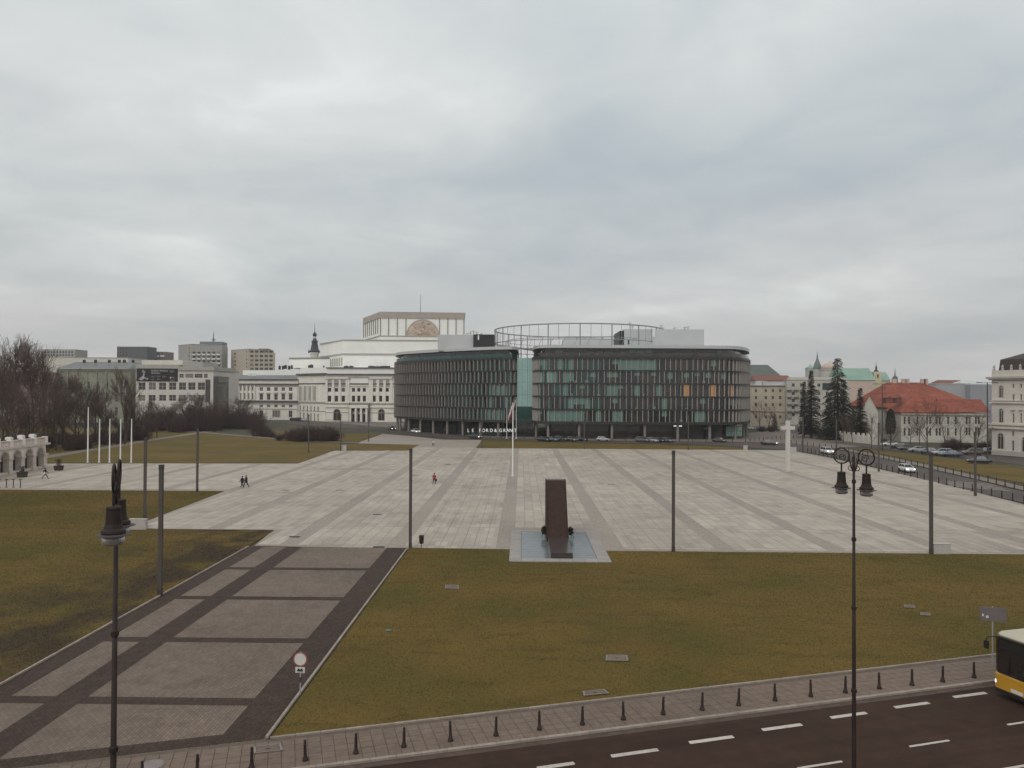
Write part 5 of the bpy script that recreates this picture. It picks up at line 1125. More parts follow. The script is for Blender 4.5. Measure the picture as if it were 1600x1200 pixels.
for i in range(-4, 5):
    uc = fk.L - bay * (.62 + (3 - i)) - bay / 2; hw = bay / 2 - rad
    if i == 4: uc = fk.L - bay * .62 + bay / 2; 
    mb = MB(); fbox(mb, fk, uc - hw * .92, min(uc + hw * .92, fk.L + .3), -.05, zs_, -2.6, 0); part(mb, 'pier', K['arc'], arc)
    mb = MB(); fbox(mb, fk, uc - hw * 1.1, min(uc + hw * 1.1, fk.L + .45), zs_ - .25, zs_ + .0, -2.65, .15); part(mb, 'impost', K['arc'], arc)
    mb = MB(); fbox(mb, fk, uc - hw * 1.1, min(uc + hw * 1.1, fk.L + .45), -.05, .5, -2.7, .18); part(mb, 'plinth', K['arc'], arc)
    if i < 4:
        ua = uc + bay / 2; mb = MB(); pts = [(ua + rad * s * math.cos(math.pi * k / 14), zs_ + rad * s * math.sin(math.pi * k / 14)) for s in (1.0, 1.2) for k in range(15)]
        mb.add([fk.pt(u, z, .1) for u, z in pts], [(k, 15 + k, 16 + k, k + 1) for k in range(14)]); part(mb, 'archivolt', K['arc'], arc)
        mb = MB(); fbox(mb, fk, ua - rad * .72, ua + rad * .72, .35, zs_ - .1, -.98, -.8); part(mb, 'tomb_plaque', K['plq'], arc)
        mb = MB(); fbox(mb, fk, ua - rad * .98, ua + rad * .98, -.05, .35, -.79, -.1); part(mb, 'floor_step', K['arc'], arc)
        mb = MB(); fbox(mb, fk, ua - rad * 1.2, ua + rad * 1.2, -.05, zs_ + rad, -1.5, -1.0); part(mb, 'rear_wall', K['arch_shade'], arc)  # its dark brown colour stands in for the shade inside the arches
mb = MB(); u00 = fk.L - bay * 8.1; fbox(mb, fk, u00, fk.L + .5, zc1, zc1 + .35, -2.9, .4); part(mb, 'cornice', K['arc'], arc)
mb = MB(); fbox(mb, fk, u00, fk.L + .2, zc1 + .35, zc1 + .6, -2.4, .0); fbox(mb, fk, u00, fk.L + .2, zc1 + 1.25, zc1 + 1.42, -.35, .05)
for k in range(60): u = u00 + .3 + k * (fk.L - u00) / 60; fbox(mb, fk, u, u + .16, zc1 + .6, zc1 + 1.25, -.25, -.05)
part(mb, 'balustrade', K['arc'], arc)
for i in range(-4, 5):
    u = fk.L - .4 - (4 - i) * bay; mb = MB(); fbox(mb, fk, u - .45, u + .45, zc1 + .35, zc1 + 1.5, -.6, .12); part(mb, 'pedestal', K['arcw'], arc)
    rs_ = random.Random(i + 30); mb = MB(); h_ = rs_.uniform(.35, .65); fbox(mb, fk, u - .55 - bay * .3, u + .35 - bay * .3, zc1 + 1.42, zc1 + 1.42 + h_, -2.2, -1.3); fbox(mb, fk, u - .35 - bay * .3, u + .1 - bay * .3, zc1 + 1.42 + h_, zc1 + 1.5 + h_, -2.1, -1.4); part(mb, 'broken_block', K['white'], arc)
# ================================================================== VEGETATION
def branch_tree(seed, H, levels=4, spread=.55, trunk=.28, first=.3, twig_r=.022, kids=(8, 5, 5, 4), up=.25):
    rs = random.Random(seed); T, C = MB(), MB()
    def grow(p, d, L, r0, lv):
        n = 4 if lv == 0 else (3 if lv < 3 else 2); pts = [p]; rad = [r0]; q = p.copy(); dd = d.copy()
        for i in range(n):
            dd = (dd + Vector((rs.uniform(-1, 1), rs.uniform(-1, 1), rs.uniform(-.4, .8) * (up if lv else .1))) * (.10 if lv == 0 else .24)).normalized()
            q = q + dd * (L / n); pts.append(q.copy()); rad.append(max(r0 * (1 - .72 * (i + 1) / n), twig_r * .5))
        (T if lv < 2 else C).tube(pts, rad, 6 if lv == 0 else (4 if lv == 1 else 3), cap=False)
        if lv >= levels: return
        k = kids[lv]; k = k + rs.choice((-1, 0, 1)) if k > 3 else k
        for j in range(k):
            t = (first + (1 - first) * (j + rs.random()) / k) if lv == 0 else (.25 + .75 * (j + rs.random()) / k)
            f_ = min(t * n, n - 1e-4); i = int(f_); b = pts[i].lerp(pts[i + 1], f_ - i); ax = (pts[i + 1] - pts[i]).normalized()
            o_ = ax.orthogonal().normalized(); o_.rotate(Matrix.Rotation(rs.uniform(0, 6.283), 3, ax))
            s_ = spread * rs.uniform(.7, 1.25); nd = (ax * math.cos(s_) + o_ * math.sin(s_)).normalized()
            if lv: nd = (nd + Vector((0, 0, up))).normalized()
            ln = L * (rs.uniform(.42, .62) if lv == 0 else rs.uniform(.40, .66)) * (1.15 - .5 * t if lv == 0 else 1)
            grow(b, nd, ln, max(rad[i] * (.55 if lv == 0 else .6), twig_r), lv + 1)
    grow(Vector((0, 0, -.05)), Vector((0, 0, 1)), H * .78, trunk, 0)
    return T, C
BARE = []
hold = []
def bare_proto(seed, **k):
    T, C = branch_tree(seed, **k); a = bpy.data.meshes.new('trunk'); a.from_pydata(T.v, [], T.f); a.materials.append(K['bark']); b = bpy.data.meshes.new('crown'); b.from_pydata(C.v, [], C.f); b.materials.append(K['twig']); return a, b
BARE = [bare_proto(s, H=18, kids=(11, 6, 6, 4), spread=.6, trunk=.32, first=.22, twig_r=.028) for s in (11, 12, 13)] + [bare_proto(14, H=18, kids=(12, 6, 6, 4), spread=.42, trunk=.3, first=.16, twig_r=.028, up=.5), bare_proto(15, H=18, kids=(9, 6, 5, 4), spread=.8, trunk=.4, first=.3, twig_r=.028, up=.1)]
THIN = [bare_proto(s, H=18, kids=(9, 5, 4, 3), spread=.6, trunk=.26, first=.25, twig_r=.022) for s in (21, 22)]
def plant_tree(name, protos, i, p, h, rz, label, group, w=1.0, cat='tree'):
    o = empty(name, (p.x, p.y, 0), rz); s_ = h / 18.0; o.scale = (s_ * w, s_ * w, s_)
    a, b = protos[i % len(protos)]; obj('trunk', a, o); obj('crown', b, o); tag(o, label, cat, group); return o
def dpath(x): return float(np.interp(x, (60, 110, 170, 240, 300, 360), (161, 175, 194, 225, 255, 285)))
# the park at the left: (px, D, height, proto, label)
rt = random.Random(9)
PT = [(-6, 190, 25, 0, 'tall bare tree cut by the left edge of the picture'), (14, 205, 24, 3, 'tall bare tree just right of the left picture edge'), (33, 196, 23.5, 1, 'tall bare tree with upswept crown left of the slab block'),
      (52, 208, 24.5, 2, 'tallest bare tree in front of the gridded slab block'), (68, 214, 22, 3, 'upright bare tree at the right flank of the tall left clump'), (84, 200, 17, 4, 'spreading bare tree behind the right end of the arcade'),
      (100, 190, 16.5, 0, 'bare tree with a thick dark trunk above the lone planter'), (22, 165, 15, 4, 'low spreading bare tree behind the arcade roof'), (48, 172, 14, 1, 'rounded bare tree behind the arcade right half'),
      (118, 215, 15.5, 2, 'bare tree in front of the palace left windows'), (134, 222, 14, 0, 'bare tree above the tallest white flagpole'), (150, 215, 14, 3, 'narrow bare tree in front of the palace middle'),
      (168, 230, 13.5, 1, 'bare tree above the middle white flagpole'), (196, 205, 17.5, 3, 'slender pale-stemmed bare tree between palace and banner building'), (212, 225, 11.5, 4, 'low bare tree below the left end of the banner'),
      (228, 232, 10.5, 2, 'small bare tree in front of the modern building lower windows'), (76, 180, 12, 2, 'small bare tree next to the arcade end'), (246, 240, 10, 0, 'small bare tree below the banner centre'), (5, 178, 18, 2, 'bare tree behind the arcade at the very left')]
for x, D, h, i, lab in PT: plant_tree('bare_tree', BARE, i, at(x, 616, D), h, rt.uniform(0, 6.28), lab, 'bare trees in the park', rt.uniform(.85, 1.05))
for k in range(14):   # understorey saplings filling the grove
    x = -15 + k * 17 + rt.uniform(-6, 6); D = dpath(x) + rt.uniform(8, 45); plant_tree('bare_sapling', BARE, rt.randrange(5), at(x, 616, D), rt.uniform(6.5, 10), rt.uniform(0, 6.28), 'low bare sapling in the brown undergrowth of the left park', 'saplings in the left park', 1.3)
# twiggy shrubs
def shrub_proto(seed, n=110):
    rs = random.Random(seed); C = MB(); T = MB()
    for i in range(n):
        a = rs.uniform(0, 6.28); l_ = rs.uniform(.55, 1.0); el = rs.uniform(.35, 1.5); d = Vector((math.cos(a) * math.cos(el), math.sin(a) * math.cos(el), math.sin(el))); p = Vector((rs.uniform(-.35, .35), rs.uniform(-.35, .35), 0)); pts = [p]
        for k in range(3): d = (d + Vector((rs.uniform(-.3, .3), rs.uniform(-.3, .3), rs.uniform(-.1, .25)))).normalized(); pts.append(pts[-1] + d * l_ / 3)
        (T if i % 5 == 0 else C).tube(pts, [.012, .009, .007, .004], 3, False)
        for k in range(5):
            f_ = rs.uniform(.8, 2.95); j = int(f_); b = pts[j].lerp(pts[j + 1], f_ - j); d2 = (d + Vector((rs.uniform(-1, 1), rs.uniform(-1, 1), rs.uniform(-.4, .8)))).normalized(); e_ = b + d2 * rs.uniform(.15, .38); C.tube([b, e_], [.007, .004], 3, False)
            d3 = (d2 + Vector((rs.uniform(-1, 1), rs.uniform(-1, 1), rs.uniform(-.6, .6)))).normalized(); C.tube([b.lerp(e_, .5), b.lerp(e_, .5) + d3 * .2], [.006, .003], 3, False)
    a = bpy.data.meshes.new('stem'); a.from_pydata(T.v, [], T.f); a.materials.append(K['bark']); b = bpy.data.meshes.new('crown'); b.from_pydata(C.v, [], C.f); b.materials.append(K['bushtwig']); return a, b
SHR = [shrub_proto(s) for s in (1, 2, 3)]
def shrub(p, w, h, i, label, group, name='bare_shrub'):
    o = empty(name, (p.x, p.y, 0), rt.uniform(0, 6.28)); o.scale = (w, w, h); a, b = SHR[i % 3]; obj('stem', a, o); obj('crown', b, o); tag(o, label, 'shrub', group); return o
for k in range(34):   # long brown thicket in front of the modern building and opera wing
    t = k / 33; x = 205 + 200 * t + rt.uniform(-5, 5); D = max(268, dpath(x) + 8) + rt.uniform(0, 25); h = (4.2 + 4.2 * math.sin(min(1, t * 1.25) * 2.6)) * rt.uniform(.65, 1.2)
    shrub(at(x, 616, D), h * .75, h, k, 'brown leafless shrub in the long thicket before the modern building', 'shrubs of the long brown thicket')
for k in range(9):   # small crab trees standing in the thicket
    x = 258 + k * 16 + rt.uniform(-4, 4); plant_tree('crab_tree', BARE, k, at(x, 616, max(272, dpath(x) + 12) + rt.uniform(0, 18)), rt.uniform(8.5, 12), rt.uniform(0, 6.28), 'small bare tree rising from the long brown thicket', 'small trees of the long thicket', 1.5)
for k, (x, D, h) in enumerate(((404, 250, 5), (414, 246, 3.4), (436, 225, 2.0), (453, 228, 3.0), (460, 224, 3.6), (468, 222, 3.8), (476, 226, 4.2), (486, 223, 4.4), (494, 225, 4.2), (503, 222, 4.0), (512, 224, 4.4), (520, 226, 4.0), (426, 240, 2.2), (445, 232, 1.8))):
    shrub(at(x, 616, D), h * .95, h, k, 'dark leafless shrub in the clump before the opera house', 'shrubs of the clump before the opera')
for k in range(40):
    x = -20 + k * 6.3 + rt.uniform(-3, 3); D = dpath(x) + rt.uniform(5, 40); h = rt.uniform(1.6, 4.2); shrub(at(x, 616, D), h * 1.0, h, k, 'brown leafless undergrowth shrub among the left park trees', 'undergrowth of the left park')
# spruces
def spruce_proto(seed, droop=.35, dens=1.0, slim=.2):
    rs = random.Random(seed); T = MB(); C = MB(); H = 10.0; T.tube([(0, 0, -.05), (0, 0, H * .97)], [.2, .02], 6)
    z = .7
    while z < H * .985:
        t = z / H; L = H * slim * (1 - t) ** .8 * rs.uniform(.75, 1.2) + .12; nb = max(5, int(9 * (1 - t * .4)))
        for k in range(nb):
            a = rs.uniform(0, 6.28); l_ = L * rs.uniform(.65, 1.15); d = Vector((math.cos(a), math.sin(a), 0)); side = Vector((-d.y, d.x, 0)); p0 = Vector((0, 0, z)); m = max(4, int(l_ / .13))
            for j in range(m):
                s_ = (j + .6) / m; c = p0 + d * l_ * s_ + Vector((0, 0, -droop * l_ * s_ * s_ + .12 * l_ * s_)); w = .27 * (1.2 - s_ * .6)
                for sg in (-1, 1):
                    tip = c + side * sg * w * rs.uniform(.6, 1.3) + d * w * .7 + Vector((0, 0, rs.uniform(-.16, .03))); C.add([c - d * .10, c + d * .10, tip], [(0, 1, 2)])
                C.add([c + Vector((0, 0, .03)) - side * .05, c - side * -.05, c + d * .16 + Vector((0, 0, -.13 * rs.random()))], [(0, 1, 2)])
        z += .125 * rs.uniform(.8, 1.2) / dens
    a = bpy.data.meshes.new('trunk'); a.from_pydata(T.v, [], T.f); a.materials.append(K['bark']); b = bpy.data.meshes.new('crown'); b.from_pydata(C.v, [], C.f); b.materials.append(K['spruce']); return a, b
SP1, SP2, SP3 = spruce_proto(5, .3, 1.0, .15), spruce_proto(6, .45, .8, .26), spruce_proto(7, .3, 1.0, .16)
def conifer(x, D, ytop, proto, w, label):
    p = at(x, 616, D); h = at(x, ytop, D).z; o = empty('spruce_tree', (p.x, p.y, 0), x); s_ = h / 10; o.scale = (s_ * w, s_ * w, s_); obj('trunk', proto[0], o); obj('crown', proto[1], o); tag(o, label, 'tree', 'conifers by the hoarding'); return o
conifer(1256.5, 262, 595, SP1, .85, 'narrow dark spruce, leftmost of the conifers by the hoarding'); conifer(1267.5, 258, 577, SP3, .92, 'slim tall spruce second from the left of the conifers')
conifer(1309, 250, 556, SP2, 1.0, 'tallest broad spruce with drooping branches by the hoarding'); conifer(1296, 246, 617, SP2, 1.05, 'low dense spruce at the left foot of the tallest one'); conifer(1318, 252, 590, SP2, .85, 'middle spruce just right of the tallest one'); conifer(1344, 240, 605, SP1, 1.15, 'dark spruce in front of the gable of the red palace')
conifer(1210.5, 305, 645, SP2, 1.0, 'small dark spruce before the cream apartment house'); conifer(1334, 246, 632, SP2, .9, 'short spruce between the tallest spruce and the palace gable')
# clipped thuja
p = at(1391.5, 616, 215); th = empty('thuja', (p.x, p.y, 0)); tag(th, 'dense column-shaped thuja in front of the red palace', 'tree', None); rs_ = random.Random(4)
mb = MB(); mb.tube([(0, 0, -.05), (0, 0, 5)], [.14, .1], 6); mb.build('trunk', K['bark'], th); mb = MB(); zt_, zb_ = at(1391.5, 639, 215).z, at(1391.5, 678, 215).z
for i in range(5200):
    t = rs_.random(); a = rs_.uniform(0, 6.28); r_ = 1.36 * (math.sin(math.pi * min(1, .10 + t * .92) ** .8) ** .45) * rs_.uniform(.82, 1.04); c = Vector((r_ * math.cos(a), r_ * math.sin(a), zb_ + (zt_ - zb_) * t)); n = Vector((math.cos(a), math.sin(a), 0)); s_ = Vector((-n.y, n.x, 0))
    mb.add([c - s_ * .08, c + s_ * .08, c + n * .07 + Vector((rs_.uniform(-.05, .05), 0, .2))], [(0, 1, 2)])
mb.build('crown', K['thuja'], th)
# street trees on the right
ST = [(1188, 300, 11, 'bare tree before the cream apartment house'), (1361.5, 205, 8.5, 'bare street tree before the palace gable'), (1391.5, 203, 7, 'bare street tree in front of the thuja'), (1422, 208, 7.5, 'bare street tree left of the tall dark-trunked one'), (1450, 185, 12.5, 'tallest bare street tree before the red palace'), (1477, 205, 9.5, 'bare street tree before the palace doorway'), (1500, 210, 9, 'bare street tree left of the right lamp column'),
      (1524, 190, 10, 'bare street tree beside the parked dark saloon'), (1437, 212, 8, 'thin bare street tree behind the parked cars'), (1332, 232, 8, 'bare tree rising behind the garden wall'), (1318, 236, 8, 'bare tree at the left end of the garden wall'), (1200, 310, 9, 'spreading bare tree at the office block corner'), (1232, 300, 7, 'small bare tree behind the white kiosk')]
for k, (x, D, h, lab) in enumerate(ST): plant_tree('street_tree', THIN, k, at(x, 616, D), h, k * 1.7, lab, 'bare street trees on the right', 1.05)
for k, (x, D, h) in enumerate(((1488, 205, 3.2), (1496, 206, 2.5), (1480, 204, 2.4), (1540, 196, 3), (1533, 197, 2.2), (1512, 205, 2), (1205, 300, 2.6), (1190, 300, 2.2))):
    shrub(at(x, 616, D), h, h, k, 'dark bushy shrub at the foot of the buildings on the right', 'shrubs on the right')
# ================================================================== STREET FURNITURE
ORD = ['first', 'second', 'third', 'fourth', 'fifth', 'sixth', 'seventh', 'eighth', 'ninth', 'tenth', 'eleventh', 'twelfth', 'thirteenth', 'fourteenth', 'fifteenth', 'sixteenth', 'seventeenth', 'eighteenth', 'nineteenth', 'twentieth', 'twenty-first', 'twenty-second', 'twenty-third', 'twenty-fourth']
# --- the memorial: polished stairs on a low plinth in a glazed basin
K['gran'] = mat('black_polished_granite', (.052, .033, .026), .85, .2, 2.5, spec=.06); K['plint'] = mat('polished_plinth_granite', (.060, .046, .043), .22, .15, 2, spec=.5)
K['basin'] = mat('sky_toned_glass_deck', (.17, .185, .19), .18, .1, .6, spec=.6); K['bord'] = mat('basin_border_granite', (.31, .275, .25), .7, .1, 2, rnd=.06)  # deck's blue-grey base colour paints in part of the sky's reflection
bs = struct(empty('basin', (0, 64.4, 0)))
def loc_box(parent, name, m, x0, x1, y0, y1, z0, z1):
    mb = MB(); l = parent.location; mb.box(x0 - l.x, x1 - l.x, y0 - l.y, y1 - l.y, z0 - l.z, z1 - l.z); return mb.build(name, m, parent)
bx0, bx1, by0, by1 = .05, 6.5, 65.55, 78.3; ox0, ox1, oy0, oy1 = -.98, 7.6, 64.4, 79.0
loc_box(bs, 'bed', K['joint'], ox0 + .05, ox1 - .05, oy0 + .05, oy1 - .05, -.1, .0)
for k in range(8): w = (ox1 - ox0) / 8; loc_box(bs, 'border_slab', K['bord'], ox0 + k * w + .01, ox0 + (k + 1) * w - .01, oy0, by0 - .03, .0, .075)
for k in range(10):
    w = (by1 - by0) / 10
    for a, b in ((ox0, bx0 - .03), (bx1 + .03, ox1)): loc_box(bs, 'border_slab', K['bord'], a, b, by0 + k * w + .01, by0 + (k + 1) * w - .01, .0, .075)
for k in range(8): w = (ox1 - ox0) / 8; loc_box(bs, 'border_slab', K['bord'], ox0 + k * w + .01, ox0 + (k + 1) * w - .01, by1 + .03, oy1, .0, .07)
for k in range(17): w = (by1 - by0) / 17; loc_box(bs, 'glass_deck_panel', K['basin'], bx0, bx1, by0 + k * w + .03, by0 + (k + 1) * w - .03, .0, .05)
mon = empty('memorial', (3.49, 73, 0)); tag(mon, 'tall dark granite block memorial standing in the glazed basin', 'memorial')
MX0, MX1 = 2.55, 4.43
loc_box(mon, 'plinth', K['plint'], MX0, MX1, 65.75, 73.0, .05, .5)
mb = MB(); mb.add([(x - 3.49, y - 73, z) for x in (MX0, MX1) for y, z in ((73, .05), (78.9, .05), (78.9, 5.3), (77.7, 5.3), (73, .5))], [(4, 3, 2, 1, 0), (5, 6, 7, 8, 9), (0, 5, 9, 4), (4, 9, 8, 3), (3, 8, 7, 2), (2, 7, 6, 1)]); mb.build('granite_block', K['gran'], mon)
loc_box(mon, 'top_slab', K['plint'], MX0 - .01, MX1 + .01, 77.75, 78.95, 5.3, 5.36)
for x in (MX0 - .04, MX1 + .04): 
    mb = MB(); mb.add([(x - 3.49 + s, y - 73, z) for s in (-.035, .035) for y, z in ((72.9, .05), (78.92, .05), (78.92, 5.38), (77.7, 5.38), (72.9, .58))], [(0, 1, 2, 3, 4), (9, 8, 7, 6, 5), (0, 4, 9, 5), (4, 3, 8, 9), (3, 2, 7, 8), (2, 1, 6, 7), (1, 0, 5, 6)]); mb.build('side_cheek', K['gran'], mon)
def wreath(p, label, seed, cols):
    rs = random.Random(seed); o = empty('wreath', (p.x, p.y, .05), rs.uniform(-.4, .4)); tag(o, label, 'wreath', 'wreaths at the memorial'); mb = MB(); T = Matrix.Translation((0, 0, .72)) @ Matrix.Rotation(R(78), 4, 'X')
    for i in range(330):
        a = rs.uniform(0, 6.28); b = rs.uniform(0, 6.28); r_ = .30 * rs.random() ** .5; c = Vector((r_ * math.cos(a) * .8, r_ * math.sin(a) * 1.25, .15 * math.sin(b))); d = Vector((rs.uniform(-1, 1), rs.uniform(-1, 1), rs.uniform(-.3, 1))).normalized() * .17; s_ = d.orthogonal().normalized() * .05
        mb.mi = 0 if rs.random() < .85 else 1; mb.add([T @ (c - s_), T @ (c + s_), T @ (c + d)], [(0, 1, 2)])
    mb.build('foliage', cols, o); mb = MB(); mb.tube([(-.25, .25, 0), (0, .05, 1.0)], .025, 4); mb.tube([(.25, .25, 0), (0, .05, 1.0)], .025, 4); mb.tube([(0, .6, 0), (0, .05, 1.0)], .025, 4); mb.build('stand', K['iron'], o)
K['wgreen'] = mat('wreath_fir', (.035, .036, .022), .9, .3, 5); K['wwhite'] = mat('wreath_ribbon_white', (.6, .58, .55), .8, .1, 5); K['wred'] = mat('wreath_flower', (.16, .06, .045), .8, .3, 5)
p = G(850, 841); wreath(p, 'dark oval wreath leaning left of the dark memorial block', 3, [K['wgreen'], K['wred']]); p = G(891.5, 842); wreath(p, 'wreath with a white ribbon right of the dark memorial block', 4, [K['wgreen'], K['wwhite']])
# --- slender square columns
K['colm'] = mat('weathered_column_steel', (.085, .071, .063), .6, .15, 1.2)
def column(x, yb, label, h=9.0, w=.30):
    p = G(x, yb); o = empty('light_column', (p.x, p.y, 0)); tag(o, label, 'lamp post', 'slender square light columns')
    mb = MB(); mb.box(-w / 2, w / 2, -w / 2, w / 2, -.03, h); mb.build('shaft', K['colm'], o)
    mb = MB(); mb.box(-w / 2 - .012, w / 2 + .012, -w / 2 - .012, w / 2 + .012, h - .32, h + .02); mb.build('light_head', K['pole'], o)
    mb = MB(); mb.box(-w / 2 - .012, w / 2 + .012, -w / 2 - .012, w / 2 + .012, -.03, .5); mb.build('base_door', K['pole'], o); return o
for x, y, lab in ((641, 856.5, 'dark square light column at the promenade corner beside the litter bin'), (1052, 861.5, 'dark square light column on the lawn edge right of the memorial'), (1455, 866, 'dark square light column beside the white cabinet at the right'),
                  (250, 931, 'dark square light column on the left lawn near the promenade kerb'), (226, 812, 'dark square light column behind the left street lantern'), (308, 769, 'dark square light column on the left lawn near the couple'),
                  (482, 707, 'light column on the park lawn before the dark shrub clump'), (532, 704.5, 'light column beside the white box before the opera'), (576, 690, 'light column at the far path corner before the opera porch'), (753, 700.5, 'light column at the left end of the far grass strip'),
                  (913, 701.5, 'light column before the middle of the office block'), (1075.5, 703, 'light column before the right half of the office block'), (1254.5, 707, 'bluish light column right of the white cross'), (1307, 717, 'light column behind the right lantern scrolls'), (1373, 737, 'light column on the square edge left of the white car'), (1524, 775, 'light column by the zebra crossing')): column(x, y, lab, w=.25)
# --- flagpoles
def flagpole(x, yb, yt, label, r_=.09, grp=None):
    p = G(x, yb); D = p.y; h = at(x, yt, D).z; o = empty('flagpole', (p.x, p.y, 0)); tag(o, label, 'flagpole', grp); mb = MB(); mb.tube([(0, 0, 0), (0, 0, h)], [r_, r_ * .55], 8); mb.build('pole', K['wpole'], o)
    mb = MB(); mb.lathe([(.04, h), (.11, h + .06), (.11, h + .13), (.02, h + .2)], 8); mb.build('finial', K['wpole'], o); mb = MB(); mb.lathe([(.22, 0), (.22, .12), (.12, .16)], 8); mb.build('base', K['wpole'], o); return o, h
fpole, fh_ = flagpole(801, 744, 631, 'tall white flagpole in the middle of the square', .13)
for x, yt, lab in ((137, 638, 'tallest white flagpole, leftmost of the five by the park'), (155, 656, 'second white flagpole from the left by the park'), (171, 656, 'middle white flagpole of the five by the park'), (188, 656, 'fourth white flagpole from the left by the park'), (205, 656, 'rightmost white flagpole of the five by the park')): flagpole(x, 723, yt, lab, .15, 'five white flagpoles by the park')
for x, lab in ((791.8, 'thin grey flagpole before the office bay, left one'), (806.5, 'thin grey flagpole before the office bay, right one')): flagpole(x, 685.5, 622, lab, .10, 'flagpoles before the office bay')
def flag(x, y, D, w, h, label):
    p = at(x, y, D); o = empty('flag', p); tag(o, label, 'flag'); rs = random.Random(int(x))
    K['flw'] = K.get('flw') or mat('flag_white', (.62, .60, .60), .8, .05, 3); K['flr'] = K.get('flr') or mat('flag_red', (.26, .045, .055), .8, .1, 3)
    n, m = 14, 10; half = {}
    for nm, a, b, m_ in (('white_half', 0, 5, K['flw']), ('red_half', 5, 10, K['flr'])):
        mb = MB(); V = []
        for j in range(a, b + 1):
            for i in range(n + 1):
                s, t = i / n, j / m
                V.append((-w * s * .26 - .06 * math.sin(s * 9 + t * 2) * s, .16 * math.sin(s * 11 + t * 1.5) * (.2 + s), -h * t * (.8) - s * w * .80 + .15 * math.sin(s * 5) * s))
        F_ = [(q * (n + 1) + i, q * (n + 1) + i + 1, (q + 1) * (n + 1) + i + 1, (q + 1) * (n + 1) + i) for q in range(b - a) for i in range(n)]
        mb.add(V, F_); oo = mb.build(nm, m_, o, smooth=True); sm = oo.modifiers.new('thick', 'SOLIDIFY'); sm.thickness = .01
flag(800.3, 632, fpole.location.y, 2.6, 1.7, 'white and red flag hanging limp from the tall flagpole'); flag(805.8, 624, 222, 2.6, 1.4, 'white and red flag on the right pole before the office bay')
# --- white memorial cross
p = G(1231, 737); cr = empty('cross', (p.x, p.y, 0), R(8)); tag(cr, 'tall white stone cross on the right side of the square', 'cross'); K['crs'] = mat('white_granite', (.56, .53, .49), .75, .06, 1)
mb = MB(); mb.box(-.31, .31, -.31, .31, .1, 9.4); mb.build('shaft', K['crs'], cr); mb = MB(); mb.box(-1.25, -.315, -.295, .295, 7.75, 8.4); mb.build('arm', K['crs'], cr); mb = MB(); mb.box(.315, 1.25, -.295, .295, 7.75, 8.4); mb.build('arm', K['crs'], cr)
mb = MB(); mb.box(-.9, .9, -.9, .9, .0, .1); mb.build('base', K['trim'], cr)
# --- utility cabinets
K['cab'] = mat('cabinet_grey', (.44, .41, .38), .6, .06, 2)
def cabinet(x0, x1, yt, yb, label):
    a, b = G(x0, yb), G(x1, yb); D = a.y; h = at(x0, yt, D).z; w = (b - a).length; o = empty('cabinet', ((a.x + b.x) / 2, D, 0)); tag(o, label, 'cabinet', 'utility cabinets')
    mb = MB(); mb.box(-w / 2, w / 2, 0, .45, -.03, h - .05); mb.build('housing', K['cab'], o); mb = MB(); mb.box(-w / 2 - .04, w / 2 + .04, -.04, .5, h - .05, h); mb.build('lid', K['cab'], o)
    for s_ in (-1, 1): mb = MB(); xa, xb = sorted((s_ * .03, s_ * (w / 2 - .05))); mb.box(xa, xb, -.02, 0, .12, h - .12); mb.build('door', K['cab'], o)
cabinet(201, 228, 811, 828, 'wide pale cabinet at the square corner behind the left lantern'); cabinet(1459, 1485, 849.5, 866.5, 'pale cabinet beside the right-hand light column'); cabinet(531.5, 541, 695.5, 704.3, 'white box on the far grass strip at the left'); cabinet(1162, 1168, 696, 703, 'white box at the right tip of the far grass strip'); cabinet(1235, 1244, 698.5, 707, 'pale cabinet just right of the white cross')
# --- litter bin
p = G(658.5, 856); o = empty('litter_bin', (p.x, p.y, 0)); tag(o, 'small dark litter bin on a post at the lawn corner', 'bin'); mb = MB(); mb.tube([(0, 0, 0), (0, 0, .5)], .03, 6); mb.build('post', K['iron'], o); mb = MB(); mb.lathe([(.15, .38), (.2, .45), (.22, .95), (.24, .96), (.24, 1.0), (.1, 1.0)], 12); mb.build('basket', K['iron'], o); mb = MB(); mb.lathe([(.25, 1.06), (.2, 1.14), (.02, 1.16)], 12); mb.build('hood', K['iron'], o)
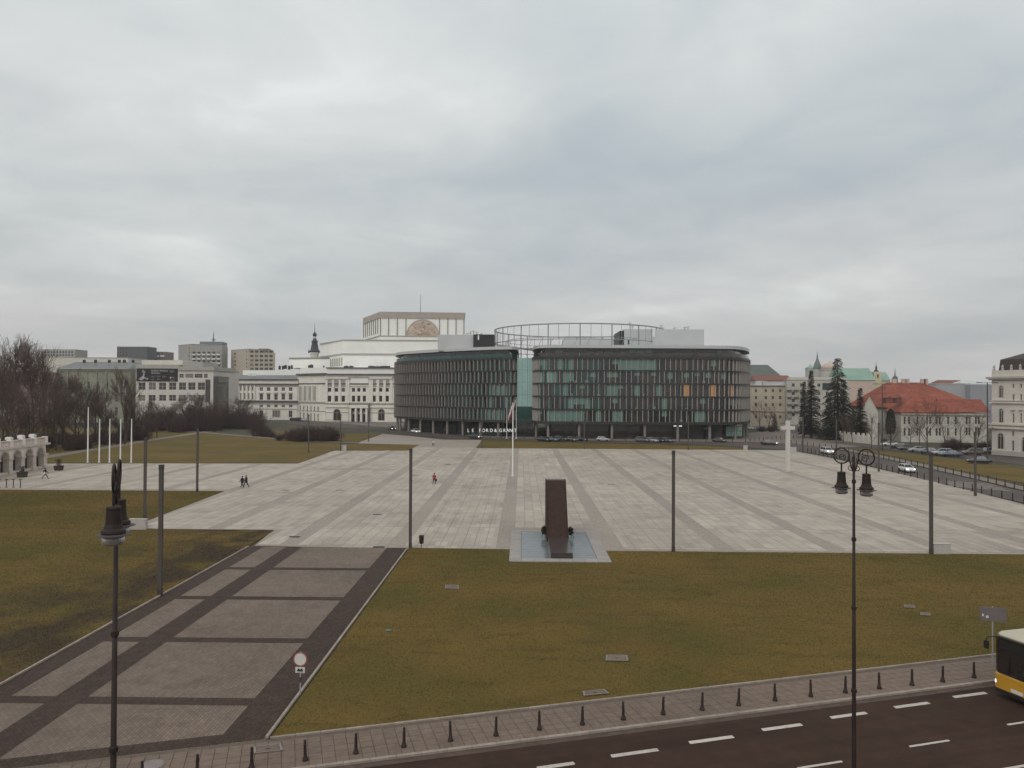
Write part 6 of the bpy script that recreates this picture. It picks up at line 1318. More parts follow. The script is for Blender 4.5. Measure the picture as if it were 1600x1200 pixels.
# --- street lanterns
K['lglass'] = mat('lantern_glass', (.34, .31, .30), .5, .06, 4, spec=.1)
K['lglass'].node_tree.nodes['Principled BSDF'].inputs['Transmission Weight'].default_value = .6
K['brim'] = mat('lantern_brim', (.085, .070, .068), .6, .1, 4, spec=.12)
def lantern(x, D, ytop, rz, label, arm=.36):
    p = at(x, 616, D); z1 = at(x, ytop, D).z; o = empty('street_lantern', (p.x, p.y, -.04), rz); tag(o, label, 'street lamp', 'scroll-armed street lanterns'); z1 += .04
    R0 = .17; k_ = .56; zc_ = z1 - R0                # scroll radius, hood scale, centre height of the scrolls
    mb = MB(); mb.lathe([(.26, 0), (.26, .15), (.19, .25), (.17, .8), (.11, 1.0), (.085, 1.1)], 12); mb.build('base', K['iron'], o)
    mb = MB(); mb.tube([(0, 0, 1.0), (0, 0, 4.2), (0, 0, 8), (0, 0, z1 - .4)], [.062, .052, .041, .026], 10); mb.build('shaft', K['iron'], o, smooth=True)
    for z in (3.2, 5.6, 7.6, 9.4, 10.9, z1 - .72): mb = MB(); r_ = .064 - .0028 * z; mb.lathe([(r_ * .9, z - .045), (r_ * 1.5, z - .03), (r_ * 1.5, z + .03), (r_ * .9, z + .045)], 10); mb.build('collar', K['iron'], o)
    mb = MB(); mb.lathe([(.034, z1 - .42), (.042, z1 - .34), (.024, z1 - .28), (.03, z1 - .2), (.006, z1 - .1)], 8); mb.build('finial', K['iron'], o)
    for s_ in (-1, 1):
        cx_ = s_ * arm; pts = []
        for k in range(25):
            a_ = math.pi * 1.02 - (k / 24) * math.pi * 1.9; pts.append((cx_ + s_ * R0 * math.cos(a_), 0, zc_ + R0 * math.sin(a_)))
        mb = MB(); mb.tube([(0, 0, z1 - .55), (s_ * (arm - R0) * .5, 0, z1 - .42), (s_ * (arm - R0), 0, zc_ - .05)] + pts, .016, 6); mb.build('scroll', K['iron'], o, smooth=True)
        mb = MB(); mb.tube([(cx_ + s_ * .085 * math.cos(t_ * .5) * (1 - t_ / 26) - s_ * .03, 0, zc_ - .04 + .085 * math.sin(t_ * .5) * (1 - t_ / 26)) for t_ in range(20)], .010, 5); mb.build('inner_scroll', K['iron'], o)
        mb = MB(); mb.tube([(s_ * .07 + s_ * .065 * (1 - t_ / 16) * math.sin(t_ * .55), 0, zc_ - .27 + .065 * (1 - t_ / 16) * math.cos(t_ * .55)) for t_ in range(13)], .009, 5); mb.build('small_scroll', K['iron'], o)
        mb = MB(); zt = zc_ - R0; mb.tube([(cx_, 0, zt + .02), (cx_, 0, zt - .20)], .018, 6); mb.build('drop_rod', K['iron'], o)
        zb = zt - .18; P = lambda prof: [(r_ * k_, zb + z * k_) for r_, z in prof]
        mb = MB(); mb.lathe(P([(.05, 0), (.15, -.02), (.16, -.06), (.15, -.10), (.17, -.40), (.20, -.50), (.255, -.55), (.265, -.60), (.235, -.62)]), 16, (cx_, 0, 0)); mb.build('bell_hood', K['iron'], o)
        mb = MB(); mb.lathe(P([(.10, -.60), (.37, -.645), (.37, -.655), (.10, -.65)]), 22, (cx_, 0, 0)); mb.build('glass_brim', K['brim'], o)
        mb = MB(); mb.lathe(P([(.235, -.655), (.235, -.84), (.18, -.88), (.02, -.89)]), 16, (cx_, 0, 0)); mb.build('glass_shade', K['lglass'], o, smooth=True)
    return o
lantern(1334, 17.0, 701, R(-45), 'scroll-armed double street lantern standing by the road on the right', .27)
lantern(184, 10.0, 722, R(113), 'scroll-armed double street lantern seen end-on at the left')
# --- near bollards
bm_ = MB(); bm_.lathe([(.115, 0), (.115, .06), (.095, .10), (.085, .13), (.062, .2), (.056, .55), (.062, .57), (.062, .60), (.05, .62), (.045, .70), (.058, .73), (.045, .77), (.01, .79)], 10)
bmesh_b = bpy.data.meshes.new('bollard'); bmesh_b.from_pydata(bm_.v, [], bm_.f); bmesh_b.materials.append(K['iron'])
NB = ((222, 1224), (308, 1212.5), (393, 1201), (477, 1189), (556, 1178), (631, 1168), (704, 1158.6), (775, 1150), (843, 1141), (910, 1133), (974, 1125), (1036, 1117), (1097, 1110), (1154, 1103), (1211, 1095.6), (1267, 1089), (1321, 1083), (1374, 1077), (1425, 1071.5), (1473, 1066), (1522, 1059.5))
for k, (x, y) in enumerate(NB):
    p = G(x, y); b = obj('bollard', bmesh_b, None, (p.x, p.y, .02)); b.rotation_euler = (R(rt.uniform(-1.5, 1.5)), R(rt.uniform(-1.5, 1.5)) if k != 6 else R(-5), rt.uniform(0, 6)); j = len(NB) - 1 - k
    tag(b, f'dark iron bollard on the near pavement, {ORD[j]} one counting left from the bus', 'bollard', 'bollards along the near road')
# --- far bollards and posts along the right road and the far road
fb_ = MB(); fb_.lathe([(.14, 0), (.12, .14), (.09, .2), (.085, .85), (.10, .9), (.07, 1.05), (.01, 1.1)], 6); fbm = bpy.data.meshes.new('bollard'); fbm.from_pydata(fb_.v, [], fb_.f); fbm.materials.append(K['iron'])
def ordinal(i):
    if i < 20: return ORD[i]
    t, u = divmod(i + 1, 10); tens = {2: 'twent', 3: 'thirt', 4: 'fort', 5: 'fift'}[t]
    return tens + 'ieth' if u == 0 else tens + 'y-' + ORD[u - 1]
def along(pts, step):
    P = [Vector(g2(*q)) for q in pts]; return resample(P, step)
def row(pts, step, label, group):
    for i, q in enumerate(along(pts, step)): b = obj('bollard', fbm, None, (q.x, q.y, .0)); tag(b, f'{ordinal(i)} dark bollard from the left {label}', 'bollard', group)
row(((1262, 706.5), (1300, 714.5), (1380, 734), (1460, 753.5), (1600, 787)), 2.6, 'along the square side of the right road', 'bollards on the square side of the right road')
row(((1236, 693), (1300, 701), (1380, 717), (1447, 732), (1540, 752), (1600, 767)), 3.0, 'along the far side of the right road', 'bollards on the far side of the right road')
row(((766, 684), (900, 688.5), (1050, 690.2), (1165, 690.5)), 4.0, 'in the row before the office block', 'bollards before the office block')
row(((1172, 690), (1215, 686), (1240, 684)), 3.2, 'at the corner right of the office block', 'bollards at the office corner')
# pedestrian railing along the far road at the left
def railing(pts, label):
    P = along(pts, 2.0); o = empty('railing', (P[0].x, P[0].y, 0)); tag(o, label, 'railing', 'street railings'); l = o.location
    for i, q in enumerate(P):
        mb = MB(); mb.tube([(q.x - l.x, q.y - l.y, 0), (q.x - l.x, q.y - l.y, 1.1)], .045, 5); mb.build('post', K['pole'], o)
    for z in (1.08, .55):
        mb = MB(); mb.tube([(q.x - l.x, q.y - l.y, z) for q in P], .03, 4); mb.build('rail', K['pole'], o)
railing(((560, 670), (640, 679.6), (700, 685.4), (760, 687.4)), 'dark pedestrian railing along the near side of the far road'); railing(((400, 650.5), (480, 656), (570, 663), (640, 670), (700, 676.5)), 'dark pedestrian railing on the pavement before the opera'); 
# --- T-shaped street lights
def tlight(x, yb, yt, label):
    p = G(x, yb); h = at(x, yt, p.y).z; o = empty('street_light', (p.x, p.y, 0)); tag(o, label, 'street lamp', 'tall double-headed street lights'); mb = MB(); mb.tube([(0, 0, 0), (0, 0, h)], [.17, .10], 8); mb.build('mast', K['pole'], o)
    mb = MB(); mb.tube([(-1.3, 0, h), (1.3, 0, h)], .05, 5); mb.build('crossarm', K['pole'], o)
    for s_ in (-1, 1): mb = MB(); mb.box(s_ * 1.7 - .55, s_ * 1.7 + .55, -.16, .16, h - .06, h + .09); mb.build('lamp_head', K['pole'], o)
tlight(1378.5, 704, 600, 'tall double-headed street light before the red palace'); tlight(1543, 722, 598, 'tall double-headed street light beside the corner palace')
# --- no-vehicles sign
K['sgw'] = mat('sign_white', (.62, .60, .57), .5, .05, 3); K['sgr'] = mat('sign_red', (.38, .10, .09), .5, .1, 3)
p = G(468.5, 1087); h = at(468.5, 1030, p.y).z; o = empty('road_sign', (p.x, p.y, 0), R(-4)); tag(o, 'round white no-vehicles sign with red rim beside the promenade', 'sign'); rd = 11.0 / F * p.y
mb = MB(); mb.tube([(0, .05, 0), (0, .05, h + rd)], .03, 6); mb.build('post', K['grey'], o)
def disc(m_, r_, y, name, r0=0.0):
    mb = MB(); n = 28; 
    if r0 == 0: mb.lathe([(r_, 0), (r_, .008)], n)
    else:
        for i in range(n):
            a, b = 2 * math.pi * i / n, 2 * math.pi * (i + 1) / n; mb.add([(r0 * math.cos(a), r0 * math.sin(a), .01), (r_ * math.cos(a), r_ * math.sin(a), .01), (r_ * math.cos(b), r_ * math.sin(b), .01), (r0 * math.cos(b), r0 * math.sin(b), .01), (r0 * math.cos(a), r0 * math.sin(a), 0), (r0 * math.cos(b), r0 * math.sin(b), 0)], [(0, 1, 2, 3), (0, 3, 5, 4)])
    oo = mb.build(name, m_, o); oo.matrix_local = Matrix.Translation((0, y, h)) @ Matrix.Rotation(R(90), 4, 'X'); return oo
disc(K['sgw'], rd * .98, .012, 'disc'); disc(K['sgr'], rd, .0, 'red_rim', rd * .86)
pw = 7.5 / F * p.y; zt, zb = h - rd * 1.12, h - rd * 1.12 - 9 / F * p.y; mb = MB(); mb.box(-pw, pw, 0, .01, zb, zt); mb.build('supplementary_plate', K['sgw'], o)
for s_, zc2 in ((-.3, .62), (.3, .62)): mb = MB(); c = Vector((s_ * pw, -.004, zb + (zt - zb) * zc2)); mb.box(c.x - .05, c.x + .05, -.006, -.002, c.z - .03, c.z + .03); mb.box(c.x - .08, c.x + .08, -.006, -.002, c.z - .065, c.z - .03); mb.build('pictogram', K['black'], o)
for k in range(2): mb = MB(); mb.box(-.14, .14, -.006, -.002, zb + .03 + k * .045, zb + .05 + k * .045); mb.build('print_line', K['black'], o)
mb = MB(); mb.box(-.05, .05, .02, .08, zb - .45, zb - .2); mb.build('bracket', K['pole'], o)
# --- hatches and covers in lawn and pavement
K['concr'] = mat('hatch_concrete', (.23, .20, .18), .85, .15, 4, bump=.3, bscale=20)
def hatch(corners, label, z=.06, frame=.1):
    P = [G(*c) for c in corners]; c = sum(P, Vector()) / 4; o = empty('hatch_cover', (c.x, c.y, z)); tag(o, label, 'hatch', 'hatches in lawn and pavement'); q = [(p_ - c) for p_ in P]; q2 = [v * (1 - frame * 1.6) for v in q]
    mb = MB(); n = 4
    for i in range(4):
        a, b, d, e_ = q[i], q[(i + 1) % 4], q2[(i + 1) % 4], q2[i]; mb.add([(v.x, v.y, zz_) for v in (a, b, d, e_) for zz_ in (0,)] + [(v.x, v.y, .035) for v in (a, b, d, e_)], [(4, 5, 6, 7), (0, 1, 5, 4), (2, 3, 7, 6), (1, 0, 4, 5)])
    mb.build('frame', K['concr'], o); mb = MB(); mb.prism([(v.x * .97, v.y * .97) for v in q2], -.02, .02); mb.build('lid', K['walk'], o); mb = MB(); mb.box(-.08, .08, -.03, .03, .02, .03); mb.build('lift_slot', K['black'], o)
hatch(((397, 1179), (442, 1174), (439, 1163), (396, 1168.5)), 'large framed inspection cover on the near pavement by the promenade', .02); hatch(((912, 1090), (952, 1086), (944, 1079.5), (910, 1083)), 'square stone hatch at the lawn edge by the pavement'); hatch(((946, 1034.5), (982, 1035), (980, 1026), (947, 1025.5)), 'oblong pale hatch set in the middle of the lawn')
hatch(((1413, 951), (1430, 952), (1428, 947.5), (1413, 946.5)), 'small pale hatch in the lawn, upper of the right pair'); hatch(((1438, 963), (1455, 964), (1453, 959.5), (1438, 958.5)), 'small pale hatch in the lawn, lower of the right pair'); hatch(((695, 921), (718, 922), (716, 916), (696, 915.5)), 'worn stone hatch in the lawn below the litter bin')
p = G(607, 987); mb = MB(); mb.lathe([(.17, 0), (.17, .04), (.02, .05)], 12, (0, 0, 0)); o = mb.build('valve_lid', mat('green_plastic', (.10, .17, .11), .6, .15, 5), None, loc=(p.x, p.y, .06)); tag(o, 'small round green valve lid in the lawn', 'lid')
p = G(238, 1196); mb = MB(); mb.lathe([(.42, 0), (.42, .012), (.33, .014), (.33, .008), (.02, .008)], 20); o = mb.build('manhole_cover', K['concr'], None, loc=(p.x, p.y, .024)); tag(o, 'round manhole cover on the near pavement beside the left lantern', 'manhole')
# --- planters and queue posts at the arcade
K['pot'] = mat('planter_dark', (.06, .045, .042), .8, .15, 2)
def planter(x0, x1, yb, label, plant=1.1):
    a, b = G(x0, yb), G(x1, yb); w = (b - a).length; c = (a + b) / 2; o = empty('planter', (c.x, c.y, 0)); tag(o, label, 'planter', 'planters by the arcade'); h = .85
    mb = MB(); mb.loft([[(s * sx * w / 2, s * sy * w / 2, z) for sx, sy in ((-1, -1), (1, -1), (1, 1), (-1, 1))] for z, s in ((0, .86), (h * .9, 1), (h * .9, 1.04), (h, 1.04), (h, .9), (h - .1, .9))]); mb.build('tub', K['pot'], o)
    rs = random.Random(int(x0)); mb = MB()
    for i in range(260):
        d = Vector((rs.gauss(0, .22), rs.gauss(0, .22), h + rs.uniform(-.05, plant))); s_ = Vector((rs.uniform(-1, 1), rs.uniform(-1, 1), rs.uniform(-1, 1))).normalized() * .07; u_ = Vector((rs.uniform(-1, 1), rs.uniform(-1, 1), rs.uniform(0, 1))).normalized() * .15; mb.add([d - s_, d + s_, d + u_], [(0, 1, 2)])
    mb.build('plant', K['thuja'], o)
planter(29, 40.5, 745.5, 'dark planter standing against the arcade piers', .9); planter(86.5, 97, 735, 'dark planter with a small shrub right of the arcade')
for k, (x, y) in enumerate(((-1, 762), (10, 762), (20.8, 762), (31.8, 762))):
    p = G(x, y); h = at(x, y - 12.5, p.y).z; o = empty('barrier_post', (p.x, p.y, 0)); tag(o, f'thin dark barrier post at the square edge, {ORD[k]} from the left', 'post', 'barrier posts'); mb = MB(); mb.tube([(0, 0, 0), (0, 0, h)], .06, 6); mb.build('post', K['iron'], o); mb = MB(); mb.box(-.22, .22, -.06, .06, h, h + .08); mb.build('cap', K['iron'], o); mb = MB(); mb.lathe([(.2, 0), (.2, .03), (.05, .05)], 10); mb.build('foot', K['iron'], o)
# ================================================================== VEHICLES
K['tyre'] = mat('tyre', (.018, .017, .017), .8, .2, 6); K['rim'] = mat('wheel_rim', (.30, .30, .30), .35, .1, 6, metal=.5); K['carglass'] = glassy('car_glass', (.018, .019, .021), .05, .7)
K['hl'] = mat('headlamp_on', (.8, .8, .78), .2, .05, 3, emit=(1, .96, .88), estr=2.2); K['hlo'] = mat('headlamp_off', (.5, .5, .5), .15, .1, 3, spec=.6); K['tl'] = mat('tail_lamp', (.22, .02, .02), .3, .1, 3)
PAINT = {n: mat('paint_' + n, c, .25, .04, 2, spec=.5, coat=.6) for n, c in (('white', (.66, .655, .64)), ('black', (.018, .018, .02)), ('grey', (.10, .10, .105)), ('silver', (.34, .34, .345)), ('blue', (.055, .065, .12)), ('darkblue', (.025, .028, .045)), ('brown', (.09, .065, .05)), ('red', (.20, .03, .03)))}
def wheel_mesh(r_=.32, w=.2):
    mb = MB(); mb.lathe([(r_ * .62, -w / 2), (r_ * .95, -w / 2), (r_, -w / 2 + .03), (r_, w / 2 - .03), (r_ * .95, w / 2), (r_ * .62, w / 2)], 16); t = bpy.data.meshes.new('tyre'); t.from_pydata(mb.v, [], mb.f); t.materials.append(K['tyre'])
    mb = MB(); mb.lathe([(.02, w / 2 - .02), (r_ * .3, w / 2), (r_ * .62, w / 2 - .02), (r_ * .62, -w / 2 + .02), (.02, -w / 2 + .02)], 16); q = bpy.data.meshes.new('rim'); q.from_pydata(mb.v, [], mb.f); q.materials.append(K['rim']); return t, q
WT, WR = wheel_mesh()
def car_meshes(kind):
    """nose at +x; returns body, cabin glass, roof, pillars as MB"""
    L = {'hatch': 4.1, 'sedan': 4.6, 'suv': 4.5}[kind]; hw = .88; bz = .88 if kind != 'suv' else 1.02; rz = 1.46 if kind != 'suv' else 1.68; x0, x1 = -L / 2, L / 2
    st = {'hatch': ((x0, .42, .80, .72), (x0 + .12, .26, .93, .84), (x0 + .6, .2, .93, .88), (0, .2, .92, .88), (x1 - 1.15, .2, .93, .88), (x1 - .5, .2, .84, .85), (x1 - .12, .24, .70, .76), (x1, .34, .60, .62)),
          'sedan': ((x0, .42, .82, .70), (x0 + .15, .26, .98, .83), (x0 + .8, .2, .96, .88), (0, .2, .92, .88), (x1 - 1.35, .2, .95, .88), (x1 - .6, .2, .84, .85), (x1 - .15, .24, .70, .77), (x1, .34, .60, .62)),
          'suv': ((x0, .50, .95, .74), (x0 + .12, .32, 1.06, .86), (x0 + .6, .26, 1.06, .92), (0, .26, 1.04, .92), (x1 - 1.2, .26, 1.06, .92), (x1 - .5, .26, .98, .89), (x1 - .12, .3, .84, .8), (x1, .4, .74, .66))}[kind]
    B = MB(); rings = []
    for x, zb, zt, w in st: rings.append([(x, -w * .9, zb), (x, -w, zb + (zt - zb) * .3), (x, -w, zb + (zt - zb) * .7), (x, -w * .9, zt - .02), (x, -w * .55, zt + .015), (x, w * .55, zt + .015), (x, w * .9, zt - .02), (x, w, zb + (zt - zb) * .7), (x, w, zb + (zt - zb) * .3), (x, w * .9, zb)])
    B.loft(rings)
    zb = st[3][2] - .03; w0, w1 = hw * .90, hw * .68
    cab = {'hatch': (x0 + .12, x1 - 1.05, x0 + .55, x1 - 1.85), 'sedan': (x0 + .75, x1 - 1.2, x0 + 1.35, x1 - 2.0), 'suv': (x0 + .1, x1 - 1.15, x0 + .4, x1 - 1.85)}[kind]
    a, b, c, d = cab; lo = [(a, -w0, zb), (b, -w0 * .95, zb), (b, w0 * .95, zb), (a, w0, zb)]; hi = [(c, -w1, rz - .05), (d, -w1, rz - .05), (d, w1, rz - .05), (c, w1, rz - .05)]
    Gl = MB(); Gl.loft([lo, hi]); Rf = MB(); Rf.loft([[(x * 1.0 + (.03 if x < 0 else -.03) * 0, y * 1.02, rz - .06) for x, y, z in hi], [(x + (.02 if i in (0, 3) else -.02), y * .98, rz - .01) for i, (x, y, z) in enumerate(hi)], [(c + .25, -w1 * .7, rz + .015), (d - .25, -w1 * .7, rz + .015), (d - .25, w1 * .7, rz + .015), (c + .25, w1 * .7, rz + .015)]])
    Pl = MB()
    for i in range(4): Pl.tube([lo[i], hi[i]], .035, 5)
    for s_ in (-1, 1): xm = (c + d) / 2 - .05; Pl.tube([(xm, s_ * w0, zb), (xm, s_ * w1, rz - .05)], .035, 5)
    return B, Gl, Rf, Pl, L, hw
CM_ = {}
def car(kind, colour, x, y, heading, label, group, lights=False, z=.014):
    key = (kind, colour)
    if key not in CM_:
        out = []
        for nm, mb_, m_ in zip(('body', 'windows', 'roof', 'pillars'), car_meshes(kind)[:4], (PAINT[colour], K['carglass'], PAINT[colour], PAINT[colour])):
            me = bpy.data.meshes.new(nm); me.from_pydata(mb_.v, [], mb_.f); me.materials.append(m_); fix_normals(me); out.append(me)
            if nm == 'body': me.polygons.foreach_set('use_smooth', [True] * len(me.polygons))
        CM_[key] = out
    L, hw = car_meshes(kind)[4:]; o = empty('car', (x, y, z), heading); tag(o, label, 'car', group)
    for nm, me in zip(('body', 'windows', 'roof', 'pillars'), CM_[key]): obj(nm, me, o)
    for sx in (-1, 1):
        for sy in (-1, 1):
            w = obj('wheel', WT, o, M=Matrix.Translation((sx * L * .29 + (.05 if sx > 0 else 0), sy * (hw - .07), .32)) @ Matrix.Rotation(R(-90 * sy), 4, 'X')); obj('rim', WR, w)
    for s_ in (-1, 1):
        mb = MB(); hz_ = .66 if kind != 'suv' else .82; mb.loft([[(L / 2 - .30, s_ * .80, hz_ - .07), (L / 2 - .30, s_ * .80, hz_ + .09), (L / 2 - .22, s_ * .5, hz_ + .09), (L / 2 - .22, s_ * .5, hz_ - .05)], [(L / 2 - .10, s_ * .76, hz_ - .07), (L / 2 - .14, s_ * .76, hz_ + .05), (L / 2 - .02, s_ * .45, hz_ + .03), (L / 2 + .0, s_ * .45, hz_ - .06)]]); mb.build('headlight', K['hl'] if lights else K['hlo'], o)
        mb = MB(); mb.box(-L / 2 + .02, -L / 2 + .2, s_ * .62 - .12, s_ * .62 + .16 * 1, hz_ + .02, hz_ + .2); mb.build('tail_light', K['tl'], o)
        mb = MB(); mb.box(L * .12, L * .12 + .12, s_ * .88, s_ * 1.02, .95, 1.08); mb.build('mirror', PAINT[colour], o)
    return o
def hd(a, b): A, B = G(*a), G(*b); return math.atan2(B.y - A.y, B.x - A.x)
def car_px(kind, colour, x, y, h, label, group=None, lights=False): p = G(x, y); return car(kind, colour, p.x, p.y, h, label, group, lights)
rd1 = hd((1380, 726), (1500, 754))
car_px('hatch', 'white', 1417, 737.5, rd1, 'white hatchback driving towards the viewer on the right road', None, True)
car_px('suv', 'white', 1292.5, 709.5, hd((1250, 699), (1330, 714)), 'white off-roader with headlights on following on the right road', None, True)
car_px('sedan', 'black', 1202, 695.5, hd((1170, 694.5), (1240, 697)), 'black saloon with headlights on turning at the office corner', None, True)
far = hd((560, 668), (700, 682))
car_px('sedan', 'white', 649, 676.5, far, 'white saloon driving on the far road left of the office block', None, True); car_px('hatch', 'black', 612, 672.2, far, 'dark car with bright headlights before the opera corner', None, True); car_px('sedan', 'black', 742, 685.2, hd((700, 682), (780, 686)), 'black saloon with headlights on below the shop lettering', None, True)
rc_ = random.Random(17)
PK = [(850, 'black', 'sedan', 'black parked saloon, leftmost before the office block'), (863, 'grey', 'hatch', 'dark grey parked hatchback second before the office block'), (877, 'black', 'suv', 'black parked off-roader third before the office block'), (893, 'grey', 'sedan', 'grey parked saloon fourth before the office block'), (909, 'black', 'hatch', 'black parked hatchback at the left light column'),
      (943, 'silver', 'hatch', 'silver parked hatchback standing alone before the office block'), (1004, 'grey', 'suv', 'grey parked off-roader before the office entrance'), (1018, 'silver', 'sedan', 'silver parked saloon before the office entrance'), (1030, 'black', 'sedan', 'black parked saloon just left of the lit strip'), (1043, 'grey', 'hatch', 'grey parked hatchback under the lit strip'), (1124, 'brown', 'sedan', 'brownish parked saloon before the office shopfront')]
for x, c, k, lab in PK: car_px(k, c, x, 689.5 if x < 1000 else 691, R(rc_.uniform(-58, -40)) if x != 943 else R(-20), lab, 'cars parked before the office block')
PK = [(432, 655.5, 'black', 'sedan', 'black car parked before the opera wing door'), (447, 656, 'grey', 'suv', 'grey off-roader parked before the opera wing'), (459, 657, 'black', 'hatch', 'black hatchback parked by the opera corner'), (468, 657.5, 'black', 'suv', 'black off-roader parked at the opera corner'), (477, 658.2, 'silver', 'hatch', 'silver hatchback parked at the opera flank'), (417, 654.5, 'silver', 'sedan', 'silver saloon parked left of the opera door'), (404, 654, 'red', 'hatch', 'dark red hatchback parked at the thicket end')]
for x, y, c, k, lab in PK: car_px(k, c, x, y, R(rc_.uniform(-30, 0)), lab, 'cars parked before the opera')
PK = [(1390, 697, 'white', 'sedan', 'white saloon parked behind the thuja street tree'), (1404, 701, 'black', 'hatch', 'black hatchback parked right of the thuja'), (1417, 703.5, 'brown', 'sedan', 'brownish saloon parked left of the silver one'), (1434, 706, 'silver', 'sedan', 'silver saloon parked before the palace door'), (1450, 709, 'grey', 'hatch', 'grey hatchback parked behind the tallest street tree'), (1472, 711.5, 'silver', 'suv', 'silver off-roader parked before the palace'), (1486, 713.5, 'blue', 'sedan', 'blue saloon parked before the dark shrubs'),
      (1519, 711, 'brown', 'suv', 'brown off-roader parked behind the dark saloon'), (1530, 724, 'darkblue', 'sedan', 'dark blue saloon parked on the lawn side of the side road'), (1538, 708.5, 'grey', 'hatch', 'grey hatchback parked at the corner palace')]
for x, y, c, k, lab in PK: car_px(k, c, x, y, R(rc_.uniform(150, 170)), lab, 'cars parked on the right')
for x in (1176, 1184, 1193): car_px('hatch', ('white', 'grey', 'silver')[x % 3], x, 671.5, R(20), {1176: 'pale car parked at the office corner, left of three', 1184: 'car parked at the office corner, middle of three', 1193: 'car parked at the office corner, right of three'}[x], 'cars by the office corner')
# --- city bus
K['byel'] = mat('bus_yellow', (.50, .26, .022), .35, .08, 1, spec=.5, coat=.4); K['broof'] = mat('bus_cream', (.48, .43, .33), .5, .08, 1); K['bdark'] = glassy('bus_glass', (.020, .015, .014), .07, .6); K['btrim'] = mat('bus_black_trim', (.02, .018, .018), .5, .2, 2); K['bred'] = mat('bus_red', (.30, .03, .025), .4, .1, 1)
cor = G(1551, 1083); bd = -kd; bc = cor - wn_v * 1.275
bus = empty('city_bus', (bc.x, bc.y, -.04), math.atan2(bd.y, bd.x)); tag(bus, 'yellow city bus with dark windscreen entering at the right edge', 'bus')
def ringb(x, w, z0, z1, c=.12): return [(x, -w + c * .5, z0), (x, -w, z0 + c), (x, -w, z1 - c), (x, -w + c, z1), (x, w - c, z1), (x, w, z1 - c), (x, w, z0 + c), (x, w - c * .5, z0)]
mb = MB(); mb.loft([ringb(-12, 1.22, .32, 1.12, .06), ringb(-11.9, 1.275, .28, 1.14, .06), ringb(-.35, 1.275, .28, 1.14, .06), ringb(-.10, 1.23, .28, 1.12, .06), ringb(0, 1.08, .34, 1.05, .06)]); mb.build('lower_body', K['byel'], bus)
mb = MB(); mb.loft([ringb(-11.95, 1.26, 1.14, 2.84, .05), ringb(-.40, 1.26, 1.14, 2.84, .05), ringb(-.14, 1.21, 1.13, 2.83, .05), ringb(-.06, 1.08, 1.1, 2.80, .05)]); mb.build('window_band', K['bdark'], bus)
mb = MB(); mb.loft([ringb(-12, 1.25, 2.84, 2.96, .05), ringb(-.5, 1.25, 2.84, 2.96, .05), ringb(-.25, 1.18, 2.83, 2.93, .04), ringb(-.14, 1.02, 2.82, 2.87, .02)]); mb.build('roof', K['broof'], bus)
mb = MB(); mb.box(-6.8, -3.2, -.75, .75, 2.98, 3.2); mb.build('roof_unit', K['broof'], bus)
mb = MB(); mb.box(-.09, -.035, -.95, .95, 2.28, 2.62); mb.build('destination_box', K['btrim'], bus)
mb = MB(); mb.loft([ringb(-.3, 1.26, .22, .42, .05), ringb(-.05, 1.2, .22, .42, .05), ringb(.06, 1.02, .24, .40, .05)]); mb.build('bumper', K['btrim'], bus)
mb = MB(); mb.box(-.02, .03, -.3, .3, .46, .60); mb.build('number_plate', K['sgw'], bus)
for s_ in (-1, 1):
    mb = MB(); mb.lathe([(.02, .05), (.09, .04), (.12, 0), (.02, 0)], 12); q = mb.build('headlight', K['hl'] if s_ < 0 else K['hlo'], bus); q.matrix_local = Matrix.Translation((-.06, s_ * 1.08, .68)) @ Matrix.Rotation(R(90 + 0), 4, 'Y') @ Matrix.Rotation(R(0), 4, 'X')
    mb = MB(); mb.tube([(-.3, s_ * 1.2, 2.7), (.15, s_ * 1.42, 2.66), (.2, s_ * 1.44, 2.5)], .025, 5); mb.box(.14, .24, s_ * 1.44 - .1, s_ * 1.44 + .1, 2.12, 2.5); mb.build('mirror', K['btrim'], bus)
    for x in (-2.7, -8.9):
        w = obj('wheel', WT, bus, M=Matrix.Translation((x, s_ * 1.14, .48)) @ Matrix.Rotation(R(-90 * s_), 4, 'X') @ Matrix.Diagonal((1.5, 1.5, 1.3, 1))); obj('rim', WR, w)
    for x in (-1.9, -3.6, -5.3, -7.0, -8.7, -10.4): mb = MB(); mb.box(x - .04, x + .04, s_ * 1.255, s_ * 1.268, 1.2, 2.7); mb.build('window_pillar', K['btrim'], bus)
mb = MB(); mb.tube([(-.02, -.9, 1.12), (.02, .05, 1.2), (-.0, .2, 1.9)], .015, 4); mb.tube([(-.02, .1, 1.12), (.03, .85, 1.2)], .015, 4); mb.build('wiper', K['btrim'], bus)
mb = MB(); mb.box(-.9, -.7, .2, .8, 1.2, 1.9); mb.build('driver_seat', K['grey'], bus)
# bus-stop board beyond the bus
p = G(1551, 1041); o = empty('bus_stop_board', (p.x, p.y, 0), R(-14)); tag(o, 'grey bus stop board on a post just behind the bus', 'sign'); mb = MB(); mb.tube([(0, 0, 0), (0, 0, 3.1)], .035, 6); mb.build('post', K['grey'], o)
K['board'] = mat('board_grey', (.16, .135, .135), .5, .1, 2); mb = MB(); mb.box(-.6, .62, -.06, -.03, 2.35, 3.05); mb.build('panel', K['board'], o)
for x0, x1, z in ((-.32, -.2, 2.5), (-.5, -.42, 2.58)): mb = MB(); mb.box(x0, x1, -.068, -.06, z, z + .12); mb.build('mark', K['sgw'], o)
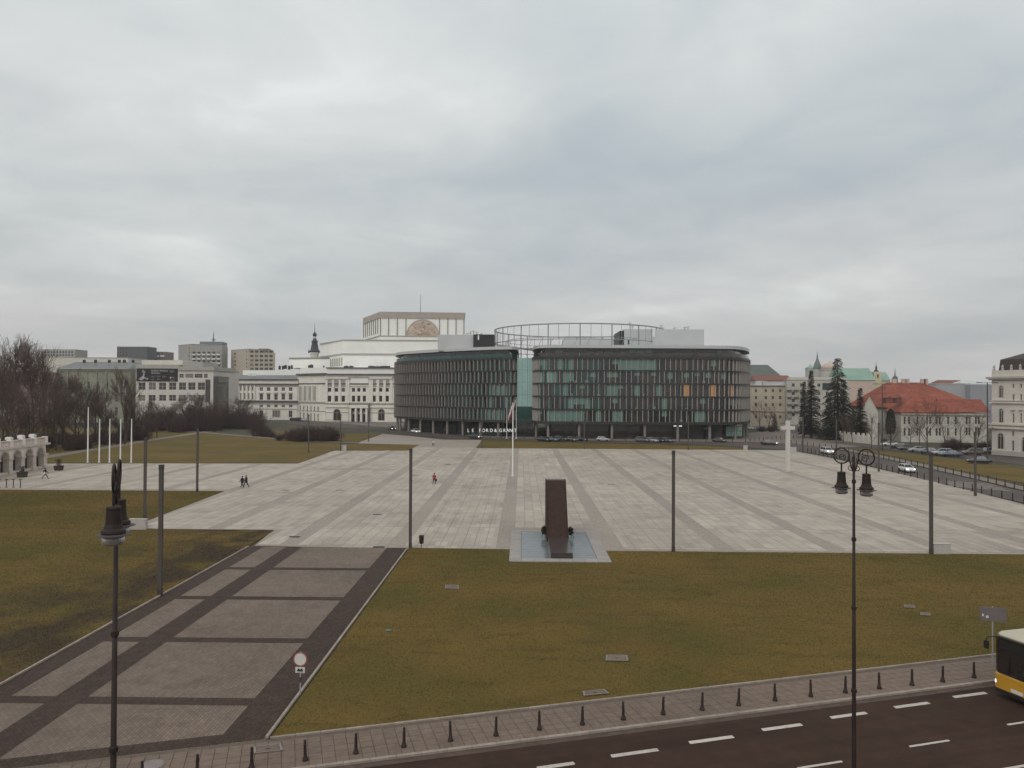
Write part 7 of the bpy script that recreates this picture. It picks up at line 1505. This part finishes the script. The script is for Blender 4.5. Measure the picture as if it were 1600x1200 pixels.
# ================================================================== PEOPLE
K['skin'] = mat('skin', (.42, .27, .20), .6, .08, 8); CL = {n: mat('cloth_' + n, c, .9, .15, 8) for n, c in (('black', (.016, .015, .016)), ('navy', (.022, .022, .030)), ('red', (.36, .035, .045)), ('jeans', (.035, .04, .055)), ('white', (.55, .54, .54)), ('grey', (.10, .095, .09)), ('brown', (.05, .035, .03)))}
K['hair'] = mat('hair', (.030, .020, .015), .7, .2, 12)
def person(p, rz, h, stride, top, legs, label, group=None, arms=.25, bag=None, coat=False):
    root = empty('person', (p.x, p.y, .022), rz); root.scale = (1.18, 1.18, 1.0); tag(root, label, 'person', group)
    V = []; E = []; Rr = []; roots = []
    def v(co, r_, parent=None):
        V.append(Vector(co) * h); Rr.append((r_[0] * h, r_[1] * h) if isinstance(r_, tuple) else (r_ * h, r_ * h))
        if parent is not None: E.append((parent, len(V) - 1))
        else: roots.append(len(V) - 1)
        return len(V) - 1
    pel = v((0, 0, .52), (.078, .062)); sp = v((0, .005, .62), (.072, .056), pel); chs = v((0, 0, .74), (.095, .066), sp); nk = v((0, 0, .845), .034, chs); hb = v((0, .012, .885), .046, nk); hm = v((0, .014, .935), (.050, .060), hb); ht = v((0, .008, .978), .036, hm)
    nose = v((0, .072, .925), .008, hm)
    for s_ in (-1, 1):
        f_ = stride * s_
        hp = v((.052 * s_, 0, .49), .056, pel); kn = v((.055 * s_, f_ * .55 + .03, .275), .040, hp); an = v((.055 * s_, f_ * 1.0 - (.04 if f_ < 0 else 0), .055 + (.04 if f_ < 0 else 0)), .026, kn); he = v((.058 * s_, f_ * 1.0 + .085 - (.04 if f_ < 0 else 0), .02 + (.0 if f_ < 0 else 0)), (.026, .018), an)
        sh = v((.108 * s_, 0, .80), .042, chs); el = v((.135 * s_, -f_ * arms * 1.6 - .01, .635), .030, sh); wr = v((.135 * s_, -f_ * arms * 2.4 + .05, .50), .020, el); pm = v((.135 * s_, -f_ * arms * 2.5 + .06, .465), (.014, .021), wr)
        for k in range(4):
            b = v((.135 * s_ - .003 * s_, -f_ * arms * 2.5 + .042 + k * .011, .448), .0055); q1 = v((.133 * s_, -f_ * arms * 2.5 + .043 + k * .012, .428 + abs(k - 1.6) * .003), .005, b); v((.127 * s_, -f_ * arms * 2.5 + .046 + k * .012, .412 + abs(k - 1.6) * .004), .0042, q1)
        b = v((.132 * s_, -f_ * arms * 2.5 + .075, .47), .006); q1 = v((.128 * s_, -f_ * arms * 2.5 + .095, .455), .0055, b); v((.124 * s_, -f_ * arms * 2.5 + .10, .437), .0045, q1)
    me = bpy.data.meshes.new('body'); me.from_pydata(V, E, []); o = bpy.data.objects.new('tmp', me); COL.objects.link(o)
    sk = o.modifiers.new('s', 'SKIN'); sk.use_smooth_shade = True
    for i, sv in enumerate(me.skin_vertices[0].data): sv.radius = Rr[i]; sv.use_root = i in roots
    sb = o.modifiers.new('u', 'SUBSURF'); sb.levels = 1; sb.render_levels = 1
    bpy.context.view_layer.update(); me2 = bpy.data.meshes.new_from_object(o.evaluated_get(bpy.context.evaluated_depsgraph_get())); bpy.data.objects.remove(o)
    me2.materials.clear()
    for m_ in (K['skin'], CL[top], CL[legs], K['black']): me2.materials.append(m_)
    for f_ in me2.polygons:
        c = f_.center / h
        f_.material_index = 0 if c.z > .855 else (3 if c.z < .05 else (2 if c.z < (.40 if coat else .52) and abs(c.x) < .115 else (0 if c.z < .475 else 1)))
    obj('body', me2, root)
    mb = MB(); mb.lathe([(.058 * h, .915 * h), (.066 * h, .945 * h), (.060 * h, .975 * h), (.035 * h, 1.0 * h), (.005 * h, 1.008 * h)], 12, (0, -.006 * h, 0)); mb.build('hair', K['hair'], root, smooth=True)
    if coat: mb = MB(); mb.lathe([(.105 * h, .40 * h), (.10 * h, .5 * h), (.088 * h, .62 * h), (.098 * h, .74 * h)], 14); mb.build('coat', CL[top], root, smooth=True)
    if bag:
        bx, by, bz, bc_ = bag; bo = empty('bag', (0, 0, 0)); M_ = Matrix.Translation((p.x, p.y, .022)) @ Matrix.Rotation(rz, 4, 'Z') @ Matrix.Translation((bx, by, bz)); bo.matrix_world = M_; tag(bo, label.split(' ')[0] + ' walker\'s ' + bc_ + ' bag carried at the side', 'bag')
        mb = MB(); mb.loft([[(sx * w, sy * d, z) for sx, sy in ((-1, -1), (1, -1), (1, 1), (-1, 1))] for z, w, d in ((0, .07, .17), (.05, .09, .2), (.28, .08, .19), (.36, .03, .17))]); mb.build('pouch', CL[bc_], bo); mb = MB(); mb.tube([(0, -.12, .34), (0, -.08, .52), (0, .08, .52), (0, .12, .34)], .014, 5); mb.build('handle', CL[bc_], bo)
    return root
person(G(378.5, 762), R(68), 1.68, .16, 'black', 'black', 'dark-clothed walker on the left of the pair crossing the square', 'pair crossing the square', coat=True)
person(G(384.5, 762), R(72), 1.80, -.17, 'navy', 'black', 'taller dark-clothed walker on the right of the pair', 'pair crossing the square', coat=True)
person(G(678.5, 757), R(170), 1.74, .12, 'red', 'jeans', 'red-jacketed walker with a dark bag on the square', None, bag=(-.30, .0, .48, 'black'))
person(G(677, 697.5), R(160), 1.78, .12, 'white', 'jeans', 'white-jacketed walker on the far path')
person(G(70.5, 748.5), R(-75), 1.78, .22, 'black', 'brown', 'dark-clothed walker striding past the arcade with a pale bag', None, bag=(.24, -.1, .75, 'white'))
# ================================================================== AIR
hz_m = bpy.data.materials.new('haze'); hz_m.use_nodes = True; nt = hz_m.node_tree; nt.nodes.clear(); pv_ = N(nt, 'ShaderNodeVolumePrincipled'); pv_.inputs['Color'].default_value = (.93, .91, .905, 1); pv_.inputs['Density'].default_value = .00018; pv_.inputs['Anisotropy'].default_value = .2
on = N(nt, 'ShaderNodeOutputMaterial'); nt.links.new(pv_.outputs[0], on.inputs['Volume'])
mb = MB(); mb.box(-420, 420, -60, 900, -1.2, 75); o = mb.build('haze', hz_m); o['kind'] = 'stuff'; o['label'] = 'thin pale winter haze over the whole square'; o['category'] = 'haze'
